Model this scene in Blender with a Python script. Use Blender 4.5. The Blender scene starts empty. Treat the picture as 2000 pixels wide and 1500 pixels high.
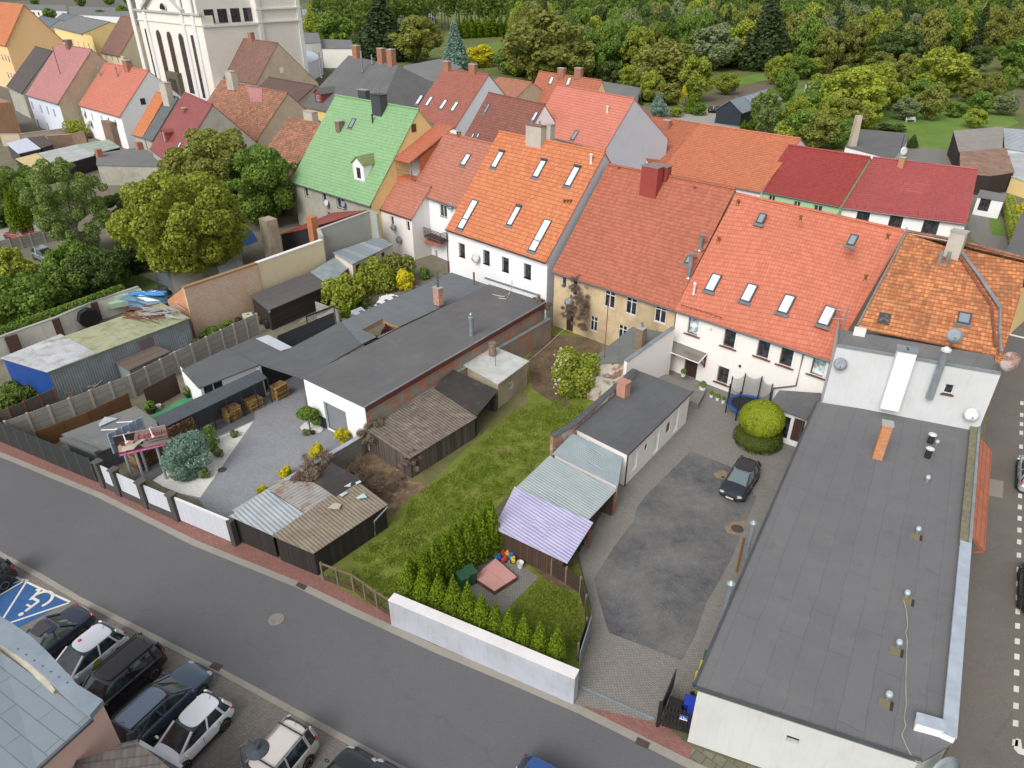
import bpy, math, random
import numpy as np
from mathutils import Vector

# ---------------------------------------------------------------- camera, sky, sun, exposure
C = bpy.context.scene.collection
SC = bpy.context.scene
FPX, PITCH, H = 1387.0, math.radians(30.5), 30.0
cd = bpy.data.cameras.new('camera'); cam = bpy.data.objects.new('camera', cd); C.objects.link(cam)
cd.sensor_width = 36; cd.lens = 36 * FPX / 2000; cd.clip_start = .5; cd.clip_end = 4000
cam.location = (0, 0, H); cam.rotation_euler = (math.pi / 2 - PITCH, 0, 0)
SC.camera = cam
SUN_EL, SUN_AZ = math.radians(43), math.radians(213)   # azimuth clockwise from +Y
w = bpy.data.worlds.new('World'); SC.world = w; w.use_nodes = True
wn = w.node_tree; bg = wn.nodes['Background']
sky = wn.nodes.new('ShaderNodeTexSky'); sky.sky_type = 'NISHITA'; sky.sun_disc = False
sky.sun_elevation = SUN_EL; sky.sun_rotation = SUN_AZ; sky.dust_density = 3; sky.air_density = 1.5
hs = wn.nodes.new('ShaderNodeHueSaturation'); hs.inputs['Saturation'].default_value = .22
hs.inputs['Value'].default_value = 1.25
wn.links.new(sky.outputs[0], hs.inputs['Color']); wn.links.new(hs.outputs[0], bg.inputs['Color'])
bg.inputs['Strength'].default_value = .13
sd = bpy.data.lights.new('sun', 'SUN'); sun = bpy.data.objects.new('sun', sd); C.objects.link(sun)
sd.energy = 1.75; sd.angle = math.radians(30); sd.color = (1, .975, .94)
sun.location = (0, 0, 80)
_d = Vector((math.sin(SUN_AZ) * math.cos(SUN_EL), math.cos(SUN_AZ) * math.cos(SUN_EL), math.sin(SUN_EL)))
sun.rotation_euler = _d.to_track_quat('Z', 'Y').to_euler()
SC.view_settings.view_transform = 'Standard'; SC.view_settings.look = 'None'
SC.view_settings.exposure = .1; SC.view_settings.gamma = 1

# ---------------------------------------------------------------- pixel -> world
cp, sp = math.cos(PITCH), math.sin(PITCH)
def ray(x, y):
    u = (x - 1000) / FPX; v = (y - 750) / FPX
    return Vector((u, cp - v * sp, -sp - v * cp))
def P(x, y, z=0.0):
    r = ray(x, y); return Vector((0, 0, H)) + r * ((H - z) / -r.z)
def Ps(l, z=0.0): return [P(a[0], a[1], a[2] if len(a) > 2 else z) for a in l]
UP = Vector((0, 0, 1))
RU = Vector((math.cos(math.radians(-42.5)), math.sin(math.radians(-42.5)), 0))
RN = Vector((-RU.y, RU.x, 0))
def hitp(x, y, A, n):
    r = ray(x, y); o = Vector((0, 0, H)); return o + r * ((A - o).dot(n) / r.dot(n))
def lerp(a, b, t): return a + (b - a) * t

# ---------------------------------------------------------------- materials
def lin(c): return c / 12.92 if c <= .04045 else ((c + .055) / 1.055) ** 2.4
def col(c, k=1.0):
    if isinstance(c, str): c = [int(c[i:i + 2], 16) for i in (0, 2, 4)]
    return tuple(min(.9, lin(q / 255) * k) for q in c) + (1,)
class NB:
    def __init__(s, name):
        s.m = bpy.data.materials.new(name); s.m.use_nodes = True; s.nt = s.m.node_tree
        s.b = s.nt.nodes['Principled BSDF']; s.tc = None
    def new(s, t, **k):
        n = s.nt.nodes.new(t)
        for a, b in k.items(): setattr(n, a, b)
        return n
    def put(s, sock, v):
        if hasattr(v, 'is_output'): s.nt.links.new(v, sock)
        elif v is not None: sock.default_value = v
    def coord(s, which='UV'):
        if s.tc is None: s.tc = s.new('ShaderNodeTexCoord')
        return s.tc.outputs[which]
    def math(s, op, a, b=None, c=None):
        n = s.new('ShaderNodeMath', operation=op); s.put(n.inputs[0], a)
        if b is not None: s.put(n.inputs[1], b)
        if c is not None: s.put(n.inputs[2], c)
        return n.outputs[0]
    def noise(s, vec, sc, det=3, rough=.6, dist=0.0):
        n = s.new('ShaderNodeTexNoise'); s.put(n.inputs['Vector'], vec); n.inputs['Scale'].default_value = sc
        n.inputs['Detail'].default_value = det; n.inputs['Roughness'].default_value = rough; n.inputs['Distortion'].default_value = dist
        return n.outputs['Fac']
    def ramp(s, f, a, b):
        n = s.new('ShaderNodeMapRange'); s.put(n.inputs[0], f); n.inputs[1].default_value = a; n.inputs[2].default_value = b
        return n.outputs[0]
    def mix(s, f, a, b, mode='MIX'):
        n = s.new('ShaderNodeMix', data_type='RGBA', blend_type=mode); s.put(n.inputs[0], f); s.put(n.inputs[6], a); s.put(n.inputs[7], b)
        return n.outputs[2]
    def sep(s, v):
        n = s.new('ShaderNodeSeparateXYZ'); s.put(n.inputs[0], v); return n.outputs
    def comb(s, x, y, z=0.0):
        n = s.new('ShaderNodeCombineXYZ'); s.put(n.inputs[0], x); s.put(n.inputs[1], y); s.put(n.inputs[2], z); return n.outputs[0]
    def white(s, v):
        n = s.new('ShaderNodeTexWhiteNoise'); s.put(n.inputs[0], v); return n.outputs['Value']
    def scale(s, v, k):
        n = s.new('ShaderNodeVectorMath', operation='MULTIPLY'); s.put(n.inputs[0], v); n.inputs[1].default_value = k; return n.outputs[0]
    def bump(s, h, d, st=.6):
        n = s.new('ShaderNodeBump'); s.put(n.inputs['Height'], h); n.inputs['Distance'].default_value = d; n.inputs['Strength'].default_value = st
        s.put(s.b.inputs['Normal'], n.outputs[0])
    def done(s, c, rough=.8, metal=0.0, spec=None):
        s.put(s.b.inputs['Base Color'], c); s.put(s.b.inputs['Roughness'], rough); s.put(s.b.inputs['Metallic'], metal)
        if spec is not None: s.b.inputs['Specular IOR Level'].default_value = spec
        return s.m
MATS = {}
def cached(f):
    def g(name, *a, **k):
        if name not in MATS: MATS[name] = f(name, *a, **k)
        return MATS[name]
    return g
def worldpos(b): 
    g = b.new('ShaderNodeNewGeometry'); return g.outputs['Position']
@cached
def plain(name, c, c2=None, sc=1.5, rough=.8, metal=0.0, bmp=0.0, amt=1.0, spec=None, det=4):
    b = NB(name); p = worldpos(b)
    c2 = c2 or tuple(int(q * .86) for q in (c if not isinstance(c, str) else [int(c[i:i + 2], 16) for i in (0, 2, 4)]))
    f = b.ramp(b.noise(p, sc, det), .3, .7)
    f = b.math('MULTIPLY', f, amt)
    if bmp: b.bump(b.noise(p, 14, 4), bmp)
    return b.done(b.mix(f, col(c), col(c2)), rough, metal, spec)
@cached
def plaster(name, c, dirt='8c8478', amt=.35, rough=.9, sc=.5, streak=True):
    b = NB(name); p = worldpos(b); uv = b.coord()
    n1 = b.ramp(b.noise(p, sc, 6, .65), .45, .75)
    n2 = b.ramp(b.noise(b.scale(uv, (5, .45, 1)), 1.0, 4), .5, .8)
    f = b.math('MULTIPLY', b.math('ADD', b.math('MULTIPLY', n1, .6), b.math('MULTIPLY', n2, .5 if streak else 0)), amt)
    n3 = b.noise(p, 9, 3)
    cc = b.mix(f, col(c), col(dirt)); cc = b.mix(b.math('MULTIPLY', n3, .08), cc, (.3, .3, .3, 1))
    b.bump(b.noise(p, 30, 3), .01, .4)
    return b.done(cc, rough)
@cached
def peeling(name, c, under, amt=.52, dirt='6e6455'):
    b = NB(name); p = worldpos(b)
    f = b.ramp(b.noise(p, .9, 8, .7, .4), amt, amt + .05)
    base = b.mix(b.ramp(b.noise(p, .35, 5), .35, .7), col(c), col(dirt))
    base = b.mix(b.math('MULTIPLY', b.ramp(b.noise(b.scale(b.coord(), (4, .4, 1)), 1, 4), .45, .8), .35), base, col(dirt))
    br = b.new('ShaderNodeTexBrick'); b.put(br.inputs['Vector'], b.coord()); br.inputs['Scale'].default_value = 1
    br.inputs['Brick Width'].default_value = .27; br.inputs['Row Height'].default_value = .085; br.inputs['Mortar Size'].default_value = .012
    br.inputs['Color1'].default_value = col(under); br.inputs['Color2'].default_value = col(under, .6); br.inputs['Mortar'].default_value = col('a39a8c')
    b.bump(b.noise(p, 6, 5), .03, .5)
    return b.done(b.mix(f, base, br.outputs[0]), .95)
@cached
def tiles(name, c, c2=None, row=.36, cw=.24, line=.45, rnd=.12, old=0.0, moss='4a3a30', rough=.75, wave=.5, lw=.16):
    """roof tiles laid in courses: v runs up the slope, u along the eave (metres)"""
    b = NB(name); s_ = b.sep(b.coord()); p = worldpos(b)
    def soft(h):
        v = [int(h[i:i + 2], 16) for i in (0, 2, 4)]; g_ = .35 * v[0] + .5 * v[1] + .15 * v[2]; return tuple((q * .86 + g_ * .14) * .935 for q in v)
    c = soft(c); c2 = soft(c2) if c2 else None; mc = soft(moss)
    vv = b.math('DIVIDE', s_[1], row); uu = b.math('DIVIDE', s_[0], cw)
    fv = b.math('FRACT', vv); fu = b.math('FRACT', uu)
    ln = b.math('LESS_THAN', fv, lw)
    cell = b.white(b.comb(b.math('FLOOR', uu), b.math('FLOOR', vv)))
    base = b.mix(cell, col(c), col(c2 or c, 1 - rnd * 2.2 if not c2 else 1))
    if not c2: base = b.mix(b.math('MULTIPLY', cell, rnd * 1.5), col(c), col(c, .45))
    else: base = b.mix(b.ramp(cell, .1, .9), col(c), col(c2))
    big = b.ramp(b.noise(p, .25, 4), .3, .75)
    base = b.mix(b.math('MULTIPLY', big, .22), base, col(mc if old else c, 1 if old else .6))
    if old:
        o = b.math('MULTIPLY', b.ramp(b.noise(p, 1.1, 7, .7), .42, .68), old)
        base = b.mix(o, base, col(mc))
        o2 = b.math('MULTIPLY', b.ramp(b.noise(p, 5, 4, .7), .55, .75), old * .6)
        base = b.mix(o2, base, col('b8a68e'))
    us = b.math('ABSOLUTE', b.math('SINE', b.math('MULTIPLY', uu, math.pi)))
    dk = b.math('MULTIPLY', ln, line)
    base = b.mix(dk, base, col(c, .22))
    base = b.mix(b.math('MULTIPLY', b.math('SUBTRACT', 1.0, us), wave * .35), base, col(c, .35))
    h = b.math('ADD', b.math('MULTIPLY', b.math('SUBTRACT', 1.0, fv), 1.0), b.math('MULTIPLY', us, wave))
    if old: h = b.math('ADD', h, b.math('MULTIPLY', cell, .5))
    b.bump(h, .05, .8)
    return b.done(base, rough)
@cached
def corrug(name, c, c2=None, per=.18, along='u', rust=0.0, rustc='7a4a30', rough=.5, metal=.25, patch=0.0, dark=.35, sc=.8):
    b = NB(name); s_ = b.sep(b.coord()); p = worldpos(b)
    x = s_[0] if along == 'u' else s_[1]; y = s_[1] if along == 'u' else s_[0]
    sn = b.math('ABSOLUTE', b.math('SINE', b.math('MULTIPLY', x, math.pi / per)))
    base = b.mix(b.ramp(b.noise(p, sc, 5), .3, .7), col(c), col(c2 or c, 1 if c2 else .8))
    if patch:
        w_ = b.white(b.comb(b.math('FLOOR', b.math('DIVIDE', x, .9)), b.math('FLOOR', b.math('DIVIDE', y, 1.9))))
        base = b.mix(b.math('MULTIPLY', w_, patch), base, col(c, .5))
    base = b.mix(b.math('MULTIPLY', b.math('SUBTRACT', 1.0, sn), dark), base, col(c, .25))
    if rust:
        base = b.mix(b.math('MULTIPLY', b.ramp(b.noise(p, 1.3, 8, .7), .5, .62), rust), base, col(rustc))
    b.bump(sn, .04, .8)
    return b.done(base, rough, metal)
@cached
def planks(name, c, c2, pw=.16, along='u', gap=.12, rough=.85, sc=1.0):
    b = NB(name); s_ = b.sep(b.coord()); p = worldpos(b)
    x = s_[0] if along == 'u' else s_[1]; y = s_[1] if along == 'u' else s_[0]
    q = b.math('DIVIDE', x, pw); f = b.math('FRACT', q)
    wn_ = b.white(b.comb(b.math('FLOOR', q), 3.0))
    gr = b.noise(b.comb(b.math('MULTIPLY', x, 22), b.math('MULTIPLY', y, 1.6)), 1, 4)
    base = b.mix(b.ramp(b.math('ADD', b.math('MULTIPLY', wn_, .6), b.math('MULTIPLY', gr, .5)), .2, .9), col(c), col(c2))
    base = b.mix(b.math('LESS_THAN', f, gap), base, col(c, .2))
    b.bump(b.math('GREATER_THAN', f, gap), .03, .8)
    return b.done(base, rough)
@cached
def brick(name, c, c2, mortar='9a9084', bw=.26, bh=.085, ms=.012, rough=.9, var=.3, dirt=None, damt=.5, off=.5):
    b = NB(name); br = b.new('ShaderNodeTexBrick'); b.put(br.inputs['Vector'], b.coord()); p = worldpos(b)
    br.offset = off
    br.inputs['Scale'].default_value = 1; br.inputs['Brick Width'].default_value = bw; br.inputs['Row Height'].default_value = bh
    br.inputs['Mortar Size'].default_value = ms; br.inputs['Color1'].default_value = col(c); br.inputs['Color2'].default_value = col(c2)
    br.inputs['Mortar'].default_value = col(mortar)
    cc = b.mix(b.math('MULTIPLY', b.ramp(b.noise(p, .7, 6, .65), .35, .7), var), br.outputs[0], col(dirt or c, 1 if dirt else .55))
    cc = b.mix(b.math('MULTIPLY', b.ramp(b.noise(p, 7, 4), .45, .8), damt * .35), cc, col(dirt or c2, .6))
    b.bump(br.outputs['Fac'], -.01, .5)
    return b.done(cc, rough)
@cached
def asphalt(name, c, c2, fine=40, big=.16, rough=.92, spots=.25, warm='8a8070'):
    b = NB(name); p = worldpos(b)
    n = b.ramp(b.noise(p, big, 5, .6), .3, .7); f = b.noise(p, fine, 3, .8); m = b.ramp(b.noise(p, 2.1, 5, .7), .35, .75)
    cc = b.mix(n, col(c), col(c2)); cc = b.mix(b.math('MULTIPLY', m, spots), cc, col(warm))
    cc = b.mix(b.math('MULTIPLY', b.ramp(f, .4, .75), .35), cc, col(c, .45))
    cc = b.mix(b.math('MULTIPLY', b.ramp(b.noise(p, fine * .7, 2), .62, .7), .3), cc, col('a9a79f'))
    vo = b.new('ShaderNodeTexVoronoi', feature='DISTANCE_TO_EDGE'); dv_ = b.new('ShaderNodeVectorMath', operation='ADD'); b.put(dv_.inputs[0], p); b.put(dv_.inputs[1], b.comb(b.noise(p, .8, 4), b.noise(p, .9, 4)))
    b.put(vo.inputs['Vector'], dv_.outputs[0]); vo.inputs['Scale'].default_value = .16
    ck = b.math('MULTIPLY', b.math('LESS_THAN', vo.outputs['Distance'], .006), b.ramp(b.noise(p, .25, 2), .5, .6)); cc = b.mix(b.math('MULTIPLY', ck, .13), cc, col('2e2c2a'))
    cc = b.mix(b.math('MULTIPLY', b.ramp(b.noise(p, .55, 4), .6, .75), .16), cc, col('3a3a3a'))
    b.bump(f, .01, .5)
    return b.done(cc, rough)
@cached
def felt(name, c, c2, sw=1.05, sl=7.0, rot=0.0, seam=.55, moss=.3):
    """bitumen roofing felt in strips with dark seams and lichen"""
    b = NB(name); p = worldpos(b)
    mp = b.new('ShaderNodeMapping'); b.put(mp.inputs[0], b.coord()); mp.inputs['Rotation'].default_value = (0, 0, math.radians(rot))
    wv = b.new('ShaderNodeVectorMath', operation='ADD'); b.put(wv.inputs[0], mp.outputs[0])
    b.put(wv.inputs[1], b.scale(b.comb(b.noise(p, .5, 2), b.noise(p, .6, 2)), (.25, .25, 0)))
    br = b.new('ShaderNodeTexBrick'); b.put(br.inputs['Vector'], wv.outputs[0]); br.offset = .37
    br.inputs['Scale'].default_value = 1; br.inputs['Brick Width'].default_value = sl; br.inputs['Row Height'].default_value = sw
    br.inputs['Mortar Size'].default_value = .018; br.inputs['Mortar Smooth'].default_value = .3
    br.inputs['Color1'].default_value = col(c); br.inputs['Color2'].default_value = col(c, .92); br.inputs['Mortar'].default_value = col(c, 1 - seam)
    cc = b.mix(b.ramp(b.noise(p, .3, 5, .65), .35, .7), br.outputs[0], col(c2))
    cc = b.mix(.55, cc, br.outputs[0])
    cc = b.mix(b.math('MULTIPLY', b.ramp(b.noise(p, 1.2, 7, .7), .55, .75), moss), cc, col('8d8a70'))
    cc = b.mix(b.math('MULTIPLY', b.ramp(b.noise(p, 26, 3), .6, .72), .25), cc, col('a3a29a'))
    cc = b.mix(b.math('MULTIPLY', b.ramp(b.noise(p, .9, 3), .6, .7), .12), cc, col('2e2c2c'))
    b.bump(b.noise(p, 30, 3), .008, .4)
    return b.done(cc, .85)
@cached
def ground(name, c, c2, c3=None, s1=.25, s2=3.0, t3=.55, bmp=.04, fine=14):
    b = NB(name); p = worldpos(b)
    cc = b.mix(b.ramp(b.noise(p, s1, 6, .65), .35, .68), col(c), col(c2))
    cc = b.mix(b.math('MULTIPLY', b.ramp(b.noise(p, s2, 5, .75), .35, .7), .5), cc, col(c, .5))
    if c3: cc = b.mix(b.math('MULTIPLY', b.ramp(b.noise(p, s1 * 1.7, 7, .7, .5), t3, t3 + .14), .85), cc, col(c3))
    cc = b.mix(b.math('MULTIPLY', b.ramp(b.noise(p, fine, 4, .8), .4, .75), .4), cc, col(c2, .45))
    b.bump(b.noise(p, fine, 4, .8), bmp, .8)
    return b.done(cc, .95, 0, .2)
@cached
def leaf(name, c, c2, rnd=.35):
    b = NB(name); g = b.new('ShaderNodeNewGeometry'); oi = b.new('ShaderNodeObjectInfo'); p = b.coord('Object')
    f = b.math('ADD', b.math('MULTIPLY', g.outputs['Random Per Island'], .5), b.math('MULTIPLY', b.ramp(b.noise(p, .7, 3), .3, .7), .5))
    cc = b.mix(f, col(c, 1.45), col(c2, 1.25))
    cc = b.mix(b.math('MULTIPLY', oi.outputs['Random'], rnd), cc, col(c2, .8))
    tr = b.new('ShaderNodeBsdfTranslucent'); b.put(tr.inputs[0], cc); ms = b.new('ShaderNodeMixShader'); ms.inputs[0].default_value = .35
    b.done(cc, .6, 0, .25)
    out = b.nt.nodes['Material Output']; b.nt.links.new(b.b.outputs[0], ms.inputs[1]); b.nt.links.new(tr.outputs[0], ms.inputs[2]); b.nt.links.new(ms.outputs[0], out.inputs[0])
    return b.m
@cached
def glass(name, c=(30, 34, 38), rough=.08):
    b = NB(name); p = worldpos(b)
    cc = b.mix(b.ramp(b.noise(p, 2.2, 3), .4, .65), col(c), col(tuple(min(255, int(q * 1.8 + 10)) for q in c)))  # paler noise patches in the colour stand in for reflections
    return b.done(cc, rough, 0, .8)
@cached
def paint(name, c, rough=.25, metal=0.0, coat=.6):
    b = NB(name); b.done(col(c), rough, metal); b.b.inputs['Coat Weight'].default_value = coat; b.b.inputs['Coat Roughness'].default_value = .06
    return b.m

# ---------------------------------------------------------------- meshes
OFF = {}
class MB:
    def __init__(s): s.v = []; s.f = []
    def poly(s, pts):
        i = len(s.v); s.v += [Vector(p) for p in pts]; s.f.append(tuple(range(i, i + len(pts)))); return s
    def hexa(s, a):           # 8 corners: bottom ring 0-3, top ring 4-7
        i = len(s.v); s.v += [Vector(p) for p in a]
        for f in ((3, 2, 1, 0), (4, 5, 6, 7), (0, 1, 5, 4), (1, 2, 6, 5), (2, 3, 7, 6), (3, 0, 4, 7)): s.f.append(tuple(i + k for k in f))
        return s
    def box(s, c, sx, sy, sz, rz=0.0, z0=None):   # centre c (z = centre, or base if z0)
        c = Vector(c); cz = math.cos(rz); sn = math.sin(rz); a = []
        lo = 0 if z0 is not None else -sz / 2
        if z0 is not None: c.z = z0
        for z in (lo, lo + sz):
            for x, y in ((-1, -1), (1, -1), (1, 1), (-1, 1)):
                X = x * sx / 2; Y = y * sy / 2; a.append(c + Vector((X * cz - Y * sn, X * sn + Y * cz, z)))
        return s.hexa(a)
    def obox(s, o, U, V, W):   # corner o with edge vectors
        o = Vector(o); return s.hexa([o, o + U, o + U + V, o + V, o + W, o + U + W, o + U + V + W, o + V + W])
    def beam(s, a, b, w, h=None, up=UP):
        a = Vector(a); b = Vector(b); h = h or w; d = (b - a).normalized()
        x = d.cross(up); x = x.normalized() if x.length > 1e-4 else Vector((1, 0, 0)); y = x.cross(d)
        return s.obox(a - x * w / 2 - y * h / 2, b - a, x * w, y * h)
    def prism(s, pts, z0, z1):
        n = len(pts); i = len(s.v)
        ar = sum(pts[k][0] * pts[(k + 1) % n][1] - pts[(k + 1) % n][0] * pts[k][1] for k in range(n))
        if ar < 0: pts = list(reversed(pts))
        b = [Vector((p[0], p[1], z0 if not callable(z0) else z0(p))) for p in pts]
        t = [Vector((p[0], p[1], z1 if not callable(z1) else z1(p))) for p in pts]
        s.v += b + t; s.f.append(tuple(i + k for k in reversed(range(n)))); s.f.append(tuple(i + n + k for k in range(n)))
        for k in range(n): s.f.append((i + k, i + (k + 1) % n, i + n + (k + 1) % n, i + n + k))
        return s
    def slab(s, pts, t):   # polygon in 3D, thickness t straight down
        n = len(pts); i = len(s.v); pts = [Vector(p) for p in pts]
        ar = sum(pts[k][0] * pts[(k + 1) % n][1] - pts[(k + 1) % n][0] * pts[k][1] for k in range(n))
        if ar < 0: pts = list(reversed(pts))
        s.v += [p - UP * t for p in pts] + pts; s.f.append(tuple(i + k for k in reversed(range(n)))); s.f.append(tuple(i + n + k for k in range(n)))
        for k in range(n): s.f.append((i + k, i + (k + 1) % n, i + n + (k + 1) % n, i + n + k))
        return s
    def tube(s, pts, r, n=6, cap=True):
        pts = [Vector(p) for p in pts]; R = r if isinstance(r, (list, tuple)) else [r] * len(pts); rings = []
        for k, p in enumerate(pts):
            d = (pts[min(k + 1, len(pts) - 1)] - pts[max(k - 1, 0)]).normalized()
            x = d.cross(UP) if abs(d.z) < .95 else d.cross(Vector((1, 0, 0))); x.normalize(); y = d.cross(x)
            i = len(s.v); rings.append(i)
            for j in range(n):
                a = 2 * math.pi * j / n; s.v.append(p + (x * math.cos(a) + y * math.sin(a)) * R[k])
        for a, b in zip(rings, rings[1:]):
            for j in range(n): s.f.append((a + j, a + (j + 1) % n, b + (j + 1) % n, b + j))
        if cap: s.f.append(tuple(rings[0] + j for j in range(n))); s.f.append(tuple(rings[-1] + j for j in reversed(range(n))))
        return s
    def lathe(s, c, prof, n=12, ax=None):   # prof: (r, h)
        c = Vector(c); ax = ax or UP; x = ax.cross(Vector((1, 0, 0))); x = x.normalized() if x.length > .1 else Vector((0, 1, 0)); y = ax.cross(x); rings = []
        for r, h in prof:
            rings.append(len(s.v))
            for j in range(n):
                a = 2 * math.pi * j / n; s.v.append(c + ax * h + (x * math.cos(a) + y * math.sin(a)) * max(r, .001))
        for a, b in zip(rings, rings[1:]):
            for j in range(n): s.f.append((a + j, a + (j + 1) % n, b + (j + 1) % n, b + j))
        s.f.append(tuple(rings[0] + j for j in reversed(range(n)))); s.f.append(tuple(rings[-1] + j for j in range(n)))
        return s
    def blob(s, c, rx, ry, rz, seed=0, n=10, m=7, k=.2):
        rnd = random.Random(seed); c = Vector(c); i = len(s.v)
        ph = [rnd.uniform(0, 6) for _ in range(4)]
        for a in range(m + 1):
            th = math.pi * a / m
            for b in range(n):
                q = 2 * math.pi * b / n; rr = 1 + k * math.sin(3 * q + ph[0] + th * 2) * math.sin(th * 3 + ph[1]) + rnd.uniform(-k, k) * .3
                s.v.append(c + Vector((rx * rr * math.sin(th) * math.cos(q), ry * rr * math.sin(th) * math.sin(q), rz * rr * math.cos(th))))
        for a in range(m):
            for b in range(n): s.f.append((i + a * n + b, i + (a + 1) * n + b, i + (a + 1) * n + (b + 1) % n, i + a * n + (b + 1) % n))
        return s
    def build(s, name, mat, parent=None, smooth=False, loc=None, bevel=0, udir=None, solid=0):
        if parent is not None: off = OFF[parent.name]
        else:
            if loc is not None: off = Vector(loc)
            else:
                xs = [p.x for p in s.v]; ys = [p.y for p in s.v]
                off = Vector(((min(xs) + max(xs)) / 2, (min(ys) + max(ys)) / 2, min(p.z for p in s.v)))
        me = bpy.data.meshes.new(name); me.from_pydata([p - off for p in s.v], [], s.f)
        uvl = me.uv_layers.new(name='UVMap'); U0 = udir or RU; dat = [0.0] * (2 * len(me.loops)); vs = s.v
        for pl in me.polygons:
            idx = pl.vertices; nrm = pl.normal
            if abs(nrm.z) > .985: t = U0
            else: t = UP.cross(nrm).normalized()
            bt = nrm.cross(t)
            for li, vi in zip(pl.loop_indices, idx):
                q = vs[vi]; dat[2 * li] = q.dot(t); dat[2 * li + 1] = q.dot(bt)
        uvl.data.foreach_set('uv', dat)
        if smooth: me.polygons.foreach_set('use_smooth', [True] * len(me.polygons))
        me.materials.append(mat); me.update()
        o = bpy.data.objects.new(name, me); C.objects.link(o)
        if parent is not None: o.parent = parent
        else: o.location = off
        OFF[o.name] = off
        if bevel:
            bm_ = o.modifiers.new('bevel', 'BEVEL'); bm_.width = bevel; bm_.segments = 2; bm_.limit_method = 'ANGLE'
        return o
def tag(o, label=None, cat=None, group=None, kind=None):
    if label: o['label'] = label
    if cat: o['category'] = cat
    if group: o['group'] = group
    if kind: o['kind'] = kind
    return o
def thing(name, label, cat, loc=(0, 0, 0), group=None):
    o = bpy.data.objects.new(name, None); C.objects.link(o); o.location = loc; o.empty_display_size = .3
    OFF[o.name] = Vector(loc); return tag(o, label, cat, group)
def dup(o, loc=None, rz=None, label=None, scale=None, parent=None):
    c = o.copy(); C.objects.link(c); OFF[c.name] = OFF.get(o.name, Vector())
    if parent is not None: c.parent = parent
    if loc is not None: c.location = loc
    if rz is not None: c.rotation_euler = (0, 0, rz)
    if scale is not None: c.scale = scale if not isinstance(scale, (int, float)) else (scale,) * 3
    if label: c['label'] = label
    for ch in o.children: dup(ch, parent=c)
    return c
ZL = [0]
def projpx(v):
    d = v - Vector((0, 0, H)); z = d.y * cp - d.z * sp; return 1000 + FPX * d.x / z, 750 + FPX * (-d.y * sp - d.z * cp) / z
def sheet(name, pts, mat, level, z=0.0, px=True, udir=None):
    pts = [P(a[0], a[1], z) for a in pts] if px else [Vector((a[0], a[1], z)) for a in pts]
    for p in pts: p.z = z + level * .004
    ar = sum(pts[k].x * pts[(k + 1) % len(pts)].y - pts[(k + 1) % len(pts)].x * pts[k].y for k in range(len(pts)))
    if ar < 0: pts.reverse()
    o = MB().poly(pts).build(name, mat, udir=udir); return tag(o, kind='structure')
def strip(name, line, wl, wr, mat, level, hgt=0.0, udir=None):
    """ribbon along a polyline of pixel points; wl/wr metres to its left/right"""
    pts = [P(a[0], a[1]) for a in line]; L = []; Rr = []
    for k, p in enumerate(pts):
        d = (pts[min(k + 1, len(pts) - 1)] - pts[max(k - 1, 0)]).normalized(); n = Vector((-d.y, d.x, 0))
        L.append(p + n * wl); Rr.append(p - n * wr)
    mb = MB(); z = UP * (level * .004 + hgt)
    for k in range(len(pts) - 1):
        if hgt: mb.hexa([Rr[k], Rr[k + 1], L[k + 1], L[k], Rr[k] + z, Rr[k + 1] + z, L[k + 1] + z, L[k] + z])
        else: mb.poly([Rr[k] + z, Rr[k + 1] + z, L[k + 1] + z, L[k] + z])
    return tag(mb.build(name, mat, udir=udir or (pts[-1] - pts[0]).normalized()), kind='structure')
# ---------------------------------------------------------------- shared materials
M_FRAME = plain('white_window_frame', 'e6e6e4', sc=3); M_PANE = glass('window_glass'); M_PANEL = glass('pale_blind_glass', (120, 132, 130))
M_BROWN = plain('brown_window_frame', '5a3a30', rough=.6); M_DARK = plain('dark_metal', '2c2e31', rough=.5); M_ZINC = plain('zinc', 'a3abb0', '858d92', 1.2, .4, .5)
M_SKYF = plain('skylight_frame', '4a4c4e', rough=.45); M_SKYP = paint('skylight_glass', 'c9d3e0', .06); M_SKYD = paint('skylight_glass_dark', '7f8c92', .08)  # pale skylight panes: whitish cloud reflection put into the glass colour
M_DISH = plain('dish_grey', '8d979e', rough=.5); M_DISHW = plain('dish_white', 'd6d8d8', rough=.5); M_WHITE = plain('white_paint', 'e0e0de', 'd6d6d3', rough=.6)
M_GUT = plain('gutter_grey', '6a6e72', rough=.5, metal=.4); M_GUTB = plain('gutter_brown', '4b2c26', rough=.5)
M_CHR = brick('chimney_brick', 'b06a4c', '8c4f3a', var=.35, bw=.25); M_CHO = brick('chimney_brick_old', '8a6a50', '5b4436', var=.6, damt=.9); M_CHW = plaster('chimney_render', 'b9b2a6', '6f6a62', .6)
M_CONC = plaster('concrete', 'a5a39c', '77736a', .5); M_SILL = plain('sill_brown', '6b453a'); M_COPPER = plain('copper_pipe', '9a6a40', rough=.4, metal=.5)
M_TANK = plain('rusty_brown', '6e4432', '8a5a40', 4)

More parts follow.
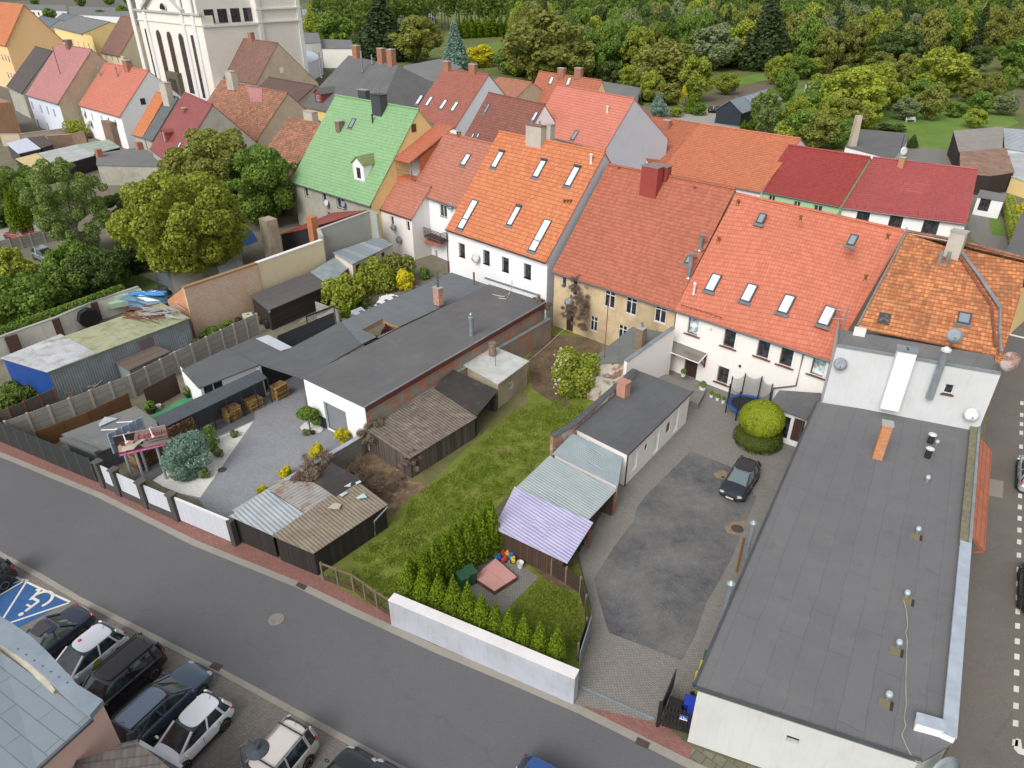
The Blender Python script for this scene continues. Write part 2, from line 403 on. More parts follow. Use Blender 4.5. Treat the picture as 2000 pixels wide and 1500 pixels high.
def wall_mesh(mb, A, B, z0, z1, ops=(), depth=.2, zt=None):
    """front face A->B (outward to the right of A->B) with openings (u0,u1,za,zb)"""
    A = Vector((A.x, A.y, 0)); B = Vector((B.x, B.y, 0)); L = (B - A).length; u = (B - A) / L; n = Vector((u.y, -u.x, 0))
    us = sorted({0, L} | {q for o in ops for q in o[:2]}); zs = sorted({z0, z1} | {q for o in ops for q in o[2:4]})
    pt = lambda a, z, d=0: A + u * a + UP * z - n * d
    for a, b in zip(us, us[1:]):
        for c, d in zip(zs, zs[1:]):
            m = ((a + b) / 2, (c + d) / 2)
            if any(o[0] < m[0] < o[1] and o[2] < m[1] < o[3] for o in ops): continue
            mb.poly([pt(a, c), pt(b, c), pt(b, d), pt(a, d)])
    for a, b, c, d in ops:
        mb.poly([pt(a, c), pt(a, d), pt(a, d, depth), pt(a, c, depth)]); mb.poly([pt(b, d), pt(b, c), pt(b, c, depth), pt(b, d, depth)])
        mb.poly([pt(a, d), pt(b, d), pt(b, d, depth), pt(a, d, depth)]); mb.poly([pt(b, c), pt(a, c), pt(a, c, depth), pt(b, c, depth)])
        mb.poly([pt(a, c, depth), pt(b, c, depth), pt(b, d, depth), pt(a, d, depth)])
    return mb
def window(parent, A, u, n, o, depth, style='2', fm=None, pm=None, sill=True, name='window', sm=None):
    """window set in opening o=(u0,u1,z0,z1) of the wall through A"""
    a, b, c, d = o; fm = fm or M_FRAME; pm = pm or M_PANE; A = Vector((A.x, A.y, 0)); dd = -(depth - .07)
    q = lambda x, z, k=0.0: A + u * x + UP * z + n * (dd + k)
    t = .07; mb = MB()
    def bar(x0, x1, z0, z1, th=.06): mb.obox(q(x0, z0, -th), u * (x1 - x0), n * th, UP * (z1 - z0))
    bar(a, b, c, c + t); bar(a, b, d - t, d); bar(a, a + t, c + t, d - t); bar(b - t, b, c + t, d - t)
    if style in '24x': bar((a + b) / 2 - .04, (a + b) / 2 + .04, c + t, d - t)
    if style == '4': z = c + (d - c) * .66; bar(a + t, (a + b) / 2 - .04, z, z + .07); bar((a + b) / 2 + .04, b - t, z, z + .07)
    if style == 'x':
        for k in range(1, 5): z = c + (d - c) * k / 5; bar(a + t, (a + b) / 2 - .04, z, z + .03, .04); bar((a + b) / 2 + .04, b - t, z, z + .03, .04)
    f = mb.build(name, fm, parent)
    MB().obox(q(a + .03, c + .03, -.05), u * (b - a - .06), n * .02, UP * (d - c - .06)).build('pane', pm, f)
    if sill: MB().obox(q(a - .04, c - .05, -.07) , u * (b - a + .08), n * (depth + .02), UP * .05).build('sill', sm or M_SILL, f)
    return f
def dish(parent, c, n, r=.38, mat=None, name='satellite_dish'):
    n = (n + UP * .35).normalized(); mb = MB(); c = Vector(c) + n * .35
    mb.lathe(c, [(.02, -.10), (r * .5, -.075), (r, 0), (r + .01, .015), (r * .5, -.05), (.02, -.075)], 16, n)
    d = mb.build(name, mat or M_DISH, parent, smooth=True)
    MB().tube([c - n * .1, c - n * .4 - UP * .1], .025, 6).tube([c - UP * r * .9, c + n * r * 1.1 - UP * r * .35], .014, 5).tube([c + n * r * 1.1 - UP * r * .4, c + n * r * 1.1 - UP * r * .18], .04, 6).build('bracket', M_GUT, d)
    return d
class Plane:
    def __init__(s, o, u, n): s.o = Vector(o); s.u = u.normalized(); s.n = n.normalized(); s.s = s.n.cross(s.u)
    def at(s, x, y): return hitp(x, y, s.o, s.n)
def skylight(parent, pl, x, y, w, h, pane=None, split=None, flash=True, roller=False):
    c = pl.at(x, y); U = pl.u; S = pl.s; N = pl.n; mb = MB(); t = .09; z = .1
    q = lambda a, b, k=0: c + U * a + S * b + N * k
    for a, b, e, f in ((-w / 2, w / 2, -h / 2, -h / 2 + t), (-w / 2, w / 2, h / 2 - t, h / 2), (-w / 2, -w / 2 + t, -h / 2 + t, h / 2 - t), (w / 2 - t, w / 2, -h / 2 + t, h / 2 - t)):
        mb.obox(q(a, e, -.1), U * (b - a), S * (f - e), N * (z + .1))
    if split is not None: mb.obox(q(-w / 2 + t, split * h - .04, -.1), U * (w - 2 * t), S * .08, N * (z + .09))
    if roller: mb.obox(q(-w / 2 - .02, h / 2 + .003, 0), U * (w + .04), S * .16, N * .2)
    f = mb.build('skylight', M_SKYF, parent)
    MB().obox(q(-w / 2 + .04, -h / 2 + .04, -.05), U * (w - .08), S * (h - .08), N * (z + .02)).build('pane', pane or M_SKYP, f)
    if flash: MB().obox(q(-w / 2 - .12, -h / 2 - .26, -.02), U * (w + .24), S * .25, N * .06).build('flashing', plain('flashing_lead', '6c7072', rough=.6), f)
    return f
def chimney(parent, c, sx, sy, z0, z1, mat, rz=math.radians(-42.5), cap=M_CONC, pots=0, name='chimney', capo=.05):
    o = MB().box((c[0], c[1], 0), sx, sy, z1 - z0, rz, z0).build(name, mat, parent, udir=None)
    MB().box((c[0], c[1], 0), sx + 2 * capo, sy + 2 * capo, .1, rz, z1).build('cap', cap, o)
    for k in range(pots):
        a = (k - (pots - 1) / 2) * sx / max(pots, 1); MB().lathe((c[0] + a * math.cos(rz), c[1] + a * math.sin(rz), z1 + .1), [(.1, 0), (.09, .35), (.11, .35), (.11, .4)], 8).build('flue', M_ZINC, o)
    return o
def roofvent(parent, pl, x, y, h=.35, r=.07, mat=None, name='roof_vent', hat=True):
    c = pl.at(x, y); mb = MB().lathe(c - UP * .1, [(r * 1.6, 0), (r, .12), (r, h)] + ([(r * 1.7, h + .01), (r * 1.7, h + .08), (r * .5, h + .16)] if hat else [(r, h + .1)]), 8)
    return mb.build(name, mat or M_GUT, parent, smooth=False)
def gutter(parent, a, b, mat=None, r=.075):
    return MB().tube([a, b], r, 6).build('gutter', mat or M_GUT, parent)
def gable(name, label, e0, e1, r0, r1, ze, roof, wall, D=None, gmat=None, wins=(), oh=.3, fm=None, group=None, dr=None, wdepth=.2, cat='house', style='2', pm=None,
          sills=True, drain=M_GUT, backz=None, z0=0, th=.14, gwins=(), verge=.12, back=True, sm=None, skew=None):
    E0 = P(*e0, ze); E1 = P(*e1, ze); L = (E1 - E0).length; u = (E1 - E0) / L; n = Vector((u.y, -u.x, 0))    # n towards the camera
    ds, zs = [], []
    for E, r in ((E0, r0), (E1, r1)):
        if r is None: continue
        h = hitp(r[0], r[1], E, u); ds.append(-(h - E).dot(n)); zs.append(h.z)
    d, zr = (sum(ds) / len(ds), sum(zs) / len(zs)) if dr is None else dr
    D = D or 2 * d; zb = backz if backz is not None else ze + (zr - ze) * max(0, 1 - (D - d) / d)
    R0 = E0 - n * d; R0.z = zr; R1 = E1 - n * d; R1.z = zr; B0 = E0 - n * D; B0.z = zb; B1 = E1 - n * D; B1.z = zb
    if skew:
        fx = lambda E, r, m: hitp(r[0], r[1], E, m or u)
        R0 = fx(E0, r0, skew[0]); R1 = fx(E1, r1, skew[1])
        for E, Rr, Bb in ((E0, R0, B0), (E1, R1, B1)): Bb.x = 2 * Rr.x - E.x; Bb.y = 2 * Rr.y - E.y
    root = thing(name, label, cat, ((E0 + E1) / 2 - n * D / 2) * 1 + UP * (z0 - ((E0 + E1) / 2).z), group)
    V = UP * th; v0 = -u * verge * 0; mb = MB()
    mb.hexa([E0 - V, E1 - V, R1 - V, R0 - V, E0, E1, R1, R0])
    mb.hexa([R0 - V, R1 - V, B1 - V, B0 - V, R0 - UP * .001, R1 - UP * .001, B1, B0])
    ro = mb.build('roof', roof, root)
    rid = MB().tube([R0 + UP * .02, R1 + UP * .02], .12, 6).build('ridge_tiles', roof, ro)
    sl = (zr - ze) / d; g = .06
    F0 = E0 - n * oh + u * g; F1 = E1 - n * oh - u * g; K0 = B0 + n * oh + u * g; K1 = B1 + n * oh - u * g
    zf = ze + sl * oh - th - .01; zk = zb + (zr - zb) / max(D - d, .1) * oh - th - .01; T = zr - th - .01; G0 = R0 + u * g; G1 = R1 - u * g
    if d < oh: F0, F1 = E0.copy(), E1.copy()
    pl = Plane(F0, u, n); ops = []; meta = []
    for wv in wins:
        x, y, ww, hh = wv[:4]; p = pl.at(x, y); a = (p - F0).dot(u); ops.append((a - ww / 2, a + ww / 2, p.z - hh / 2, min(p.z + hh / 2, zf - .04))); meta.append(wv[4] if len(wv) > 4 else {})
    wm = MB(); wall_mesh(wm, F0, F1, z0, zf, ops, wdepth)
    bw = MB().poly([Vector((K1.x, K1.y, z0)), Vector((K0.x, K0.y, z0)), Vector((K0.x, K0.y, zk)), Vector((K1.x, K1.y, zk))])
    fl = lambda p, z: Vector((p.x, p.y, z))
    for A, B, G in ((F0, K0, G0), (F1, K1, G1)):
        if gmat is None: wm.poly([fl(A, z0), fl(B, z0), fl(B, zk), fl(G, T), fl(A, zf)])
        else: MB().poly([fl(A, z0), fl(B, z0), fl(B, zk), fl(G, T), fl(A, zf)]).build('gable_wall', gmat, root)
    if gmat is None: wm.v += bw.v; wm.f.append(tuple(range(len(wm.v) - 4, len(wm.v))))
    else: bw.build('back_wall', wall, root)
    wo = wm.build('wall', wall, root)
    for o, m in zip(ops, meta):
        window(root, F0, u, n, o, wdepth, m.get('s', style), m.get('fm', fm), m.get('pm', pm), m.get('sill', sills), m.get('name', 'window'), sm)
    if drain is not None: gutter(root, E0 + n * .06 - UP * .1, E1 + n * .06 - UP * .1, drain)
    S = (R0 - E0).normalized(); N = u.cross(S)
    return dict(root=root, E0=E0, E1=E1, u=u, n=n, d=d, zr=zr, ze=ze, L=L, roofpl=Plane(E0, u, N), wallpl=pl, gpl=Plane(F1, -n, u), gpl0=Plane(F0, n, -u), R0=R0, R1=R1, B0=B0, B1=B1, roof=ro, wall=wo, F0=F0, F1=F1, zf=zf)
def downpipe(parent, pl, x0, y0, x1, y1, mat=None, r=.06):
    a = pl.at(x0, y0) + pl.n * .1; b = pl.at(x1, y1) + pl.n * .1; return MB().tube([a, Vector((a.x, a.y, b.z))], r, 6).build('downpipe', mat or M_GUT, parent)
def shed(name, label, cs, roof, wall, cat='shed', inset=.12, th=.1, z0=0, ops=(), group=None, edge=None, walls2=None, wdepth=.15, skip=(), rotuv=None, fm=None, style='2', open_sides=(), drop=0):
    """lean-to or flat roof on corners [(px,py,z)...] in order; walls under it. ops: {side:[(x,y,w,h,dict)]}"""
    c = Ps(cs); ar = sum(c[k].x * c[(k + 1) % len(c)].y - c[(k + 1) % len(c)].x * c[k].y for k in range(len(c)))
    order = list(range(len(c)))
    flip = ar < 0
    ctr = sum(c, Vector()) / len(c); root = thing(name, label, cat, (ctr.x, ctr.y, z0), group)
    ro = MB().slab(c, th).build('roof', roof, root, udir=(c[1] - c[0]).normalized() if rotuv is None else rotuv)
    def ins(k):
        p = c[k]; a = (c[k - 1] - p); b = (c[(k + 1) % len(c)] - p); a.z = b.z = 0
        return p + (a.normalized() + b.normalized()) * inset
    q = [ins(k) for k in range(len(c))]
    ops = dict(ops) if ops else {}; info = {}
    groups = {}
    for k in range(len(c)):
        if k in skip or k in open_sides: continue
        A, B = q[k], q[(k + 1) % len(c)]
        if flip is False: A2, B2 = A, B
        else: A2, B2 = B, A
        # outward is to the right of A2->B2 when counter-clockwise
        Ln = Vector((B2.x - A2.x, B2.y - A2.y, 0)); Lg = Ln.length; u = Ln / Lg; n = Vector((u.y, -u.x, 0))
        mt = (walls2 or {}).get(k, wall); mb = groups.setdefault(mt.name, (mt, MB()))[1]
        za, zb = A2.z - th - .005, B2.z - th - .005; zl = min(za, zb); pl = Plane(A2, u, n); hol = []
        for o in ops.get(k, ()):
            p = pl.at(o[0], o[1]); a = (p - A2).dot(u); hol.append((a - o[2] / 2, a + o[2] / 2, max(z0 + .02, p.z - o[3] / 2), min(p.z + o[3] / 2, zl - .03)))
        wall_mesh(mb, A2, B2, z0, zl, hol, wdepth)
        if abs(za - zb) > .01:
            mb.poly([Vector((A2.x, A2.y, zl)), Vector((B2.x, B2.y, zl)), Vector((B2.x, B2.y, zb)) if zb > za else Vector((A2.x, A2.y, za))])
        info[k] = (pl, u, n, A2, hol)
    for nm, (mt, mb) in groups.items(): mb.build('wall', mt, root)
    for k, v in info.items():
        for o, h in zip(ops.get(k, ()), v[4]):
            dd = o[4] if len(o) > 4 else {}
            window(root, v[3], v[1], v[2], h, wdepth, dd.get('s', style), dd.get('fm', fm), dd.get('pm'), dd.get('sill', False), dd.get('name', 'window'))
    return dict(root=root, c=c, q=q, info=info, roof=ro)
def sectional(mb, a, b, z0, z1, post=.12, n=None, rails=None): pass
def freewall(name, label, pts, z, h, t, mat, cap=None, cat='wall', top=False, capo=.04, capt=.06, group=None, z0=0, kind=None):
    """wall along pixel points (at base, or at top if top=True)"""
    p = [P(a[0], a[1], (a[2] if len(a) > 2 else (h if top else z0))) for a in pts]
    root = thing(name, label, cat, (p[0].x, p[0].y, z0), group); mb = MB(); cb = MB()
    for A, B in zip(p, p[1:]):
        d = Vector((B.x - A.x, B.y - A.y, 0)); d.normalize(); nn = Vector((-d.y, d.x, 0)) * t / 2; hA = A.z if top else h; hB = B.z if top else h
        f = lambda q, s_, zz: Vector((q.x, q.y, zz)) + nn * s_
        mb.hexa([f(A, -1, z0), f(B, -1, z0), f(B, 1, z0), f(A, 1, z0), f(A, -1, hA), f(B, -1, hB), f(B, 1, hB), f(A, 1, hA)])
        if cap is not None:
            k = 1 + 2 * capo / t
            cb.hexa([f(A, -k, hA), f(B, -k, hB), f(B, k, hB), f(A, k, hA), f(A, -k, hA + capt), f(B, -k, hB + capt), f(B, k, hB + capt), f(A, k, hA + capt)])
    mb.build('wall_body', mat, root)
    if cap is not None: cb.build('coping', cap, root)
    return root, p
def fence(name, label, pts, h, n, panelm, postm, cat='fence', t=.05, pw=.12, z0=0, top=False, posth=.05, group=None, pt=None, pname='panel'):
    p = [P(a[0], a[1], h if top else z0) for a in pts]; p = [Vector((q.x, q.y, z0)) for q in p]
    root = thing(name, label, cat, p[0], group); segs = [(A, B) for A, B in zip(p, p[1:])]
    tot = sum((B - A).length for A, B in segs); posts = []
    for A, B in segs:
        m = max(1, round(n * (B - A).length / tot)); d = (B - A).normalized(); nn = Vector((-d.y, d.x, 0))
        for k in range(m):
            a = lerp(A, B, k / m); b = lerp(A, B, (k + 1) / m); posts.append((a, d))
            MB().obox(a + d * pw / 2 - nn * t / 2, (b - a) - d * pw, nn * t, UP * h).build(pname, panelm, root)
        posts.append((B, d))
    last = None
    for a, d in posts:
        if last is not None and (a - last).length < .3: continue
        last = a; MB().box((a.x, a.y, 0), pw, pt or pw, h + posth, math.atan2(d.y, d.x), z0).build('post', postm, root)
    return root
# ---------------------------------------------------------------- the ground and everything laid on it
G_BASE = ground('rough_ground', '5c5e42', '6d6753', '4c5a2c', .04, .8, .5, .03, 4)
g = MB().poly([(-2500, -300, 0), (2500, -300, 0), (2500, 4000, 0), (-2500, 4000, 0)]).build('ground', G_BASE); tag(g, kind='structure')
A_ST = asphalt('street_asphalt', '5c5c60', '646466', 30, .12, .9, .12, '75716b')
A_SD = asphalt('side_street_asphalt', '68625c', '726a63', 22, .3, .95, .35, '625a52')
A_YD = asphalt('yard_crushed_asphalt', '3b4049', '777572', 16, .3, .97, .35, '8c857c')
PV_GREY = brick('grey_pavers', '7c7974', '6e6b67', '5b5955', .2, .1, .012, .9, .3, '5c5650', .5)
PV_WARM = brick('warm_grey_pavers', '918d86', '827e78', '605d58', .2, .1, .014, .9, .3, '6f6a63', .4)
PV_LOT = brick('parking_pavers', '85807a', '757069', '605c57', .2, .1, .012, .9, .35, '6b645c', .5)
PV_DARK = brick('courtyard_pavers', '97989d', '8b8c91', '76777b', .2, .1, .01, .85, .2, '5a5a5c', .3)
PV_RED = brick('red_pavers', '97685f', '87574f', '6e5650', .2, .1, .012, .9, .35, '6f564e', .6)
G_KERB = plaster('kerb_concrete', '928c82', '6b655b', .6); G_SOIL = ground('bare_soil', '6b5a48', '84705a', '4b3f33', .6, 3, .5, .05)
G_LAWN = ground('rough_lawn', '6c7c30', '858c40', '97895f', .3, 1.6, .56, .08, 9); G_LAWN2 = ground('garden_lawn', '64803a', '7b9645', '8b9556', .12, 1.2, .66, .08, 8)
G_GRAV = ground('white_gravel', 'e2ded6', 'f2efea', None, .8, 6, .6, .05, 20); G_BEDS = ground('tilled_beds', '6b6052', '7c7264', '5c6a3a', .3, 2, .6, .05, 5)
far_k = [(-500, 705), (-200, 812), (0, 893), (187, 970), (375, 1065), (582, 1149), (680, 1197), (842, 1272), (1000, 1338), (1130, 1394), (1237, 1447), (1332, 1495), (1500, 1572), (1750, 1690)]
near_k = [(-500, 800), (-200, 955), (0, 1077), (87, 1124), (160, 1167), (412, 1295), (500, 1342), (675, 1437), (760, 1482), (900, 1555), (1200, 1720)]
sheet('street', far_k + near_k[::-1], A_ST, 1)
strip('gutter_strip', far_k, .42, .0, G_KERB, 2, udir=RU)
strip('kerb', near_k, .0, .30, G_KERB, 2, .02)
nl = near_k + [(1200, 2000), (-500, 2000), (-900, 1100)]
sheet('parking_lot', nl, PV_LOT, 1, udir=Vector((1, .2, 0)).normalized())
sheet('pavement', [(-500, 650), (0, 850), (190, 935), (340, 1002), (452, 1046), (531, 1080), (628, 1126), (770, 1200), (760, 1226), (680, 1194), (582, 1146), (375, 1062), (187, 966), (0, 889), (-500, 701)], PV_RED, 1)
sheet('pavement', [(1120, 1372), (1290, 1410), (1352, 1460), (1346, 1486), (1237, 1444), (1118, 1386)], PV_RED, 1)
sheet('verge', [(765, 1210), (1125, 1378), (1125, 1390), (1000, 1336), (842, 1270), (762, 1228)], ground('verge_gravel', '6e655a', '8a8074', '554a3e', 1.2, 5, .5, .04, 18), 1)
sheet('slab_pavement', [(1352, 1458), (1900, 1640), (1750, 1685), (1500, 1568), (1346, 1490)], brick('slab_pavers', '7e776b', '6b655a', '55503f', .5, .5, .03, .9, .5, '59604a', .9), 1)
# plots
sheet('rear_yards_ground', [(-300, 860 - 130), (-300, 500), (0, 420), (0, 250), (560, 190), (800, 120), (2000, 160), (2200, 900), (1550, 900), (1100, 700), (700, 850), (452, 1000), (340, 1000), (190, 935), (0, 850)], ground('trodden_yard', '77705f', '8a8272', '5c6540', .12, 1.5, .52, .04, 6), 1)
sheet('meadow', [(560, 130), (560, 10), (1000, -30), (2300, -10), (2300, 330), (1960, 250), (1880, 330), (1760, 320), (1560, 290), (1400, 215), (1250, 205), (1100, 160), (800, 140)], ground('garden_meadow', '62743a', '7d7a52', '51642c', .08, .9, .5, .1, 3), 1.5)
sheet('town_ground', [(-400, 400), (-400, 20), (560, -20), (560, 190), (0, 250)], ground('town_paving', '77736a', '6c6a5e', '5c6640', .05, .5, .55, .03, 4), 1.4)
sheet('lawn', [(628, 1128), (768, 1206), (1125, 1340), (1155, 1190), (1130, 1100), (1090, 1120), (960, 1000), (1085, 880), (1150, 800), (1170, 770), (1130, 640), (1080, 640), (880, 800), (700, 855), (452, 1003)], G_LAWN, 2)
sheet('soil_patch', [(700, 880), (760, 870), (840, 955), (800, 972), (765, 1010), (700, 985), (600, 960), (640, 905)], ground('dead_weeds', '8a745c', '6d5a46', 'a38d74', .8, 4, .5, .12, 14), 3)
sheet('soil_path', [(1060, 655), (1165, 660), (1180, 690), (1100, 800), (1040, 760), (1030, 700)], G_SOIL, 3)
sheet('soil_strip', [(800, 940), (960, 770), (1030, 765), (1030, 790), (960, 830), (840, 945)], ground('trodden_grass', '72704a', '867a5a', '55702c', .5, 3, .5, .05), 4)
sheet('courtyard', [(352, 965), (388, 975), (440, 1040), (456, 1022), (452, 1003), (704, 852), (716, 850), (596, 797), (600, 720), (500, 745), (340, 880), (350, 925)], PV_DARK, 2)
sheet('gravel_bed', [(298, 938), (340, 905), (425, 855), (495, 823), (391, 972), (345, 962), (318, 950)], G_GRAV, 3)
sheet('edging_path', [(262, 935), (298, 938), (425, 852), (497, 820), (497, 800), (420, 828), (300, 900)], plaster('dark_slabs', '5f6062', '4c4c4e', .4), 3)
sheet('courtyard_pavers', [(1118, 1374), (1292, 1414), (1360, 1345), (1600, 880), (1560, 780), (1420, 760), (1340, 730), (1270, 740), (1200, 960), (1130, 1080), (1155, 1190)], PV_WARM, 3)
sheet('crushed_asphalt', [(1349, 881), (1385, 895), (1425, 911), (1477, 970), (1466, 1000), (1455, 1022), (1430, 1090), (1407, 1132), (1380, 1177), (1358, 1240), (1345, 1267), (1332, 1291), (1260, 1263), (1189, 1236), (1172, 1180), (1160, 1130), (1182, 1095), (1205, 1060), (1237, 1018), (1245, 990), (1260, 970), (1280, 950), (1300, 930)], A_YD, 4)
sheet('sand_patch', [(1428, 1020), (1455, 1018), (1452, 1040), (1442, 1046), (1420, 1042), (1415, 1030)], G_SOIL if 0 else ground('pale_sand', 'a08c72', '8a7860', None, 1, 4, .5, .04), 5)
sheet('sand_patch', [(1393, 925), (1412, 918), (1425, 925), (1420, 938), (1400, 934)], ground('pale_sand'), 5)
sheet('play_lawn', [(1000, 1190), (1060, 1130), (1125, 1150), (1148, 1190), (1140, 1270), (1118, 1292), (1040, 1260), (985, 1215)], G_LAWN, 3)
sheet('sandpit_paving', [(900, 1150), (925, 1095), (970, 1075), (1052, 1128), (980, 1200)], PV_WARM, 4)
sheet('soil_strip', [(1060, 1080), (1120, 1140), (1120, 1155), (1075, 1140), (1035, 1105)], G_SOIL, 4)
sheet('side_street', [(1800, 1560), (1860, 1450), (1915, 900), (1960, 640), (2000, 500), (2060, 480), (2900, 700), (2700, 1700), (1900, 1700)], A_SD, 2)
sheet('cross_street', [(1972, 700), (1985, 612), (2400, 680), (2400, 840)], A_ST, 3)
for a, b in (((1975, 640), (2010, 655)),): sheet('road_line', [(1972, 652), (2040, 668), (2040, 671), (1972, 655)], M_WHITE, 4)
sheet('manhole_patch', [(1932, 935), (1960, 940), (1958, 973), (1930, 968)], plaster('patch_concrete', '8a8378', '6d665c', .4), 3)
wm_ = plaster('road_marking', 'd6d2c6', '8d877c', .5)
for y in (787, 810, 828, 845, 872, 893, 918, 940, 968, 990, 1012, 1035, 1058, 1084, 1112, 1140, 1167, 1194, 1222, 1252, 1282, 1313, 1345, 1378, 1412, 1450):
    x = 1996 - (y - 787) * (1996 - 1983) / (1450 - 787); s_ = 4 + (y - 787) * .0045
    sheet('road_marking', [(x - s_ * .8, y - s_ * .9), (x + s_ * .8, y - s_ * .6), (x + s_ * .7, y + s_ * 1.2), (x - s_ * .9, y + s_ * .9)], wm_, 4)
sheet('road_marking', [(1980, 1462), (1984, 1442), (1994, 1445), (1996, 1462), (2080, 1490), (2080, 1502), (1988, 1472)], wm_, 4)
# back gardens
sheet('garden_lawn', [(1690, 300), (1720, 220), (1760, 185), (1960, 215), (1990, 240), (1860, 292), (1845, 305), (1780, 310)], G_LAWN2, 2)
sheet('garden_lawn', [(1520, 185), (1580, 170), (1640, 190), (1560, 225), (1530, 215)], G_LAWN2, 2)
sheet('garden_lawn', [(1380, 160), (1490, 143), (1500, 158), (1400, 172)], G_LAWN2, 2)
sheet('garden_lawn', [(905, 100), (1010, 70), (1010, 92), (950, 110)], G_LAWN2, 2)
sheet('garden_lawn', [(1250, 185), (1330, 170), (1340, 190), (1260, 205)], G_LAWN2, 2)
sheet('tilled_beds', [(1370, 190), (1480, 160), (1560, 150), (1540, 185), (1400, 215)], G_BEDS, 2)
sheet('tilled_beds', [(1900, 172), (2000, 180), (2060, 200), (1960, 215), (1890, 196)], G_BEDS, 2)
sheet('driveway', [(1310, 232), (1385, 210), (1400, 218), (1395, 240), (1450, 250), (1400, 262)], plaster('pale_paving', '98958d', '848078', .4), 3)
sheet('paved_yard', [(1765, 300), (1775, 286), (1850, 292), (1880, 330), (1760, 325)], PV_WARM, 3)
sheet('garden_path', [(1890, 440), (1905, 400), (1925, 395), (1975, 480), (1960, 500), (1900, 470)], PV_WARM, 3)
sheet('flower_bed', [(1930, 430), (1948, 420), (1960, 440), (1964, 462), (1938, 460)], G_LAWN2, 4)
sheet('back_lawn', [(-200, 700), (-200, 600), (0, 560), (180, 500), (330, 560), (300, 600), (0, 655)], ground('dark_grass', '44562a', '5d6c35', '6c5f48', .3, 2, .6, .08), 2)  # back lawn in a darker grass tone
sheet('parked_yard', [(-100, 480), (60, 430), (110, 425), (90, 470), (0, 495)], plaster('pale_paving'), 3)
sheet('carpet_grass', [(292, 815), (368, 772), (395, 785), (310, 838)], plain('green_carpet', '4c9462', '418556', 2, .95), 5)
# disabled bay
BL = brick('blue_bay_pavers', '2f5c94', '2a5186', '244672', .2, .1, .01, .85, .35, '3f6ea5', .4)
sheet('blue_bay', [(-60, 1092), (18, 1125), (135, 1175), (20, 1235), (-120, 1215)], BL, 3)
ln_ = lambda a, b, w_: strip('bay_line', [a, b], w_ / 2, w_ / 2, wm_, 4)
ln_((-40, 1095), (137, 1176), .12); ln_((54, 1133), (5, 1210), .11); ln_((52, 1132), (-30, 1180), .11); ln_((134, 1178), (10, 1220), .11); ln_((48, 1131), (26, 1140), .1)
# wheelchair symbol painted on the bay
def sym():
    o = P(70, 1177); up_ = (P(46, 1194) - P(72, 1175)); up_.normalize(); ux = Vector((up_.y, -up_.x, 0))
    mb = MB(); z = UP * .022; S = 1.05
    cnt = [0]
    def q(a, b): return o + ux * a * S + up_ * b * S + z + UP * cnt[0] * .002
    arc = [(-.05 + .62 * math.cos(t), -.25 + .62 * math.sin(t)) for t in [math.radians(k) for k in range(150, 395, 15)]]
    arc2 = [(-.05 + .46 * math.cos(t), -.25 + .46 * math.sin(t)) for t in [math.radians(k) for k in range(150, 395, 15)]]
    for k in range(len(arc) - 1): mb.poly([q(*arc[k]), q(*arc[k + 1]), q(*arc2[k + 1]), q(*arc2[k])])
    def st(a, b, w_):
        a = Vector(a); b = Vector(b); d = (b - a).normalized(); n = Vector((-d.y, d.x)) * w_ / 2; cnt[0] += 1
        mb.poly([q(*(a - n)), q(*(b - n)), q(*(b + n)), q(*(a + n))])
    st((-.08, .62), (-.08, -.12), .16); st((-.08, .3), (.3, .3), .11); st((-.08, -.12), (.42, -.12), .15); st((.42, -.06), (.62, -.68), .15); st((.6, -.64), (.82, -.58), .13)
    cnt[0] += 1
    mb.poly([q(-.08 + .13 * math.cos(t), .84 + .13 * math.sin(t)) for t in [k * math.pi / 6 for k in range(12)]])
    tag(mb.build('bay_symbol', wm_), kind='structure')
sym()
def drain(name, label, pts):
    c = Ps(pts); root = thing(name, label, 'drain', sum(c, Vector()) / 4)
    MB().slab([p + UP * .03 for p in c], .02).build('frame', plain('drain_dark', '2a2622'), root)  # dark plate that shows between the grate bars
    mb = MB()
    for k in range(9):
        t = (k + .5) / 9; a = lerp(c[0], c[1], t); b = lerp(c[3], c[2], t); mb.beam(a + UP * .04, b + UP * .04, .035, .02)
    mb.build('grate', plain('rusty_iron', '6e5c50', '554840', 5), root)
drain('drain_grate', 'rusty drain grate in the kerb by the white wall', [(1245, 1440), (1270, 1452), (1265, 1463), (1240, 1452)])
drain('drain_grate', 'drain grate in the kerb next to the black wooden shed', [(583, 1137), (600, 1145), (594, 1153), (577, 1144)])
drain('drain_grate', 'grey drain grate at the kerb behind the parked blue estate car', [(417, 1293), (436, 1300), (428, 1312), (408, 1303)])
def manhole(x, y, r, label, m): 
    tag(MB().lathe(P(x, y), [(r, 0), (r, .03), (r * .9, .035)], 20).build('manhole_cover', m), label, 'manhole cover')
manhole(540, 1210, .42, 'round pale manhole cover in the middle of the street asphalt', plain('manhole_concrete', '858078', '75706a', 4))
manhole(1440, 1033, .38, 'dark round manhole cover set in the pale sand patch', plain('manhole_dark', '3b3a3a', '4a4745', 4))
manhole(434, 918, .3, 'small dark manhole cover in the grey courtyard by the gravel bed', plain('manhole_dark'))
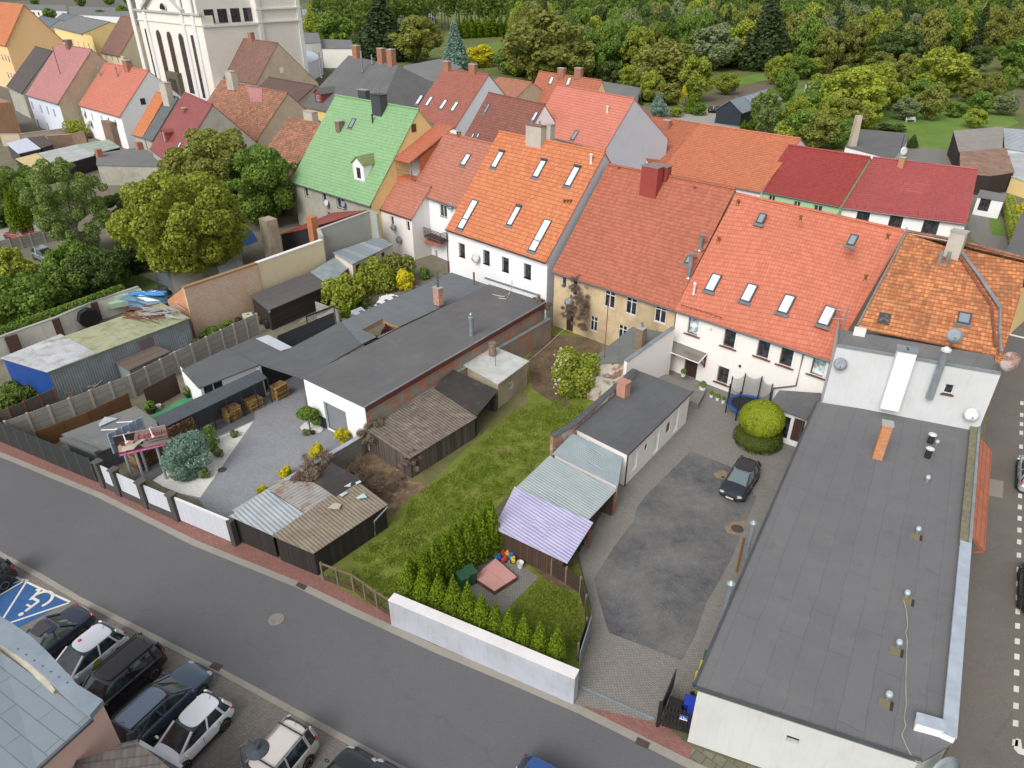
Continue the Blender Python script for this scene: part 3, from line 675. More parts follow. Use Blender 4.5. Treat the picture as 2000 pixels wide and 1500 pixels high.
# ---------------------------------------------------------------- foliage helpers
LF_MID = leaf('leaves_mid_green', '7b9440', '4f6629'); LF_BRT = leaf('leaves_bright_green', 'a5ab42', '69792c'); LF_OLV = leaf('leaves_olive', '94964a', '60662e')
LF_DRK = leaf('leaves_dark_green', '5f7238', '3c4c26'); LF_GRY = leaf('leaves_grey_green', '8a9468', '667050'); LF_YEL = leaf('leaves_yellow', 'd8c62e', 'a39a2a'); LF_THU = leaf('thuja_green', '788a1c', '42580e', .2)
LF_BLU = leaf('blue_spruce_needles', '8ba294', '5c7568', .1); LF_SPR = leaf('spruce_needles', '53613a', '333f27'); LF_RED = leaf('dark_red_leaves', '5a2a30', '3a1c24'); LF_BIR = leaf('birch_leaves', '82924e', '586a36')
LF_DEAD = leaf('dead_creeper', '8f7f70', '6e5e50'); LF_FLO = leaf('cream_blossom', 'd8cdb0', 'b8a888'); LF_BALL = leaf('clipped_golden_green', '969e2c', '6c781e', .1); LF_BALD = leaf('clipped_dark_green', '55601c', '3c4616', .1); LF_GRA = leaf('long_grass', '6a7a34', '4c5c28')
BARK = plain('bark', '5c5044', '443a32', 6, .95, bmp=.03); BARKW = plain('birch_bark', 'b5afa4', '6e685e', 6, .9)
def leafmesh(name, lobes, n, size, seed, up=.25, tall=1.0, shell=.75, flat=.55, off=(0, 0, 0), thin=0):
    rs = np.random.RandomState(seed); L = np.array([l[:4] for l in lobes], float); wt = L[:, 3] ** 2; idx = rs.choice(len(L), n, p=wt / wt.sum())
    d = rs.normal(size=(n, 3)); d[:, 2] += up; d /= np.linalg.norm(d, axis=1)[:, None]
    rad = L[idx, 3] * (shell + (1.06 - shell) * rs.rand(n) ** .6); c = L[idx, :3] + d * rad[:, None] * np.array([1, 1, tall])
    nr = d * flat + rs.normal(size=(n, 3)) * .45; nr /= np.linalg.norm(nr, axis=1)[:, None]
    t = np.cross(nr, rs.normal(size=(n, 3))); t /= np.linalg.norm(t, axis=1)[:, None]; b = np.cross(nr, t)
    s = (size * (.55 + .9 * rs.rand(n)))[:, None] * .5
    if thin: t = t * 3.2; b = b * .28
    v = np.empty((n, 4, 3)); v[:, 0] = c - t * s - b * s * .7; v[:, 1] = c + t * s * .6 - b * s; v[:, 2] = c + t * s + b * s * .7; v[:, 3] = c - t * s * .6 + b * s
    v = v.reshape(-1, 3) + np.array(off)
    me = bpy.data.meshes.new(name); me.vertices.add(4 * n); me.vertices.foreach_set('co', v.astype(np.float32).ravel()); me.loops.add(4 * n); me.loops.foreach_set('vertex_index', np.arange(4 * n, dtype=np.int32))
    me.polygons.add(n); me.polygons.foreach_set('loop_start', np.arange(0, 4 * n, 4, dtype=np.int32)); me.update(calc_edges=True); return me
def leafobj(name, c, lobes, n, size, mat, seed, parent=None, tall=1.0, **k):
    base = OFF[parent.name] if parent is not None else Vector(c); o_ = Vector(c) - base
    me = leafmesh(name, lobes, n, size, seed, tall=tall, off=tuple(o_), **k); me.materials.append(mat)
    o = bpy.data.objects.new(name, me); C.objects.link(o)
    if parent is not None: o.parent = parent
    else: o.location = base
    OFF[o.name] = base; return o
def lobes_broad(seed, h, w, n=26, base=.28, top=1.0, lr=.2):
    r = random.Random(seed); out = []
    zc = h * (base + top) / 2; hz = h * (top - base) / 2
    for k in range(n):
        a = r.uniform(0, 6.283); t = r.uniform(-1, 1); q = math.sqrt(max(0, 1 - t * t)); m = r.uniform(.5, .95)
        rr = w * lr * r.uniform(.45, 1.1) * (1.25 - .45 * m)
        out.append((math.cos(a) * q * w / 2 * m, math.sin(a) * q * w / 2 * m, zc + t * hz * .85 * r.uniform(.8, 1.05), rr))
    out.append((0, 0, zc, w * .22)); return out
def lobes_cone(seed, h, w, n=40, base=.06, pw=1.0):
    r = random.Random(seed); out = []
    for k in range(n):
        t = (k + .5) / n; z = h * (base + (1 - base) * t); rr = w / 2 * (1 - t) ** pw + .06 * w; a = k * 2.4
        lr = rr * .5 + w * .02; out.append((math.cos(a) * (rr - lr * .8), math.sin(a) * (rr - lr * .8), z, lr))
    return out
def lobes_column(seed, h, w, n=16):
    out = []
    for k in range(n):
        t = (k + .5) / n; r = w / 2 * min(1, (1.02 - t) * 1.55) * min(1, .7 + t * 2); out.append((math.cos(k * 2.4) * r * .2, math.sin(k * 2.4) * r * .2, h * t * .97 + .05, r * .85))
    return out
def trunk(root, c, h, r, mat=BARK, limbs=5, seed=0, lean=.04, crown_w=3.0, name='trunk'):
    rd = random.Random(seed); c = Vector(c); mb = MB(); top = c + Vector((rd.uniform(-lean, lean) * h, rd.uniform(-lean, lean) * h, h * .8))
    mb.tube([c, lerp(c, top, .4), top], [r, r * .75, r * .2], 8)
    for k in range(limbs):
        t = rd.uniform(.3, .7); s_ = lerp(c, top, t); a = k * 6.283 / max(1, limbs) + rd.uniform(-.3, .3); e = s_ + Vector((math.cos(a) * crown_w * .33, math.sin(a) * crown_w * .33, h * rd.uniform(.18, .32)))
        mb.tube([s_, lerp(s_, e, .5) + UP * .05 * h, e], [r * .45, r * .3, r * .08], 6)
    return mb.build(name, mat, root, smooth=True)
def mktree(name, label, cat, c, h, w, kind, mat, n=2600, size=.4, seed=0, group=None, bark=BARK, **k):
    root = thing(name, label, cat, c, group)
    nl = k.pop('nl', 12 if kind == 'bush' else 26)
    if kind == 'broad': lb = lobes_broad(seed, h, w, n=nl, **k); trunk(root, c, h * .8, max(.08, h * .022), bark, 6, seed, crown_w=w)
    elif kind == 'cone': lb = lobes_cone(seed, h, w, **k); trunk(root, c, h * 1.1, max(.05, h * .012), bark, 0, seed, 0)
    elif kind == 'column': lb = lobes_column(seed, h, w); trunk(root, c, h * .5, max(.04, h * .012), bark, 0, seed, 0)
    elif kind == 'bush': lb = lobes_broad(seed, h, w, n=nl, base=.0, lr=.27); trunk(root, c, h * .6, .05, bark, 3, seed, crown_w=w)
    leafobj('crown' if kind != 'bush' else 'foliage', c, lb, n, size, mat, seed, root, tall=1.0 if kind != 'broad' else .9); return root
# ---------------------------------------------------------------- the row of houses
T_OR = tiles('orange_tiles', 'e0814f', 'd2703f', .42, .24, .5, .12); T_BR = tiles('brown_red_tiles', 'c46a4c', 'b55c40', .35, .24, .45, .15)
T_SAL = tiles('salmon_tiles', 'de7858', 'd26c4e', .37, .24, .42, .12); T_SAL2 = tiles('pale_salmon_metal_tiles', 'e08068', 'd67660', .4, .24, .4, .1)
T_OLD = tiles('weathered_orange_tiles', 'f89a58', 'd0703c', .36, .24, .75, .3, .6, '5d4638', .9, .8, .24)
T_OLD2 = tiles('mottled_old_tiles', 'd0865e', '985c44', .36, .24, .6, .3, .8, '6b5a4e', .9, .7, .22)
T_OLD3 = tiles('brown_flat_tiles', '9c7060', '8a5c4c', .3, .22, .55, .3, .5, '5a4a42', .9, .4, .2)
T_GRN = tiles('green_metal_tiles', '8abb7e', '80b275', .4, .24, .35, .06, 0, '4a3a30', .5, .5, .14)
T_MAR = tiles('maroon_tiles', 'b06452', 'a25846', .38, .24, .5, .1); T_MET = tiles('pink_brown_tiles', 'c67860', 'ba6c54', .38, .24, .4, .1)
T_K1 = tiles('rust_tiles', 'c96e4a', 'b5603e', .37, .24, .5, .15); T_K2 = tiles('orange_profiled_sheet', 'dc7c50', 'ce6c44', .36, .3, .5, .05, 0, '4a3a30', .5, .2, .3)
T_DR = tiles('dark_red_metal', 'b03c34', 'a23430', .36, .24, .45, .05, 0, '4a3a30', .45, .3, .2); T_DR2 = tiles('claret_metal', 'b8504e', 'ac4846', .36, .24, .45, .05, 0, '4a3a30', .45, .3, .2)
T_RED = tiles('dull_red_metal', 'a34a46', '98423f', .38, .24, .4, .05, 0, '4a3a30', .5, .3, .2); T_PINK = tiles('faded_pink_asbestos', 'c27d7c', 'b87370', .5, .3, .25, .1, .25, '8c6a66', .9, .2, .12)
T_GREY = tiles('grey_slates', '6e7274', '5c6062', .35, .24, .5, .2); T_SO = tiles('bright_orange_tiles', 'd97f48', 'cf7038', .36, .24, .5, .15)
F_DARK = felt('dark_roof_felt', '5c5c5e', '6c6b69', 1.0, 8, 90, .3, .15); F_GREY = felt('grey_roof_felt', '6d6e6e', '817f7a', 1.0, 6, 90, .45, .3)
F_ANTH = felt('anthracite_felt', '56585b', '636567', 1.05, 5, 90, .4, .1); F_BIG = felt('patched_roof_felt', '67676a', '72716f', 1.0, 5.5, 0, .3, .12)
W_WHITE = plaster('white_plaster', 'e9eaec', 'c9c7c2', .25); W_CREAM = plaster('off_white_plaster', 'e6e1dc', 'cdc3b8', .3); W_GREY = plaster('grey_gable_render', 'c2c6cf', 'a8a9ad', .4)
W_OCH = peeling('ochre_crumbling_plaster', 'd6bf9a', 'a8785c', .66, 'a08c70'); W_YEL = plaster('yellow_plaster', 'ecd08e', 'c4a872', .4); W_BEI = plaster('beige_gable', 'bfae96', '8c7c68', .7)
W_DIRTY = plaster('grey_dirty_render', 'aaa69a', '6f6c64', .8); W_GRN = plaster('green_plaster', 'a3c49a', '8aa583', .3); W_PALEY = plaster('pale_apricot', 'f0c590', 'd9ac7a', .25)

# white house with the orange roof
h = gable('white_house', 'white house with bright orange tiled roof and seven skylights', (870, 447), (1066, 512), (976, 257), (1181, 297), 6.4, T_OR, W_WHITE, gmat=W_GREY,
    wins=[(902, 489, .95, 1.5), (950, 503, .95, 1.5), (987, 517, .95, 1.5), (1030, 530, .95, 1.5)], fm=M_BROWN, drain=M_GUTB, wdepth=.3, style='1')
H1 = h; R = h['root']; rp = h['roofpl']
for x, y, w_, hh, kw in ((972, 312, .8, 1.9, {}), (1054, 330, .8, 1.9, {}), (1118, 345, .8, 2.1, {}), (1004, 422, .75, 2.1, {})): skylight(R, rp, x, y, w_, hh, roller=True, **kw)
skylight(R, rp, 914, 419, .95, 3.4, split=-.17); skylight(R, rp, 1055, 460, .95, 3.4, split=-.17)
c = rp.at(1046, 278); chimney(R, (c.x, c.y), 2.0, .75, 13, c.z + 1.6, M_CHW, pots=2, cap=plain('mossy_cap', '8c5a48', '6a6258', 4)); c = rp.at(1068, 272); chimney(R, (c.x + .3, c.y + .3), .7, .7, 13, c.z + 1.3, M_CHW)
roofvent(R, rp, 1154, 318, .8, .1, M_WHITE)
for x in (1102, 1108, 1114): roofvent(R, rp, x, 396, .3, .08, M_COPPER)
dish(R, h['wallpl'].at(933, 504), h['n'], .5, M_DISHW)
downpipe(R, h['wallpl'], 874, 455, 880, 532, M_GUTB)
MB().obox(h['wallpl'].at(948, 543) + h['n'] * .02, (h['wallpl'].at(1056, 578) - h['wallpl'].at(948, 543)), h['n'] * .12, UP * .14).build('cable_duct', M_ZINC, R)
# brown-roofed crumbling house
h = gable('crumbling_house', 'old ochre house with crumbling plaster and brown-red tiled roof', (1078, 530), (1318, 605), (1184, 321), (1437, 378), 5.6, T_BR, W_OCH,
    wins=[(1102, 549, .55, 1.3, {'s': '1'}), (1123, 563, .6, 1.5, {'s': '1', 'pm': M_PANE}), (1191, 583, 1.1, 1.75), (1233, 596, 1.1, 1.75), (1290, 612, 1.1, 1.7), (1160, 632, .8, 1.5), (1216, 649, .9, 1.4),
          (1113, 627, .8, 2.1, {'s': '1', 'fm': M_BROWN, 'pm': planks('brown_door', '3a2622', '4a302a'), 'sill': False, 'name': 'door'})], style='4', dr=(8.0, 13.9), wdepth=.12, sm=M_WHITE)
H2 = h; R = h['root']; rp = h['roofpl']; B = h
cpos = rp.at(1272, 372); mr = brick('red_chimney', '9c4038', '94403a', '80342e', .3, .3, .004, .8)
chimney(R, (cpos.x - .1, cpos.y), 1.7, .85, 11.5, 14.8, mr, cap=plain('chimney_top_concrete', '8a827c', '6f6862', 4)); chimney(R, (cpos.x + .75, cpos.y + .75), 1.9, .7, 11.5, 14.7, mr, cap=plain('chimney_top_concrete'))
for x, y, hh in ((1367, 487, 1.3), (1345, 541, 2.1)):
    o = roofvent(R, rp, x, y, hh, .17, M_ZINC, 'flue')
roofvent(R, rp, 1377, 476, .3, .09, T_BR); roofvent(R, rp, 1370, 493, .3, .09, T_BR); roofvent(R, rp, 1357, 507, .3, .09, T_BR); roofvent(R, rp, 1207, 331, .3, .09, T_BR); roofvent(R, rp, 1355, 370, .3, .09, T_BR)
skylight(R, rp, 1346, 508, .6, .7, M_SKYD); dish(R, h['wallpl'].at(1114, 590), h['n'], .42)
for x, y in ((1183, 572), (1225, 586), (1283, 603)): pass
# salmon-roofed white house
h = gable('white_house', 'white house with salmon tiled roof, row of four white skylights and glass door canopy', (1318, 605), (1622, 704), (1437, 378), (1770, 452), 5.7, T_SAL, W_CREAM,
    skew=(None, None), wins=[(1354, 638, .95, 1.45, {'pm': M_PANEL}), (1425, 662, .95, 1.45), (1491, 682, .95, 1.45), (1536, 698, .95, 1.45), (1598, 717, .95, 1.45, {'pm': M_PANEL}),
          (1412, 733, .95, 1.45, {'s': 'x'}), (1348, 724, 1.2, 2.1, {'name': 'door', 'pm': planks('brown_door'), 'sill': False})], fm=M_BROWN, style='1', wdepth=.22, back=True, oh=.25)
H3 = h; R = h['root']; rp = h['roofpl']; wp = h['wallpl']
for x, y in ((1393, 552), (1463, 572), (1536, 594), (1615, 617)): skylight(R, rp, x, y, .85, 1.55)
for x, y in ((1487, 427), (1665, 469)): skylight(R, rp, x, y, .6, .9, M_SKYD)
for x, y in ((1441, 398), (1403, 471), (1563, 430), (1733, 466), (1690, 546)): roofvent(R, rp, x, y, .35, .09, M_COPPER)
roofvent(R, rp, 1355, 573, .9, .08, M_WHITE)
for k in range(9):   # snow guard
    x = 1332 + k * 9.5; a = rp.at(x, 597 + k * 3.1); MB().beam(a, a + rp.n * .22, .04).build('snow_guard', M_TANK, R)
a, b = rp.at(1330, 596), rp.at(1412, 622); MB().tube([a + rp.n * .2, b + rp.n * .2], .03, 5).build('snow_guard_rail', M_TANK, R)
n, u = h['n'], h['u']
for x, y, w_, hh in ((1354, 638, .95, 1.45), (1425, 662, .95, 1.45), (1491, 682, .95, 1.45), (1536, 698, .95, 1.45), (1598, 717, .95, 1.45), (1412, 733, .95, 1.45)):  # raised white surrounds
    p = wp.at(x, y); mb = MB(); t = .2
    zt = min(hh / 2 + t, h['zf'] - p.z - .01)
    for a0, a1, z0_, z1_ in ((-w_ / 2 - t, -w_ / 2, -hh / 2, zt), (w_ / 2, w_ / 2 + t, -hh / 2, zt)): MB().obox(p + u * a0 + UP * z0_ + n * .004, u * (a1 - a0), n * .04, UP * (z1_ - z0_)).build('window_surround', M_WHITE, R)
    MB().obox(p - u * (w_ / 2 + .25) - UP * (hh / 2 + .08) + n * .005, u * (w_ + .5), n * .16, UP * .07).build('sill', M_SILL, R)
p = wp.at(1570, 695) ; dp = [wp.at(1570, 692) + n * .12, wp.at(1556, 752) + n * .12, wp.at(1512, 757) + n * .12, wp.at(1506, 786) + n * .12]
MB().tube(dp, .06, 6).build('downpipe', M_GUT, R)
# glass canopy over the door
a, b, c_, d_ = wp.at(1315, 665), wp.at(1382, 690), None, None
o0 = n * 1.35 - UP * .38; cnp = MB(); cnp.slab([a, b, b + o0, a + o0], .03).build('canopy_glass', paint('smoked_polycarbonate', '6e6a62', .15), R)
mb = MB(); [mb.beam(p_, q_, .06) for p_, q_ in ((a, b), (b, b + o0), (b + o0, a + o0), (a + o0, a))]; cf = mb.build('canopy_frame', M_WHITE, R)
for p_ in (a + u * .3, b - u * .1): MB().beam(p_ - UP * 1.15 + n * .05, p_ + n * 1.0 - UP * .33, .1).beam(p_ - UP * 1.3 + n * .05, p_ + n * .05, .12).build('canopy_bracket', M_BROWN, R)
for x, y in ((1389, 641), (1446, 714)): MB().lathe(wp.at(x, y) + n * .02, [(.09, 0), (.11, .1), (.06, .2)], 8, n).build('wall_lamp', M_DARK if x > 1400 else M_WHITE, R)
# paved landing and steps by the door
ld = Ps([(1296, 728), (1378, 762), (1364, 790), (1300, 760), (1280, 738)], .5); L_ = tag(MB().prism([(p_.x, p_.y) for p_ in ld], 0, .5).build('paved_landing', PV_WARM, udir=RU), 'paved raised landing in front of the canopied door', 'landing')

# corner house with weathered orange tiles behind a tall white fire wall
zt = 7.2
A0 = P(1607, 783, 3.9)                                # foot of the white wall on the flat roof
A1 = P(1912, 843, 3.9)
uu = (A1 - A0).normalized(); nn = Vector((uu.y, -uu.x, 0))
zw = hitp(1635, 677, A0, nn).z; wt0 = hitp(1633, 677, A0, nn); wt1 = hitp(1955, 731, A0, nn)
root = thing('corner_house', 'corner house with weathered patchy orange tiles above a tall blank white wall', 'house', ((A0.x + A1.x) / 2 + nn.x * -4, (A0.y + A1.y) / 2 - nn.y * 4, 0)); R = root
zw = (wt0.z + wt1.z) / 2
L0 = Vector((A0.x, A0.y, 0)); L1 = Vector((wt1.x, wt1.y, 0)); bk = -nn * 9.5
zd = zw - .25
wm = MB(); wlen = (L1 - L0).length
wpl = Plane(L0, uu, nn)
pw_ = wpl.at(1853, 760); ow = [((pw_ - L0).dot(uu) - .28, (pw_ - L0).dot(uu) + .28, pw_.z - .35, pw_.z + .35)]
wall_mesh(wm, L0, L1, 0, zw, ow, .15)
wm.poly([L1, L1 + bk, L1 + bk + UP * zd, L1 + UP * zd]); wm.poly([L1 - nn * .3 + UP * zw, L1 + UP * zw, L0 + UP * zw, L0 - nn * .3 + UP * zw]); wm.poly([L0 - nn * .3 + UP * zd, L1 - nn * .3 + UP * zd, L1 - nn * .3 + UP * zw, L0 - nn * .3 + UP * zw][::-1])
wm.poly([L0 + bk, L0, L0 + UP * zw, L0 + bk + UP * zw][::1]); wm.poly([L1 + bk, L0 + bk, L0 + bk + UP * zd, L1 + bk + UP * zd])
wm.build('wall', plaster('weathered_white_wall', 'c9cbcd', 'a5a298', .45), root)
window(root, L0, uu, nn, ow[0], .15, '1', M_FRAME); MB().obox(L0 + uu * (ow[0][0] - .1) + UP * (ow[0][2] - .1) + nn * .003, uu * .76, nn * .1, UP * .08).build('sill', M_SILL, root)
MB().obox(L0 + UP * (zw + .003) - nn * .33, uu * wlen, nn * .4, UP * .05).build('coping', M_ZINC, root)
# deck of felt behind the coping and tile roof above it
dk = [hitp(x, y, Vector((0, 0, zd + .02)), UP) for x, y in ((1637, 640), (1672, 640), (1945, 692), (1958, 728), (1633, 680))]
MB().slab([L0 - nn * .32 + UP * (zd + .02), L1 - nn * .32 + UP * (zd + .02), L1 - nn * 3.2 + UP * (zd + .02), L0 - nn * 3.4 + UP * (zd + .02)], .1).build('roof_deck', F_GREY, root)
EL = P(1674, 638, zd + .15); EM = P(1945, 692, zd + .15)
RL = hitp(1770, 453, H3['R1'], H3['n']) ; RL = H3['R1'].copy()
ridge_z = RL.z
slope_n = (EM - EL).normalized().cross((RL - EL).normalized()); 
if slope_n.z < 0: slope_n = -slope_n
tp = Plane(EL, (EM - EL).normalized(), slope_n)
q = lambda x, y: tp.at(x, y)
tri = [q(1674, 638), q(1945, 692), q(1953, 612), q(1872, 490), q(1770, 455)]
MB().slab(tri, .15).build('roof', T_OLD, root)
EM2 = q(1945, 692); pe = [q(1953, 612) - UP * .5, q(1872, 490) - UP * .5, q(1860, 470) - UP * .4, q(2010, 505) - UP * .4, q(2000, 560) - UP * .6, q(1962, 688) - UP * .8, q(1948, 692) - UP * .5]
MB().slab(pe, .12).build('roof', T_OLD, root)
bR = [q(1862, 470) + Vector((0, 0, -.1)), q(2010, 505) + Vector((0, 0, -.1)), q(2010, 505) + RN * 6 - UP * 4, q(1770, 455) + RN * 6 - UP * 4, q(1770, 455)]
MB().slab(bR, .1).build('roof', T_OLD2, root)
MB().tube([q(1870, 486) + UP * .12, q(1911, 540) + UP * .12, q(1953, 604) + UP * .12], .12, 6).tube([q(1953, 604) + UP * .1, q(1951, 650) + UP * .1, q(1955, 690) + UP * .1], .09, 6).build('flashing', M_ZINC, root)
MB().tube([q(1868, 495) + UP * .1, q(1936, 600) + UP * .1, q(1943, 680) + UP * .1], .1, 6).build('ridge_tiles', tiles('ridge_red', 'a05a44', '8a4a38'), root)
MB().tube([q(1770, 455) + UP * .05, q(1674, 638) + UP * .05], .09, 6).build('verge_mortar', plain('verge_mortar', '8f8578', '6a6258', 5), root)
MB().tube([q(1771, 454) + UP * .1, q(1868, 472) + UP * .1, q(2010, 503) - UP * .1], .12, 6).build('ridge_tiles', T_OLD2, root)
for pts_ in ((q(1945, 692), q(1945, 692) - nn * 0),): pass
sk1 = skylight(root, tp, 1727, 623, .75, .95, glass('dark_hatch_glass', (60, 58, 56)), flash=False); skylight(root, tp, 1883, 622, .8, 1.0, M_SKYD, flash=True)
c = q(1860, 497); chimney(root, (c.x, c.y), 1.0, .75, c.z - 1.4, c.z + 1.7, M_CHW, cap=M_CONC)
for x in (1833, 1848): o = q(x, 515); MB().tube([o - UP * .1, o + UP * .9], .13, 8).build('flue', M_ZINC, root)
# big white duct and metal flue on the white wall
n = nn; u = uu
fb = wpl.at(1758, 700); ff = P(1737, 835, 4.05)
tpz = zw + .75; dx = (wpl.at(1760, 715) - L0).dot(u)
MB().obox(L0 + u * (dx - .55) + n * .01 + UP * 4.6, u * 1.1, n * .75, UP * (tpz - 4.6)).build('duct', W_WHITE, root)
MB().obox(L0 + u * (dx - .62) - n * .08 + UP * (tpz + .003), u * 1.24, n * .9, UP * .1).build('duct_cap', M_ZINC, root)
for k in (-.1, .1): MB().obox(L0 + u * (dx - .06 + k * 0) + n * (.35 + k * 1.2) + UP * (tpz + .105), u * .14, n * .12, UP * .02).build('duct_vent', M_DARK, root)
dx2 = (wpl.at(1835, 715) - L0).dot(u); MB().tube([L0 + u * dx2 + n * .3 + UP * (zw - 2.4), L0 + u * dx2 + n * .3 + UP * (zw + 1.1)], .22, 10).tube([L0 + u * dx2 + n * .3 + UP * (zw - 2.2), L0 + u * dx2 + UP * (zw - 2.2)], .2, 8).build('flue', M_ZINC, root)
MB().lathe(L0 + u * dx2 + n * .3 + UP * (zw + 1.1), [(.3, 0), (.3, .12), (.05, .3)], 10).build('flue_cap', M_DISHW, root)
dish(root, wpl.at(1641, 710), n, .42); dish(root, wpl.at(1896, 808), n, .45, M_DISHW)
dkp = Plane(Vector((0, 0, zd)), u, UP)
p_ = dkp.at(1852, 690); MB().tube([p_, p_ + UP * 1.2], .035, 6).build('dish_pole', M_TANK, root); dish(root, p_ + UP * 1.2 - n * .3, n, .48)
p_ = wpl.at(1955, 720) + UP * .3; dd = dish(root, p_ + u * .2 + UP * .2 - n * .2, (n + u * .3), .62, peeling('rusty_white_dish', 'c9c6c0', '8a4a30', .5, '7a4030'))
p_ = dkp.at(1677, 655); MB().box(p_, .75, .35, .55, math.atan2(u.y, u.x), p_.z).build('air_conditioner', M_WHITE, root)
# television aerial at the eaves
p_ = dkp.at(1640, 668); mb = MB().tube([p_, p_ + UP * 2.6], .03, 5).tube([p_ + UP * 2.3 - u * 1.1, p_ + UP * 2.3 + u * .2], .02, 4).tube([p_ + UP * 1.7 - u * 1.1 + n * .2, p_ + UP * 1.7 + u * .1], .02, 4)
for k in range(7): mb.tube([p_ + UP * 2.3 - u * (.1 + k * .15) - n * .25, p_ + UP * 2.3 - u * (.1 + k * .15) + n * .25], .01, 4)
mb.build('television_aerial', M_ZINC, root)

# green-roofed house
h = gable('green_roof_house', 'house with bright green metal roof, white dormer and yellow gable', (567, 355), (722, 402), (659, 185), (814, 215), 5.7, T_GRN, W_DIRTY, gmat=W_YEL,
    wins=[(598, 376, .8, 1.1), (633, 384, .8, 1.2), (665, 396, 1.6, 1.5, {'s': '2'}), (642, 421, .7, 1.0)], style='1', sm=M_SILL)
R = h['root']; rp = h['roofpl']; GH = h
skylight(R, rp, 688, 241, .8, 1.3, M_SKYD); c = rp.at(664, 251); chimney(R, (c.x, c.y), .9, .8, c.z - .8, c.z + .9, M_CHO)
c = rp.at(742, 215); chimney(R, (c.x, c.y), 1.8, 1.1, c.z - 1.5, 16.4, plain('dark_sheet_metal', '45484d', '3a3d42', rough=.6), cap=M_DARK, pots=0); MB().tube([Vector((c.x, c.y, 16.3)), Vector((c.x, c.y, 17))], .1, 6).build('flue', M_ZINC, R)
c = h['R0'] + h['u'] * 4.9 + RN * .9; chimney(R, (c.x, c.y), 1.6, .7, 13.5, 16.3, plain('dark_sheet_metal'), cap=M_ZINC)
roofvent(R, rp, 728, 239, .9, .1, M_DARK)
def dormer(R, rp, x, y, w_, hw, hr, wall, roof, ww=.7, wh=1.0, fm=None, depth=2.6, name='dormer', pane=None):
    """gabled dormer; (x, y) = foot of its front wall on the roof"""
    c = rp.at(x, y); u = rp.u; n = Vector((u.y, -u.x, 0)); a = c - u * w_ / 2; b = c + u * w_ / 2; z = c.z
    f = lambda p, zz, k=0: Vector((p.x, p.y, zz)) - n * k
    mb = MB(); wall_mesh(mb, a, b, z - .1, z + hw, [(w_ / 2 - ww / 2, w_ / 2 + ww / 2, z + hw * .45 - wh / 2, z + hw * .45 + wh / 2)], .08)
    mb.poly([f(a, z + hw), f(b, z + hw), f(c, z + hr)])
    mb.poly([f(b, z - .1), f(b, z - .1, depth), f(b, z + hw, depth), f(b, z + hw)]); mb.poly([f(a, z - .1, depth), f(a, z - .1), f(a, z + hw), f(a, z + hw, depth)])
    d = mb.build(name, wall, R)
    mb = MB()
    for s_, p in ((-1, a), (1, b)):
        e = p + u * s_ * .18; mb.slab([f(e, z + hw - .08, -.2), f(c, z + hr + .08, -.2), f(c, z + hr + .08, depth), f(e, z + hw - .08, depth)], .08)
    mb.build('dormer_roof', roof, d)
    window(d, a, u, n, (w_ / 2 - ww / 2, w_ / 2 + ww / 2, z + hw * .45 - wh / 2, z + hw * .45 + wh / 2), .08, '2', fm or M_FRAME, pane)
dormer(R, rp, 702, 352, 2.0, 2.0, 2.75, W_WHITE, tiles('green_dormer_tiles', '8a9a5e', '7a8a50', .4, .24, .4), .75, 1.2, M_BROWN, 3.2)
dish(R, h['wallpl'].at(641, 398), h['n'], .45, M_DISHW); dish(R, h['wallpl'].at(674, 400), h['n'], .4)
p_ = h['gpl'].at(808, 250)
MB().box(p_, .7, .1, .9, math.atan2(-h['n'].y, -h['n'].x)).build('window', M_BROWN, R)
# little white house between green and orange roofs, with loggia
h = gable('white_house', 'small white house with brick-red roof and two satellite dishes beside the green roof', (734, 405), (803, 428), (773, 345), (842, 365), 5.0, T_MET, W_CREAM, wins=[(766, 432, .6, 1.2, {'s': '1'}), (797, 442, .6, 1.2, {'s': '1'})], dr=(3.2, 8.05), D=7, sills=False, drain=M_GUTB, oh=.12)
R = h['root']; dish(R, h['wallpl'].at(740, 430), h['n'], .5, M_DISHW); dish(R, h['wallpl'].at(772, 444), h['n'], .4); dish(R, h['wallpl'].at(783, 468), h['n'], .42)
h = gable('white_house', 'narrow white house with brown-pink tiled roof and wooden balcony', (797, 373), (893, 405), (868, 262), (962, 277), 7.0, T_MET, W_WHITE,
    wins=[(826, 399, 1.05, 1.5, {'s': '2'}), (866, 412, 1.3, 1.4, {'s': '2'}), (838, 452, .8, 1.3), (809, 500, .7, 1.3, {'fm': M_BROWN}), (852, 500, .5, 1.5)], dr=(5.75, 12.9), wdepth=.15)
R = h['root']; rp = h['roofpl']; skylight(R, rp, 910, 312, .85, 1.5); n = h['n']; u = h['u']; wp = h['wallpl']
for x in (894, 899): roofvent(R, rp, x, 268, .6, .1, M_COPPER)
p_ = wp.at(843, 436); q_ = wp.at(876, 446)
def balcony(R, a, b, z, dep, hgt, slab, rail, n, solid=False, name='balcony'):
    a = Vector((a.x, a.y, z)); b = Vector((b.x, b.y, z)); o = MB().obox(a - UP * .15, b - a, n * dep, UP * .15).build(name, slab, R); mb = MB()
    c3 = [a + n * .05, a + n * dep, b + n * dep, b + n * .05]
    for s_, e in zip(c3, c3[1:]):
        if solid: mb.beam(s_ + UP * hgt / 2, e + UP * hgt / 2, .05, hgt * .9)
        else:
            for k in range(6): mb.beam(s_ + UP * hgt * (k + 1) / 6, e + UP * hgt * (k + 1) / 6, .04, .07)
    for s_ in c3[1:3]: mb.beam(s_, s_ + UP * hgt, .07)
    mb.build('railing', rail, o); return o
balcony(R, wp.at(840, 447), wp.at(876, 460), wp.at(840, 450).z - .3, 1.1, 1.0, plain('brown_planks', '54403a'), plain('dark_balcony_wood', '3d2c2a', rough=.7), n)
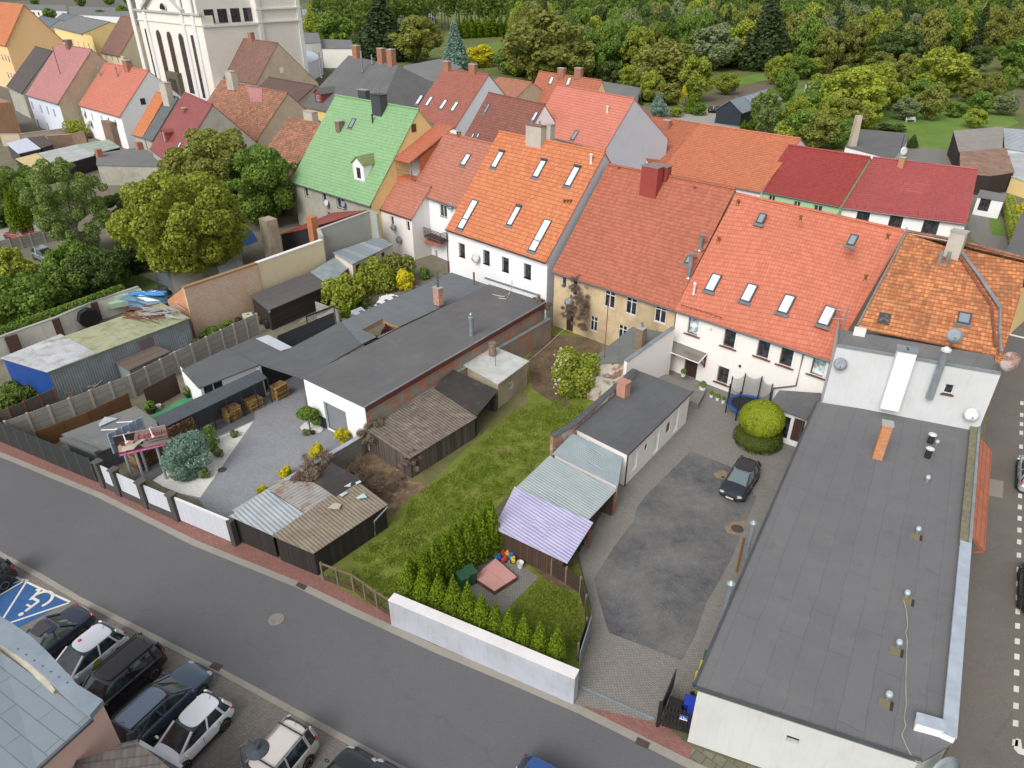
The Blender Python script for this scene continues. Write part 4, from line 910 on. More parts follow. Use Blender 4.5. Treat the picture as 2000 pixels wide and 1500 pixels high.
balcony(R, wp.at(800, 488), wp.at(838, 500), wp.at(806, 492).z - .3, 1.5, .9, plain('terracotta_slab', '9c6a50'), M_ZINC, n)
balcony(R, wp.at(838, 497), wp.at(874, 510), wp.at(806, 492).z - .3, 1.5, 1.0, plain('terracotta_slab'), planks('brown_boards', '5c3a30', '4a2c26'), n, True)
a = wp.at(832, 460); b = wp.at(872, 470); MB().slab([a, b, b + n * 1.2 - UP * .35, a + n * 1.2 - UP * .35], .05).build('awning_roof', T_MET, R)
dish(R, wp.at(883, 403), n, .42)
# orange loggia dormer
h = GH; 
def loggia():
    root = thing('loggia_house', 'orange roofed loggia with open balcony beside the yellow gable', 'house', P(790, 430)); R = root
    F = P(789, 349, 8.2); u = RU; n = -RN; w_ = 2.9
    a = F - u * w_ / 2; b = F + u * w_ / 2; f = lambda p, zz, k=0: Vector((p.x, p.y, zz)) - n * k
    org = plaster('orange_render', 'b5643c', '9c5634', .3)
    MB().hexa([f(a, 0), f(b, 0), f(b, 0, 6.5), f(a, 0, 6.5), f(a, 8.2), f(b, 8.2), f(b, 8.2, 6.5), f(a, 8.2, 6.5)]).build('wall', org, root)
    MB().hexa([f(b - u * .15, 8.203, 1.4), f(b, 8.203, 1.4), f(b, 8.203, 6.5), f(b - u * .15, 8.203, 6.5), f(b - u * .15, 10.6, 1.4), f(b, 10.6, 1.4), f(b, 12.8, 6.5), f(b - u * .15, 12.8, 6.5)]).build('side_wall', org, root)
    MB().box((a + b) / 2 - n * 1.9 + UP * 1.13, w_ - .4, .1, 2.25, math.radians(-42.5)).build('back_wall', plaster('pale_blue_wall', 'b7c2c8', 'a5b0b4'), root)
    MB().slab([f(a - u * .15, 10.4, -.25), f(b + u * .15, 10.4, -.25), f(b + u * .15, 13.4, 7.0), f(a - u * .15, 13.4, 7.0)], .15).build('roof', tiles('loggia_tiles', 'd0714f', 'c46544', .4, .24, .4), root)
    for p_ in (a + u * .1, b - u * .1): MB().beam(f(p_, 8.2, .1), f(p_, 10.35, .1), .13).build('post', plain('grey_timber', '77685c'), root)
    MB().beam(f(a, 9.1, .1), f(b, 9.1, .1), .05).beam(f(a, 8.7, .1), f(b, 8.7, .1), .03).build('railing', plain('grey_timber'), root)
loggia()
# ---- second line of houses
h = gable('salmon_roof_house', 'house with tall plain salmon roof and one skylight behind the orange roof', (1036, 257), (1180, 295), (1088, 165), (1242, 193), 8.0, T_SAL2, W_GREY, dr=(5.1, 14.3), D=13, backz=8)
skylight(h['root'], h['roofpl'], 1123, 264, .8, 1.5, M_SKYD); roofvent(h['root'], h['roofpl'], 1186, 219, .8, .12, M_WHITE)
def eL(e1, ze, r0, r1): E = P(*e1, ze); Rr = hitp(*r1, E, RU); return projpx(E - RU * (Rr - hitp(*r0, Rr, RN)).dot(RU))
h = gable('maroon_roof_house', 'maroon tiled house with four skylights side by side and white gable', eL((889, 249), 6.5, (865, 133), (955, 147)), (889, 249), (865, 133), (955, 147), 6.5, T_MAR, W_WHITE, wins=[(848, 248, .9, 1.2), (872, 254, .9, 1.2)])
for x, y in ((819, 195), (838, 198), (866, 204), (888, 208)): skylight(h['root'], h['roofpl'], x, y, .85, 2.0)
for x in (873, 924): c = h['roofpl'].at(x, 136 if x < 900 else 142); chimney(h['root'], (c.x, c.y), 1.5, .8, 12, 15.3, M_CHR)
h = gable('brown_roof_house', 'brown-red tiled house with small skylights in the dip beside the white gable', (905, 268), (1010, 300), (953, 182), (1065, 203), 6.2, tiles('ruddy_tiles', '9c5c4c', '8c4e40', .4, .26, .55), W_WHITE)
for x, y in ((951, 212), (1044, 229)): skylight(h['root'], h['roofpl'], x, y, .7, 1.7, M_SKYP if x > 1000 else M_SKYD)
for x in (924, 934): skylight(h['root'], h['roofpl'], x, 265, .5, .8)
KE = P(1485, 375, 4.1); KR = KE + RN * 10.3 + UP * 5.3
def kpx(x, y): return projpx(KE + RU * (hitp(x, y, KR, RN) - KR).dot(RU))
h = gable('rust_roof_house', 'wide rust tiled house with two small pointed dormers behind the red chimneys', kpx(1242, 222), kpx(1367, 243), (1242, 222), (1367, 243), 4.1, T_K1, W_WHITE, dr=(10.3, 9.4))
c = h['roofpl'].at(1302, 250); chimney(h['root'], (c.x, c.y), 1.1, .8, c.z - .8, c.z + 1.1, brick('tile_hung_chimney', 'b56a52', 'a05a44'))
for x, y in ((1213, 322), (1258, 336)):
    dormer(h['root'], h['roofpl'], x, y, 2.3, .8, 2.2, W_WHITE, T_K1, .6, .5, None, 3.0)
p_ = h['roofpl'].at(1240, 330); mb = MB().tube([p_, p_ + UP * 3.4], .04, 5)
for k in range(5): mb.tube([p_ + UP * (3.3 - k * .12) - RU * .9, p_ + UP * (3.3 - k * .12) + RU * .1], .015, 4)
mb.build('television_aerial', M_DISHW, h['root'])
h = gable('orange_roof_house', 'long house with ribbed orange sheet roof next to the dark red roof', kpx(1367, 243), (1485, 375), (1367, 243), (1560, 269), 4.1, T_K2, W_WHITE, dr=(10.3, 9.4))
h = gable('green_walled_house', 'pale green house with dark red metal roof', (1480, 372), (1640, 403), (1540, 283), (1700, 306), 4.0, T_DR, W_GRN, dr=(7.6, 8.75), wins=[(1507, 388, .9, .8), (1556, 400, .9, .9), (1597, 408, 1.1, .9)], oh=.2)
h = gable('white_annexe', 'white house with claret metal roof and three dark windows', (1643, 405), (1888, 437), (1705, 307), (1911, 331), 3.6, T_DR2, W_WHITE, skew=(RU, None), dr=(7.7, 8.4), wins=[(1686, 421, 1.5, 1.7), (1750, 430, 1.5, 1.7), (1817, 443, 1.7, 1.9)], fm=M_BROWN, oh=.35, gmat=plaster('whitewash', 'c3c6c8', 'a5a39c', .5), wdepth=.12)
c = h['roofpl'].at(1760, 322); chimney(h['root'], (c.x, c.y), .7, .6, c.z - .5, c.z + .9, brick('orange_chimney', 'c98a62', 'b87a55'))
for k in range(14): a = h['roofpl'].at(1655 + k * 17.3, 401 + k * 2.35); MB().beam(a, a + UP * .2, .05).build('snow_guard', T_DR2, h['root'])
# low houses at the far end of the row
h = gable('tiled_house', 'orange tiled house with chimneys and two skylights far behind the salmon roof', (1030, 195), (1150, 218), (1066, 141), (1162, 155), 5.5, tiles('far_orange_tiles', 'c4704e', 'b86444', .4, .26, .45), W_PALEY)
for x in (1097, 1130): c = h['roofpl'].at(x, 148); chimney(h['root'], (c.x, c.y), 1.6, .9, c.z - .6, c.z + 1.4, M_CHR)
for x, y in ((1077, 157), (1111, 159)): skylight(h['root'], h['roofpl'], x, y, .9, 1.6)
h = gable('tiled_house', 'low pale orange tiled house left of the far chimneys', (925, 197), (990, 209), (958, 155), (1045, 167), 5.5, tiles('pale_orange_tiles', 'bd7b5c', 'a96a4c', .4, .26, .45), W_BEI, dr=(7, 9.5))
shed('outbuilding', 'low grey roofed outbuilding at the garden edge behind the tiled houses', [(1165, 177, 2.6), (1240, 192, 2.6), (1256, 172, 3.2), (1168, 157, 3.2)], F_GREY, M_WHITE)
# ---- left group of the old town
h = gable('brick_roof_house', 'big house with mottled brown tiles and a bare beige gable above the trees', (375, 240), (500, 275), (438, 163), (548, 179), 5.5, T_OLD2, W_BEI, dr=(7.0, 12), style='1')
c = h['roofpl'].at(456, 172); chimney(h['root'], (c.x, c.y), 2.2, 1.1, 11, 14.0, M_CHW)
MB().slab([h['roofpl'].at(x, y) + UP * .08 for x, y in ((483, 170), (512, 174), (512, 200), (489, 198))], .06).build('sheet_patch', T_PINK, h['root'])
h = gable('orange_roof_house', 'orange tiled house half hidden between the walnut tree and green roof', (490, 332), (562, 350), (558, 232), (640, 243), 5.0, T_OLD2, W_DIRTY, dr=(7.5, 11))
c = h['roofpl'].at(607, 228); chimney(h['root'], (c.x, c.y), 2.2, 1.0, 8, 12.2, M_CHW)
h = gable('red_roof_house', 'house with dull red metal roof and a lean-to dormer', (292, 290), (340, 325), (353, 186), (412, 196), 4.5, T_RED, W_DIRTY, dr=(7.2, 12.4))
dormer(h['root'], h['roofpl'], 322, 276, 2.8, 1.6, 1.75, T_RED, T_RED, .9, 1.2, M_FRAME, 4); skylight(h['root'], h['roofpl'], 349, 287, .9, 1.6); c = h['roofpl'].at(361, 218); chimney(h['root'], (c.x, c.y), .8, .6, c.z - .8, c.z + .5, T_OLD2)
h = gable('small_tiled_house', 'narrow house with half orange and half grey tiles', (257, 262), (278, 268), (307, 181), (330, 185), 5.5, T_SO, W_DIRTY, dr=(5.7, 11.5))
h2 = gable('small_tiled_house', 'narrow slate-grey tiled house beside the red metal roof', (279, 268), (297, 275), (331, 185), (352, 190), 5.5, T_GREY, W_DIRTY, dr=(5.7, 11.5))
c = h2['roofpl'].at(330, 200); chimney(h2['root'], (c.x, c.y), 2.2, 1, 9, 13.6, M_CHW)
h = gable('white_house', 'white gabled house with light red roof and a brick chimney', (152, 205), (233, 228), (207, 120), (288, 140), 6.0, tiles('light_red_tiles', 'd77a62', 'cc6e58', .45, .26, .35), W_WHITE, wins=[(180, 228, .7, 1.2), (199, 232, .7, 1.2), (226, 240, .8, 1.2)])
R = h['root']; rp = h['roofpl']; c = rp.at(251, 135); chimney(R, (c.x, c.y), 1.9, 1.1, 11, 14.4, M_CHR, pots=2)
for x, y in ((197, 150), (230, 150)): roofvent(R, rp, x, y, 1.8, .13, M_ZINC)
dish(R, h['wallpl'].at(166, 222), h['n'], .7, M_DISHW); dish(R, h['wallpl'].at(179, 242), h['n'], .6); downpipe(R, h['wallpl'], 212, 230, 222, 275, M_ZINC, .12)
p_ = h['gpl'].at(279, 198); MB().box(p_, .9, .1, 1.1, math.atan2(-h['n'].y, -h['n'].x)).build('window', M_DARK, R)
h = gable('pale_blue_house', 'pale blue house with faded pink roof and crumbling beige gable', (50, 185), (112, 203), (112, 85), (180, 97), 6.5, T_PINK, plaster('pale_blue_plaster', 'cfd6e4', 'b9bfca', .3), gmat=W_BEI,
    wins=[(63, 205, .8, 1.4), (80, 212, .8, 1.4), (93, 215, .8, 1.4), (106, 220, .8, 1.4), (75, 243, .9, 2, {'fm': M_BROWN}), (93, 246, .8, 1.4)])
c = h['roofpl'].at(136, 92); chimney(h['root'], (c.x, c.y), 1.7, 1.0, 13.5, 16.8, M_CHO)
p_ = h['roofpl'].at(118, 145); MB().tube([p_, p_ + UP * 5], .06, 5).build('mast', M_DARK, h['root'])
gable('dark_roof_house', 'house with sagging dark felt roof and an orange chimney', (12, 168), (42, 182), (68, 86), (105, 97), 5.5, felt('black_felt', '4f4746', '403a3a', 1.2, 6, 90, .3), W_DIRTY, dr=(8.5, 13.5))
h = gable('orange_roof_house', 'little orange roofed house against the tall apricot building', (2, 115), (33, 125), (33, 82), (66, 88), 6.5, T_SO, W_PALEY, dr=(5, 10.5))
h = gable('beige_house', 'cream house with plain brown tiled roof in front of the church', (195, 102), (233, 110), (235, 33), (268, 36), 7.5, T_OLD3, plaster('cream_wall', 'd0c4a4', 'a89c84', .5), dr=(8.5, 16.9), wins=[(207, 108, .9, 1.6), (219, 112, .9, 1.6), (230, 116, .9, 1.6), (242, 118, .9, 1.6)])
h = gable('yellow_house', 'yellow plastered house with low grey felt roof and attic windows', (103, 52), (160, 66), (158, 33), (212, 42), 11.5, F_GREY, W_YEL, gmat=W_YEL, dr=(9, 14.5), wins=[(135, 60, .9, .7), (148, 63, .9, .7), (163, 66, .9, .7), (178, 69, .9, .7), (143, 82, 1, 1.8), (153, 85, 1, 1.8), (164, 88, 1, 1.8), (174, 91, 1, 1.8), (184, 95, 1, 1.8)], wdepth=.1)
gable('slate_house', 'blue-grey slated house with a pale pediment left of the yellow house', (92, 48), (130, 56), (128, 22), (165, 30), 9, tiles('blue_slates', '6f7a84', '626c76', .5, .4, .4), plaster('pale_grey_wall', 'b5bcbc', '9aa09e', .4), dr=(7, 13))
gable('slate_house', 'blue-grey roofed house behind the apricot building', (46, 55), (82, 64), (80, 30), (118, 38), 9, tiles('blue_slates'), plaster('pale_grey_wall'), dr=(7, 13))
h = gable('church_side_house', 'white house with patched brown tile roof beside the church entrance', (375, 140), (500, 165), (415, 67), (537, 84), 6.0, T_OLD3, W_WHITE, gmat=W_BEI, dr=(7.2, 14.4), D=17, backz=4.5, wins=[(388, 152, .9, 1.7), (403, 155, .9, 1.7), (419, 158, .9, 1.7), (394, 180, .9, 1.7), (410, 183, .9, 1.7)])
c = h['roofpl'].at(492, 78); chimney(h['root'], (c.x, c.y), 1.5, 1, 13.5, 16, M_CHR); p_ = h['gpl'].at(550, 137); MB().box(p_, .9, .15, 1.2, math.atan2(-h['n'].y, -h['n'].x)).build('window', M_FRAME, h['root'])
gable('brown_roof_house', 'low house with dark brown roof below the beige gable', (465, 203), (553, 224), (522, 151), (612, 168), 5, felt('brown_felt', '5c4642', '523e3a', 1.2, 6, 90, .2), W_BEI, dr=(8, 9.5))
# tall apricot building at the left edge
def apricot():
    root = thing('apricot_house', 'tall apricot building cut by the left edge', 'house', P(-10, 190)); a = P(-60, 140, 6); b = P(25, 148, 6); u = (b - a).normalized()
    c0 = P(73, 82, 8); c0.z = 0; u = RU; n = -RN; A = P(30, 142, 5); A.z = 0
    fr = A; mb = MB(); f = lambda x, y, z: fr + RU * x + RN * y + UP * z
    for w4 in ([f(0, 0, 0), f(0, 14, 0), f(0, 14, 12), f(0, 7, 21), f(0, 0, 12)], [f(-22, 0, 0), f(0, 0, 0), f(0, 0, 12), f(-22, 0, 12)], [f(0, 14, 0), f(-22, 14, 0), f(-22, 14, 12), f(0, 14, 12)], [f(-22, 14, 0), f(-22, 0, 0), f(-22, 0, 12), f(-22, 7, 21), f(-22, 14, 12)]): mb.poly(w4)
    mb.build('wall', W_PALEY, root)
    MB().hexa([f(-22, -.4, 11.5), f(.3, -.4, 11.5), f(.3, 7, 21), f(-22, 7, 21), f(-22, -.4, 11.7), f(.3, -.4, 11.7), f(.3, 7, 21.2), f(-22, 7, 21.2)]).hexa([f(-22, 7, 21), f(.3, 7, 21), f(.3, 14.4, 11.5), f(-22, 14.4, 11.5), f(-22, 7, 21.2), f(.3, 7, 21.2), f(.3, 14.4, 11.7), f(-22, 14.4, 11.7)]).build('roof', T_SO, root)
    for z in (3, 7.5):
        for x in (-1.6, -4.2, -7): window(root, f(-22, 0, 0), u, n, (22 + x - .5, 22 + x + .5, z, z + 1.7), -.02, '4', M_FRAME)
apricot()
# hipped dark grey roof
def hipped(name, label, base, ridge, ze, roof, wall, wl=()):
    b = Ps(base, ze); root = thing(name, label, 'house', sum(b, Vector()) / 4 - UP * ze)
    a, c_ = ridge; U = (b[1] - b[0]).normalized(); n = Vector((U.y, -U.x, 0)); m = (b[0] + b[3]) / 2
    r0 = hitp(*a, m, n); r1 = hitp(*c_, m, n)
    mb = MB()
    for q_ in ([b[0], b[1], r1, r0], [b[1], b[2], r1], [b[2], b[3], r0, r1], [b[3], b[0], r0]): mb.poly(q_)
    mb.poly(b[::-1]); mb.build('roof', roof, root)
    wm = MB(); i = [lerp(p, (b[0] + b[2]) / 2, .03) for p in b]
    wall_mesh(wm, i[0], i[1], 0, ze - .05); wall_mesh(wm, i[1], i[2], 0, ze - .05); wall_mesh(wm, i[2], i[3], 0, ze - .05); wall_mesh(wm, i[3], i[0], 0, ze - .05); wm.build('wall', wall, root)
    pl = Plane(b[0], U, U.cross((r0 - b[0]).normalized())); return root, pl, Plane(i[0], U, n), r0, r1
e0 = P(587, 208, 6.2); uu_ = RU; e1 = e0 + RU * 23; e2 = e1 + RN * 26; e3 = e0 + RN * 26
def grey_hip():
    root = thing('grey_hipped_house', 'large house with dark grey hipped felt roof and brick chimneys', 'house', e0 - UP * 6.2)
    r0 = hitp(681, 108, (e0 + e3) / 2, -RN); r1 = hitp(778, 128, (e0 + e3) / 2, -RN); mb = MB(); b = [e0, e1, e2, e3]
    for q_ in ([b[0], b[1], r1, r0], [b[1], b[2], r1], [b[2], b[3], r0, r1], [b[3], b[0], r0]): mb.poly(q_)
    mb.build('roof', F_DARK, root); wm = MB()
    i = [lerp(p, (e0 + e2) / 2, .03) for p in b]
    for k in range(4): wall_mesh(wm, i[k], i[(k + 1) % 4], 0, 6.1)
    wm.build('wall', W_YEL, root); pl = Plane(e0, RU, RU.cross((r0 - e0).normalized()))
    for x, y in ((697, 108), (746, 118), (765, 124)): c = hitp(x, y, (e0 + e3) / 2, -RN); chimney(root, (c.x, c.y), 1.5, 1.1, r0.z - 1.5, r0.z + 1.9, M_CHR)
    dormer(root, pl, 622, 200, 2.2, 1.7, 2.5, T_RED, F_DARK, .8, 1, M_FRAME, 4)
    for x, y, hh in ((708, 138, 3.5), (727, 123, 1.5), (628, 150, 4.5)): roofvent(root, pl, x, y, hh, .15, M_ZINC, 'flue', False)
    window(root, i[0], RU, -RN, (2.5, 3.5, 3.3, 5), -.02, '4', M_FRAME); window(root, i[0], RU, -RN, (9, 10, 3.3, 5), -.02, '4', M_FRAME)
grey_hip()
shed('flat_roofed_house', 'house with low grey felt roof and brick chimneys behind the maroon roof', [(770, 150, 8), (860, 160, 8), (902, 130, 8.5), (858, 115, 9), (790, 128, 9)], F_GREY, W_BEI, cat='house')
c = P(828, 132, 9); 
tag(chimney(None, (c.x, c.y), 1.6, 1.2, 8.2, 11.5, M_CHR), 'brick chimney stack standing on the low felt roof', 'chimney') if 0 else None
shed('white_outbuilding', 'white low building with pale sheet roof beside the church', [(568, 140, 5), (628, 112, 5), (600, 95, 5.6), (556, 98, 5.6)], plain('pale_sheet_roof', 'c3c9d2', 'aab0b8'), W_WHITE, cat='house')
shed('cream_annexe', 'cream flat roofed annexe stepping down beside the church', [(590, 85, 8), (627, 82, 8), (622, 64, 8), (592, 64, 8)], F_GREY, W_CREAM, cat='house')
shed('cream_annexe', 'lower grey topped annexe at the church with a parapet', [(628, 95, 6), (690, 95, 6), (686, 78, 6), (626, 76, 6)], F_GREY, W_CREAM, cat='house')
# ---------------------------------------------------------------- church-like hall far left
def church():
    A = P(352, 188); root = thing('church_hall', 'large cream church-like hall with tall arched windows and a pediment', 'church', A); R = root
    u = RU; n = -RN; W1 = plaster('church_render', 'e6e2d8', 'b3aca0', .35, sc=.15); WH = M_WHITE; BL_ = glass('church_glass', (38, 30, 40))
    f = lambda x, z, y=0: A + u * x + UP * z - n * y
    hit = lambda x, y: hitp(x, y, A, n)
    x0, x1 = -15, 20.3; mb = MB()
    wall_mesh(mb, f(x0, 0), f(x1, 0), 0, 19.8); mb.poly([f(x1, 0), f(x1, 0, 27), f(x1, 17.3, 27), f(x1, 17.3)]); mb.poly([f(x1, 17.3), f(x1, 17.3, 3), f(x1, 19.8, 3), f(x1, 19.8)][::1])
    mb.poly([f(x0, 0, 27), f(x0, 0), f(x0, 19.8), f(x0, 19.8, 27)]); mb.poly([f(x1, 0, 27), f(x0, 0, 27), f(x0, 17.3, 27), f(x1, 17.3, 27)])
    mb.build('wall', W1, R)
    MB().prism([f(x0, 0, .3), f(x1 - 2, 0, .3), f(x1 - 2, 0, 26.5), f(x0, 0, 26.5)], 17, 26).build('upper_block', W1, R)
    tw = MB().prism([f(x1 + .02, 0, 14.5), f(x1 + .02, 0, 27), f(x1 - 18, 0, 27), f(x1 - 18, 0, 14.5)], 0, 29).build('tower_block', W1, R)
    for k in (14.6, 26.0): MB().obox(f(x1 + .05, 0, k), u * .35, -n * 1.1, UP * 29).build('pilaster', WH, R)
    for z in (17.6, 20.5): MB().obox(f(x1 + .06, z, 14.4), u * .4, -n * 12.8, UP * .35).build('cornice', W1, R)
    MB().obox(f(x1 - .3, 17.3, .0), u * .6, -n * 14.4, UP * .5).build('parapet', WH, R)
    MB().obox(f(x0 - .3, 19.8, -.5), u * (x1 - x0 + .6), -n * .8, UP * .4).build('cornice', plaster('grey_cornice', 'b4b4b2', '98968f'), R)
    MB().obox(f(x0 - .1, 17.6, -.25), u * (x1 - x0 + .2), -n * .25, UP * .3).build('cornice', W1, R)
    for px, w_ in ((262, 2.0), (286, 1.6), (357, 1.6), (378, 1.6)):
        x = (hit(px, 40) - A).dot(u); MB().obox(f(x - w_ / 2, 0, -.35), u * w_, -n * .35, UP * 26).build('pilaster', WH, R)
    a, b = (hit(281, 22) - A).dot(u), (hit(360, 30) - A).dot(u); m = (a + b) / 2
    mb = MB()
    for s_ in ((a, m), (b, m)): mb.hexa([f(s_[0], 20.2, -.7), f(s_[0], 20.2, .28), f(s_[1], 26.0, .28), f(s_[1], 26.0, -.7), f(s_[0], 20.9, -.7), f(s_[0], 20.9, .28), f(s_[1], 26.8, .28), f(s_[1], 26.8, -.7)])
    mb.build('pediment', plaster('grey_cornice'), R)
    def arch(px, top, bot, w_, name='window', arched=True, frame=True):
        c = hit(px[0], top); x = (c - A).dot(u); zt_ = c.z; zb = bot; r = w_ / 2; k = .25
        def shape(r, zt_, zb, y0, y1):
            pts = [(-r, zb), (r, zb)] + ([(r * math.cos(t), zt_ - r + r * math.sin(t)) for t in [math.pi * q / 10 for q in range(11)]] if arched else [(r, zt_), (-r, zt_)])
            mb = MB(); F = [f(x + p, z, y0) for p, z in pts]; mb.poly(F); m_ = len(pts)
            for i in range(m_): mb.poly([F[i], f(x + pts[i][0], pts[i][1], y1), f(x + pts[(i + 1) % m_][0], pts[(i + 1) % m_][1], y1), F[(i + 1) % m_]])
            return mb
        fr = shape(r + k, zt_ + k, zb, -.1, 0).build(name, WH, R); shape(r, zt_, zb + .01, -.14, -.1).build('pane', BL_, fr)
        mb = MB()
        for q in range(1, 4):
            if w_ > 2: mb.obox(f(x - r + q * w_ / 4 - .05, zb, -.19), u * .1, -n * .04, UP * (zt_ - r - zb + .3))
        for z in np.arange(zb + 1, zt_ - r, 1.3): mb.obox(f(x - r, z, -.19), u * w_, -n * .04, UP * .1)
        mb.build('glazing_bar', plain('bronze_bars', '5e4a3c'), fr)
    arch((308, 0), 58, 2, 2.6); arch((329, 0), 61, 6, 2.6); arch((352, 0), 65, 1.5, 2.6)
    arch((285, 0), 56, 1, 1.5, arched=False); arch((375, 0), 68.5, 1, 1.5, arched=False); arch((316, 0), 6, 21.3, 2.8)
    xd = (hit(347, 165) - A).dot(u); MB().obox(f(xd - 3, 0, -1.2), u * 6.6, -n * 1.2, UP * 6).build('portal', plain('brown_stone_portal', '6a6150', '575042', .6), R)
    MB().obox(f(xd - 1.8, .01, -1.28), u * 4, -n * .08, UP * 4.4).build('door', glass('church_door_glass', (40, 40, 36)), R)
    for k in range(4):
        y = 2 + k * 3.4; MB().obox(f(x1 - 1.99, 18, y), u * .05, -n * 2.4, UP * 3).build('window', BL_, R)
church()
# ---------------------------------------------------------------- flat roofed white shop building, right
cs = [(1354, 1342, 3.9), (1800, 1487, 3.9), (1861, 1452, 3.9), (1911, 832, 3.9), (1595, 785, 3.9)]
fb = shed('flat_roof_building', 'white building with a huge flat grey felt roof full of small vents', cs, F_BIG, plaster('shop_white', 'c6c8c6', 'a09e90', .5), cat='building', inset=.18, th=.16, wdepth=.25,
    ops={0: [(1548, 1445, .5, .35, {'s': '1', 'fm': M_DARK})]}, rotuv=Vector((P(1595, 785, 3.9) - P(1354, 1342, 3.9)).normalized()))
R = fb['root']
E_ = P(1911, 832, 3.9); D_ = P(1861, 1452, 3.9); dv = (E_ - D_).normalized(); nv = Vector((-dv.y, dv.x, 0)); L_ = (E_ - D_).length
k_ = 12.6
MB().obox(D_ - UP * .2, dv * k_, nv * .42, UP * .5).build('parapet', W_WHITE, R); MB().obox(D_ - nv * .05 + UP * .303, dv * k_, nv * .52, UP * .05).build('coping', plain('pale_sheet_coping', 'b5bfcb', 'a1a8b2', 1.5, .45, .2), R)
MB().obox(D_ + dv * (k_ + .003) - UP * .2, dv * (L_ - k_), nv * .5, UP * .5).build('parapet', brick('mossy_parapet', '77736a', '6a655c', '55524a', .5, .5, .02, .95, .6, '8a8450', 1.2), R)
MB().obox(D_ + dv * (k_ + .003) - nv * .04 + UP * .303, dv * (L_ - k_), nv * .14, UP * .1).build('coping', M_ZINC, R)
c0 = D_ + nv * .42 - UP * .2; MB().obox(c0 + dv * .02, nv * .95 - dv * .2, dv * .5, UP * .62).build('parapet_end', W_WHITE, R); MB().obox(c0 + dv * 0 + UP * .623 - nv * .05, nv * 1.05 - dv * .2, dv * .55, UP * .05).build('coping', plain('pale_sheet_coping'), R)
for a, b in ((cs[0], cs[1]), (cs[4], cs[0])): a = P(*a); b = P(*b); MB().beam(a + UP * .02, b + UP * .02, .12, .1).build('roof_edge', plain('roof_edge_dark', '4a4c50'), R)
zr = 3.9
for x, y, hh, r, m in ((1816, 865, .62, .19, M_CHO), (1811, 893, .62, .19, M_CHO)):
    c = P(x, y, zr); o = MB().lathe(c, [(r, 0), (r, hh)], 10).build('vent_pipe', plain('black_vent', '2e2826'), R); MB().lathe(c + UP * hh, [(r * 1.3, 0), (r * 1.3, .05), (.02, .14)], 12).build('vent_cap', M_DISHW, o)
for x, y, r in ((1828, 871, .1), (1810, 941, .11), (1791, 1042, .11), (1769, 1167, .11), (1753, 1264, .11), (1733, 1366, .115)):
    c = P(x, y, zr); o = MB().lathe(c, [(r * .7, 0), (r * .7, .28)], 10).build('vent_pipe', M_ZINC, R); MB().lathe(c + UP * .26, [(r * 1.2, 0), (r * 1.25, .1), (r * .9, .18), (.02, .2)], 14).build('vent_cap', paint('galvanised_cap', 'b9c6cc', .3, .3), o)
for x, y in ((1789, 1048), (1772, 1174), (1750, 1272), (1729, 1374)):
    c = P(x, y, zr); MB().obox(c - dv * .25 + nv * .25, dv * .45, -nv * .42, UP * .03).build('vent_patch', plain('stained_felt_patch', '6e6a5e', '7d6f4a', 5), R); MB().obox(c - dv * .25 - nv * .19, dv * .45, -nv * .1, UP * .045).build('vent_strip', plain('dark_brown_strip', '3a2c28'), R)
cb = [P(1765, 1172, 3.95)] + [P(x, y, 3.93) for x, y in ((1770, 1190), (1773, 1222), (1769, 1235), (1772, 1250), (1770, 1300), (1769, 1340), (1770, 1375), (1766, 1400), (1769, 1418), (1761, 1435), (1769, 1455), (1778, 1472), (1790, 1487), (1799, 1489))]
tag(MB().tube(cb, .022, 5).build('cable', plain('pale_cable', 'a8a690', rough=.6)), 'long pale cable snaking over the flat roof', 'cable')
c = P(1714, 890, zr); hd = wpl.o if 0 else None
o = MB().tube([c, Vector((c.x, c.y, 0)) + UP * 0 + UP * 3.91], .1).v and None
cc_ = P(1713, 893, zr); tag(chimney(R, (cc_.x, cc_.y), .55, .55, zr, zr + 2.45, brick('orange_brick_stack', 'd59a70', 'bd7f58', 'a86a4a', .25, .08, .01), math.radians(-23)), None)
dk_ = P(1736, 846, 6.4)
for sx, sy, r in ((1852, 1270, 0),): pass
dish(R, P(1830, 1500, 3.2), Vector((.3, -1, 0)).normalized(), .75, M_DISH)
aw = thing('tiled_awning', 'red tiled pent roof over the street side of the flat building', 'awning', P(1905, 1000, 2))
a = P(1915, 846, 3.95); b = P(1897, 1034, 3.95); n_ = -nv
MB().slab([a + n_ * .1 - UP * .3, b + n_ * .1 - UP * .3, b + n_ * .95 - UP * 1.05, a + n_ * .95 - UP * 1.05], .06).build('roof', T_K1, aw); MB().beam(b + n_ * .15 - UP * .45, b + n_ * .9 - UP * 1.2, .08).beam(b - UP * 1.6 + n_ * .06, b + n_ * .8 - UP * 1.2, .08).build('bracket', plain('orange_timber', 'a8562f'), aw)
# pipes and boxes along the left wall of the flat roof
for x, y, hh, m, lab in ((1474, 1050, 1.3, M_ZINC, 'zinc flue pipe with cap rising by the edge of the flat roof'), (1433, 1160, 1.0, M_ZINC, 'thick short zinc flue nearer the gate on the flat roof edge')):
    t = P(x, y, 3.9) ; tag(MB().tube([Vector((t.x - .25, t.y, 2.2)), Vector((t.x - .25, t.y, 3.9 + hh - .4))], .14, 10).lathe(Vector((t.x - .25, t.y, 3.5 + hh)), [(.22, 0), (.22, .15), (.04, .3)], 10).build('flue', m), lab, 'flue')
t = P(1462, 1065, 3.9); tag(MB().tube([Vector((t.x - .3, t.y, 2.0)), Vector((t.x - .3, t.y, 4.4))], .07, 8).build('flue', M_COPPER), 'thin copper coloured pipe beside the zinc flue', 'flue')

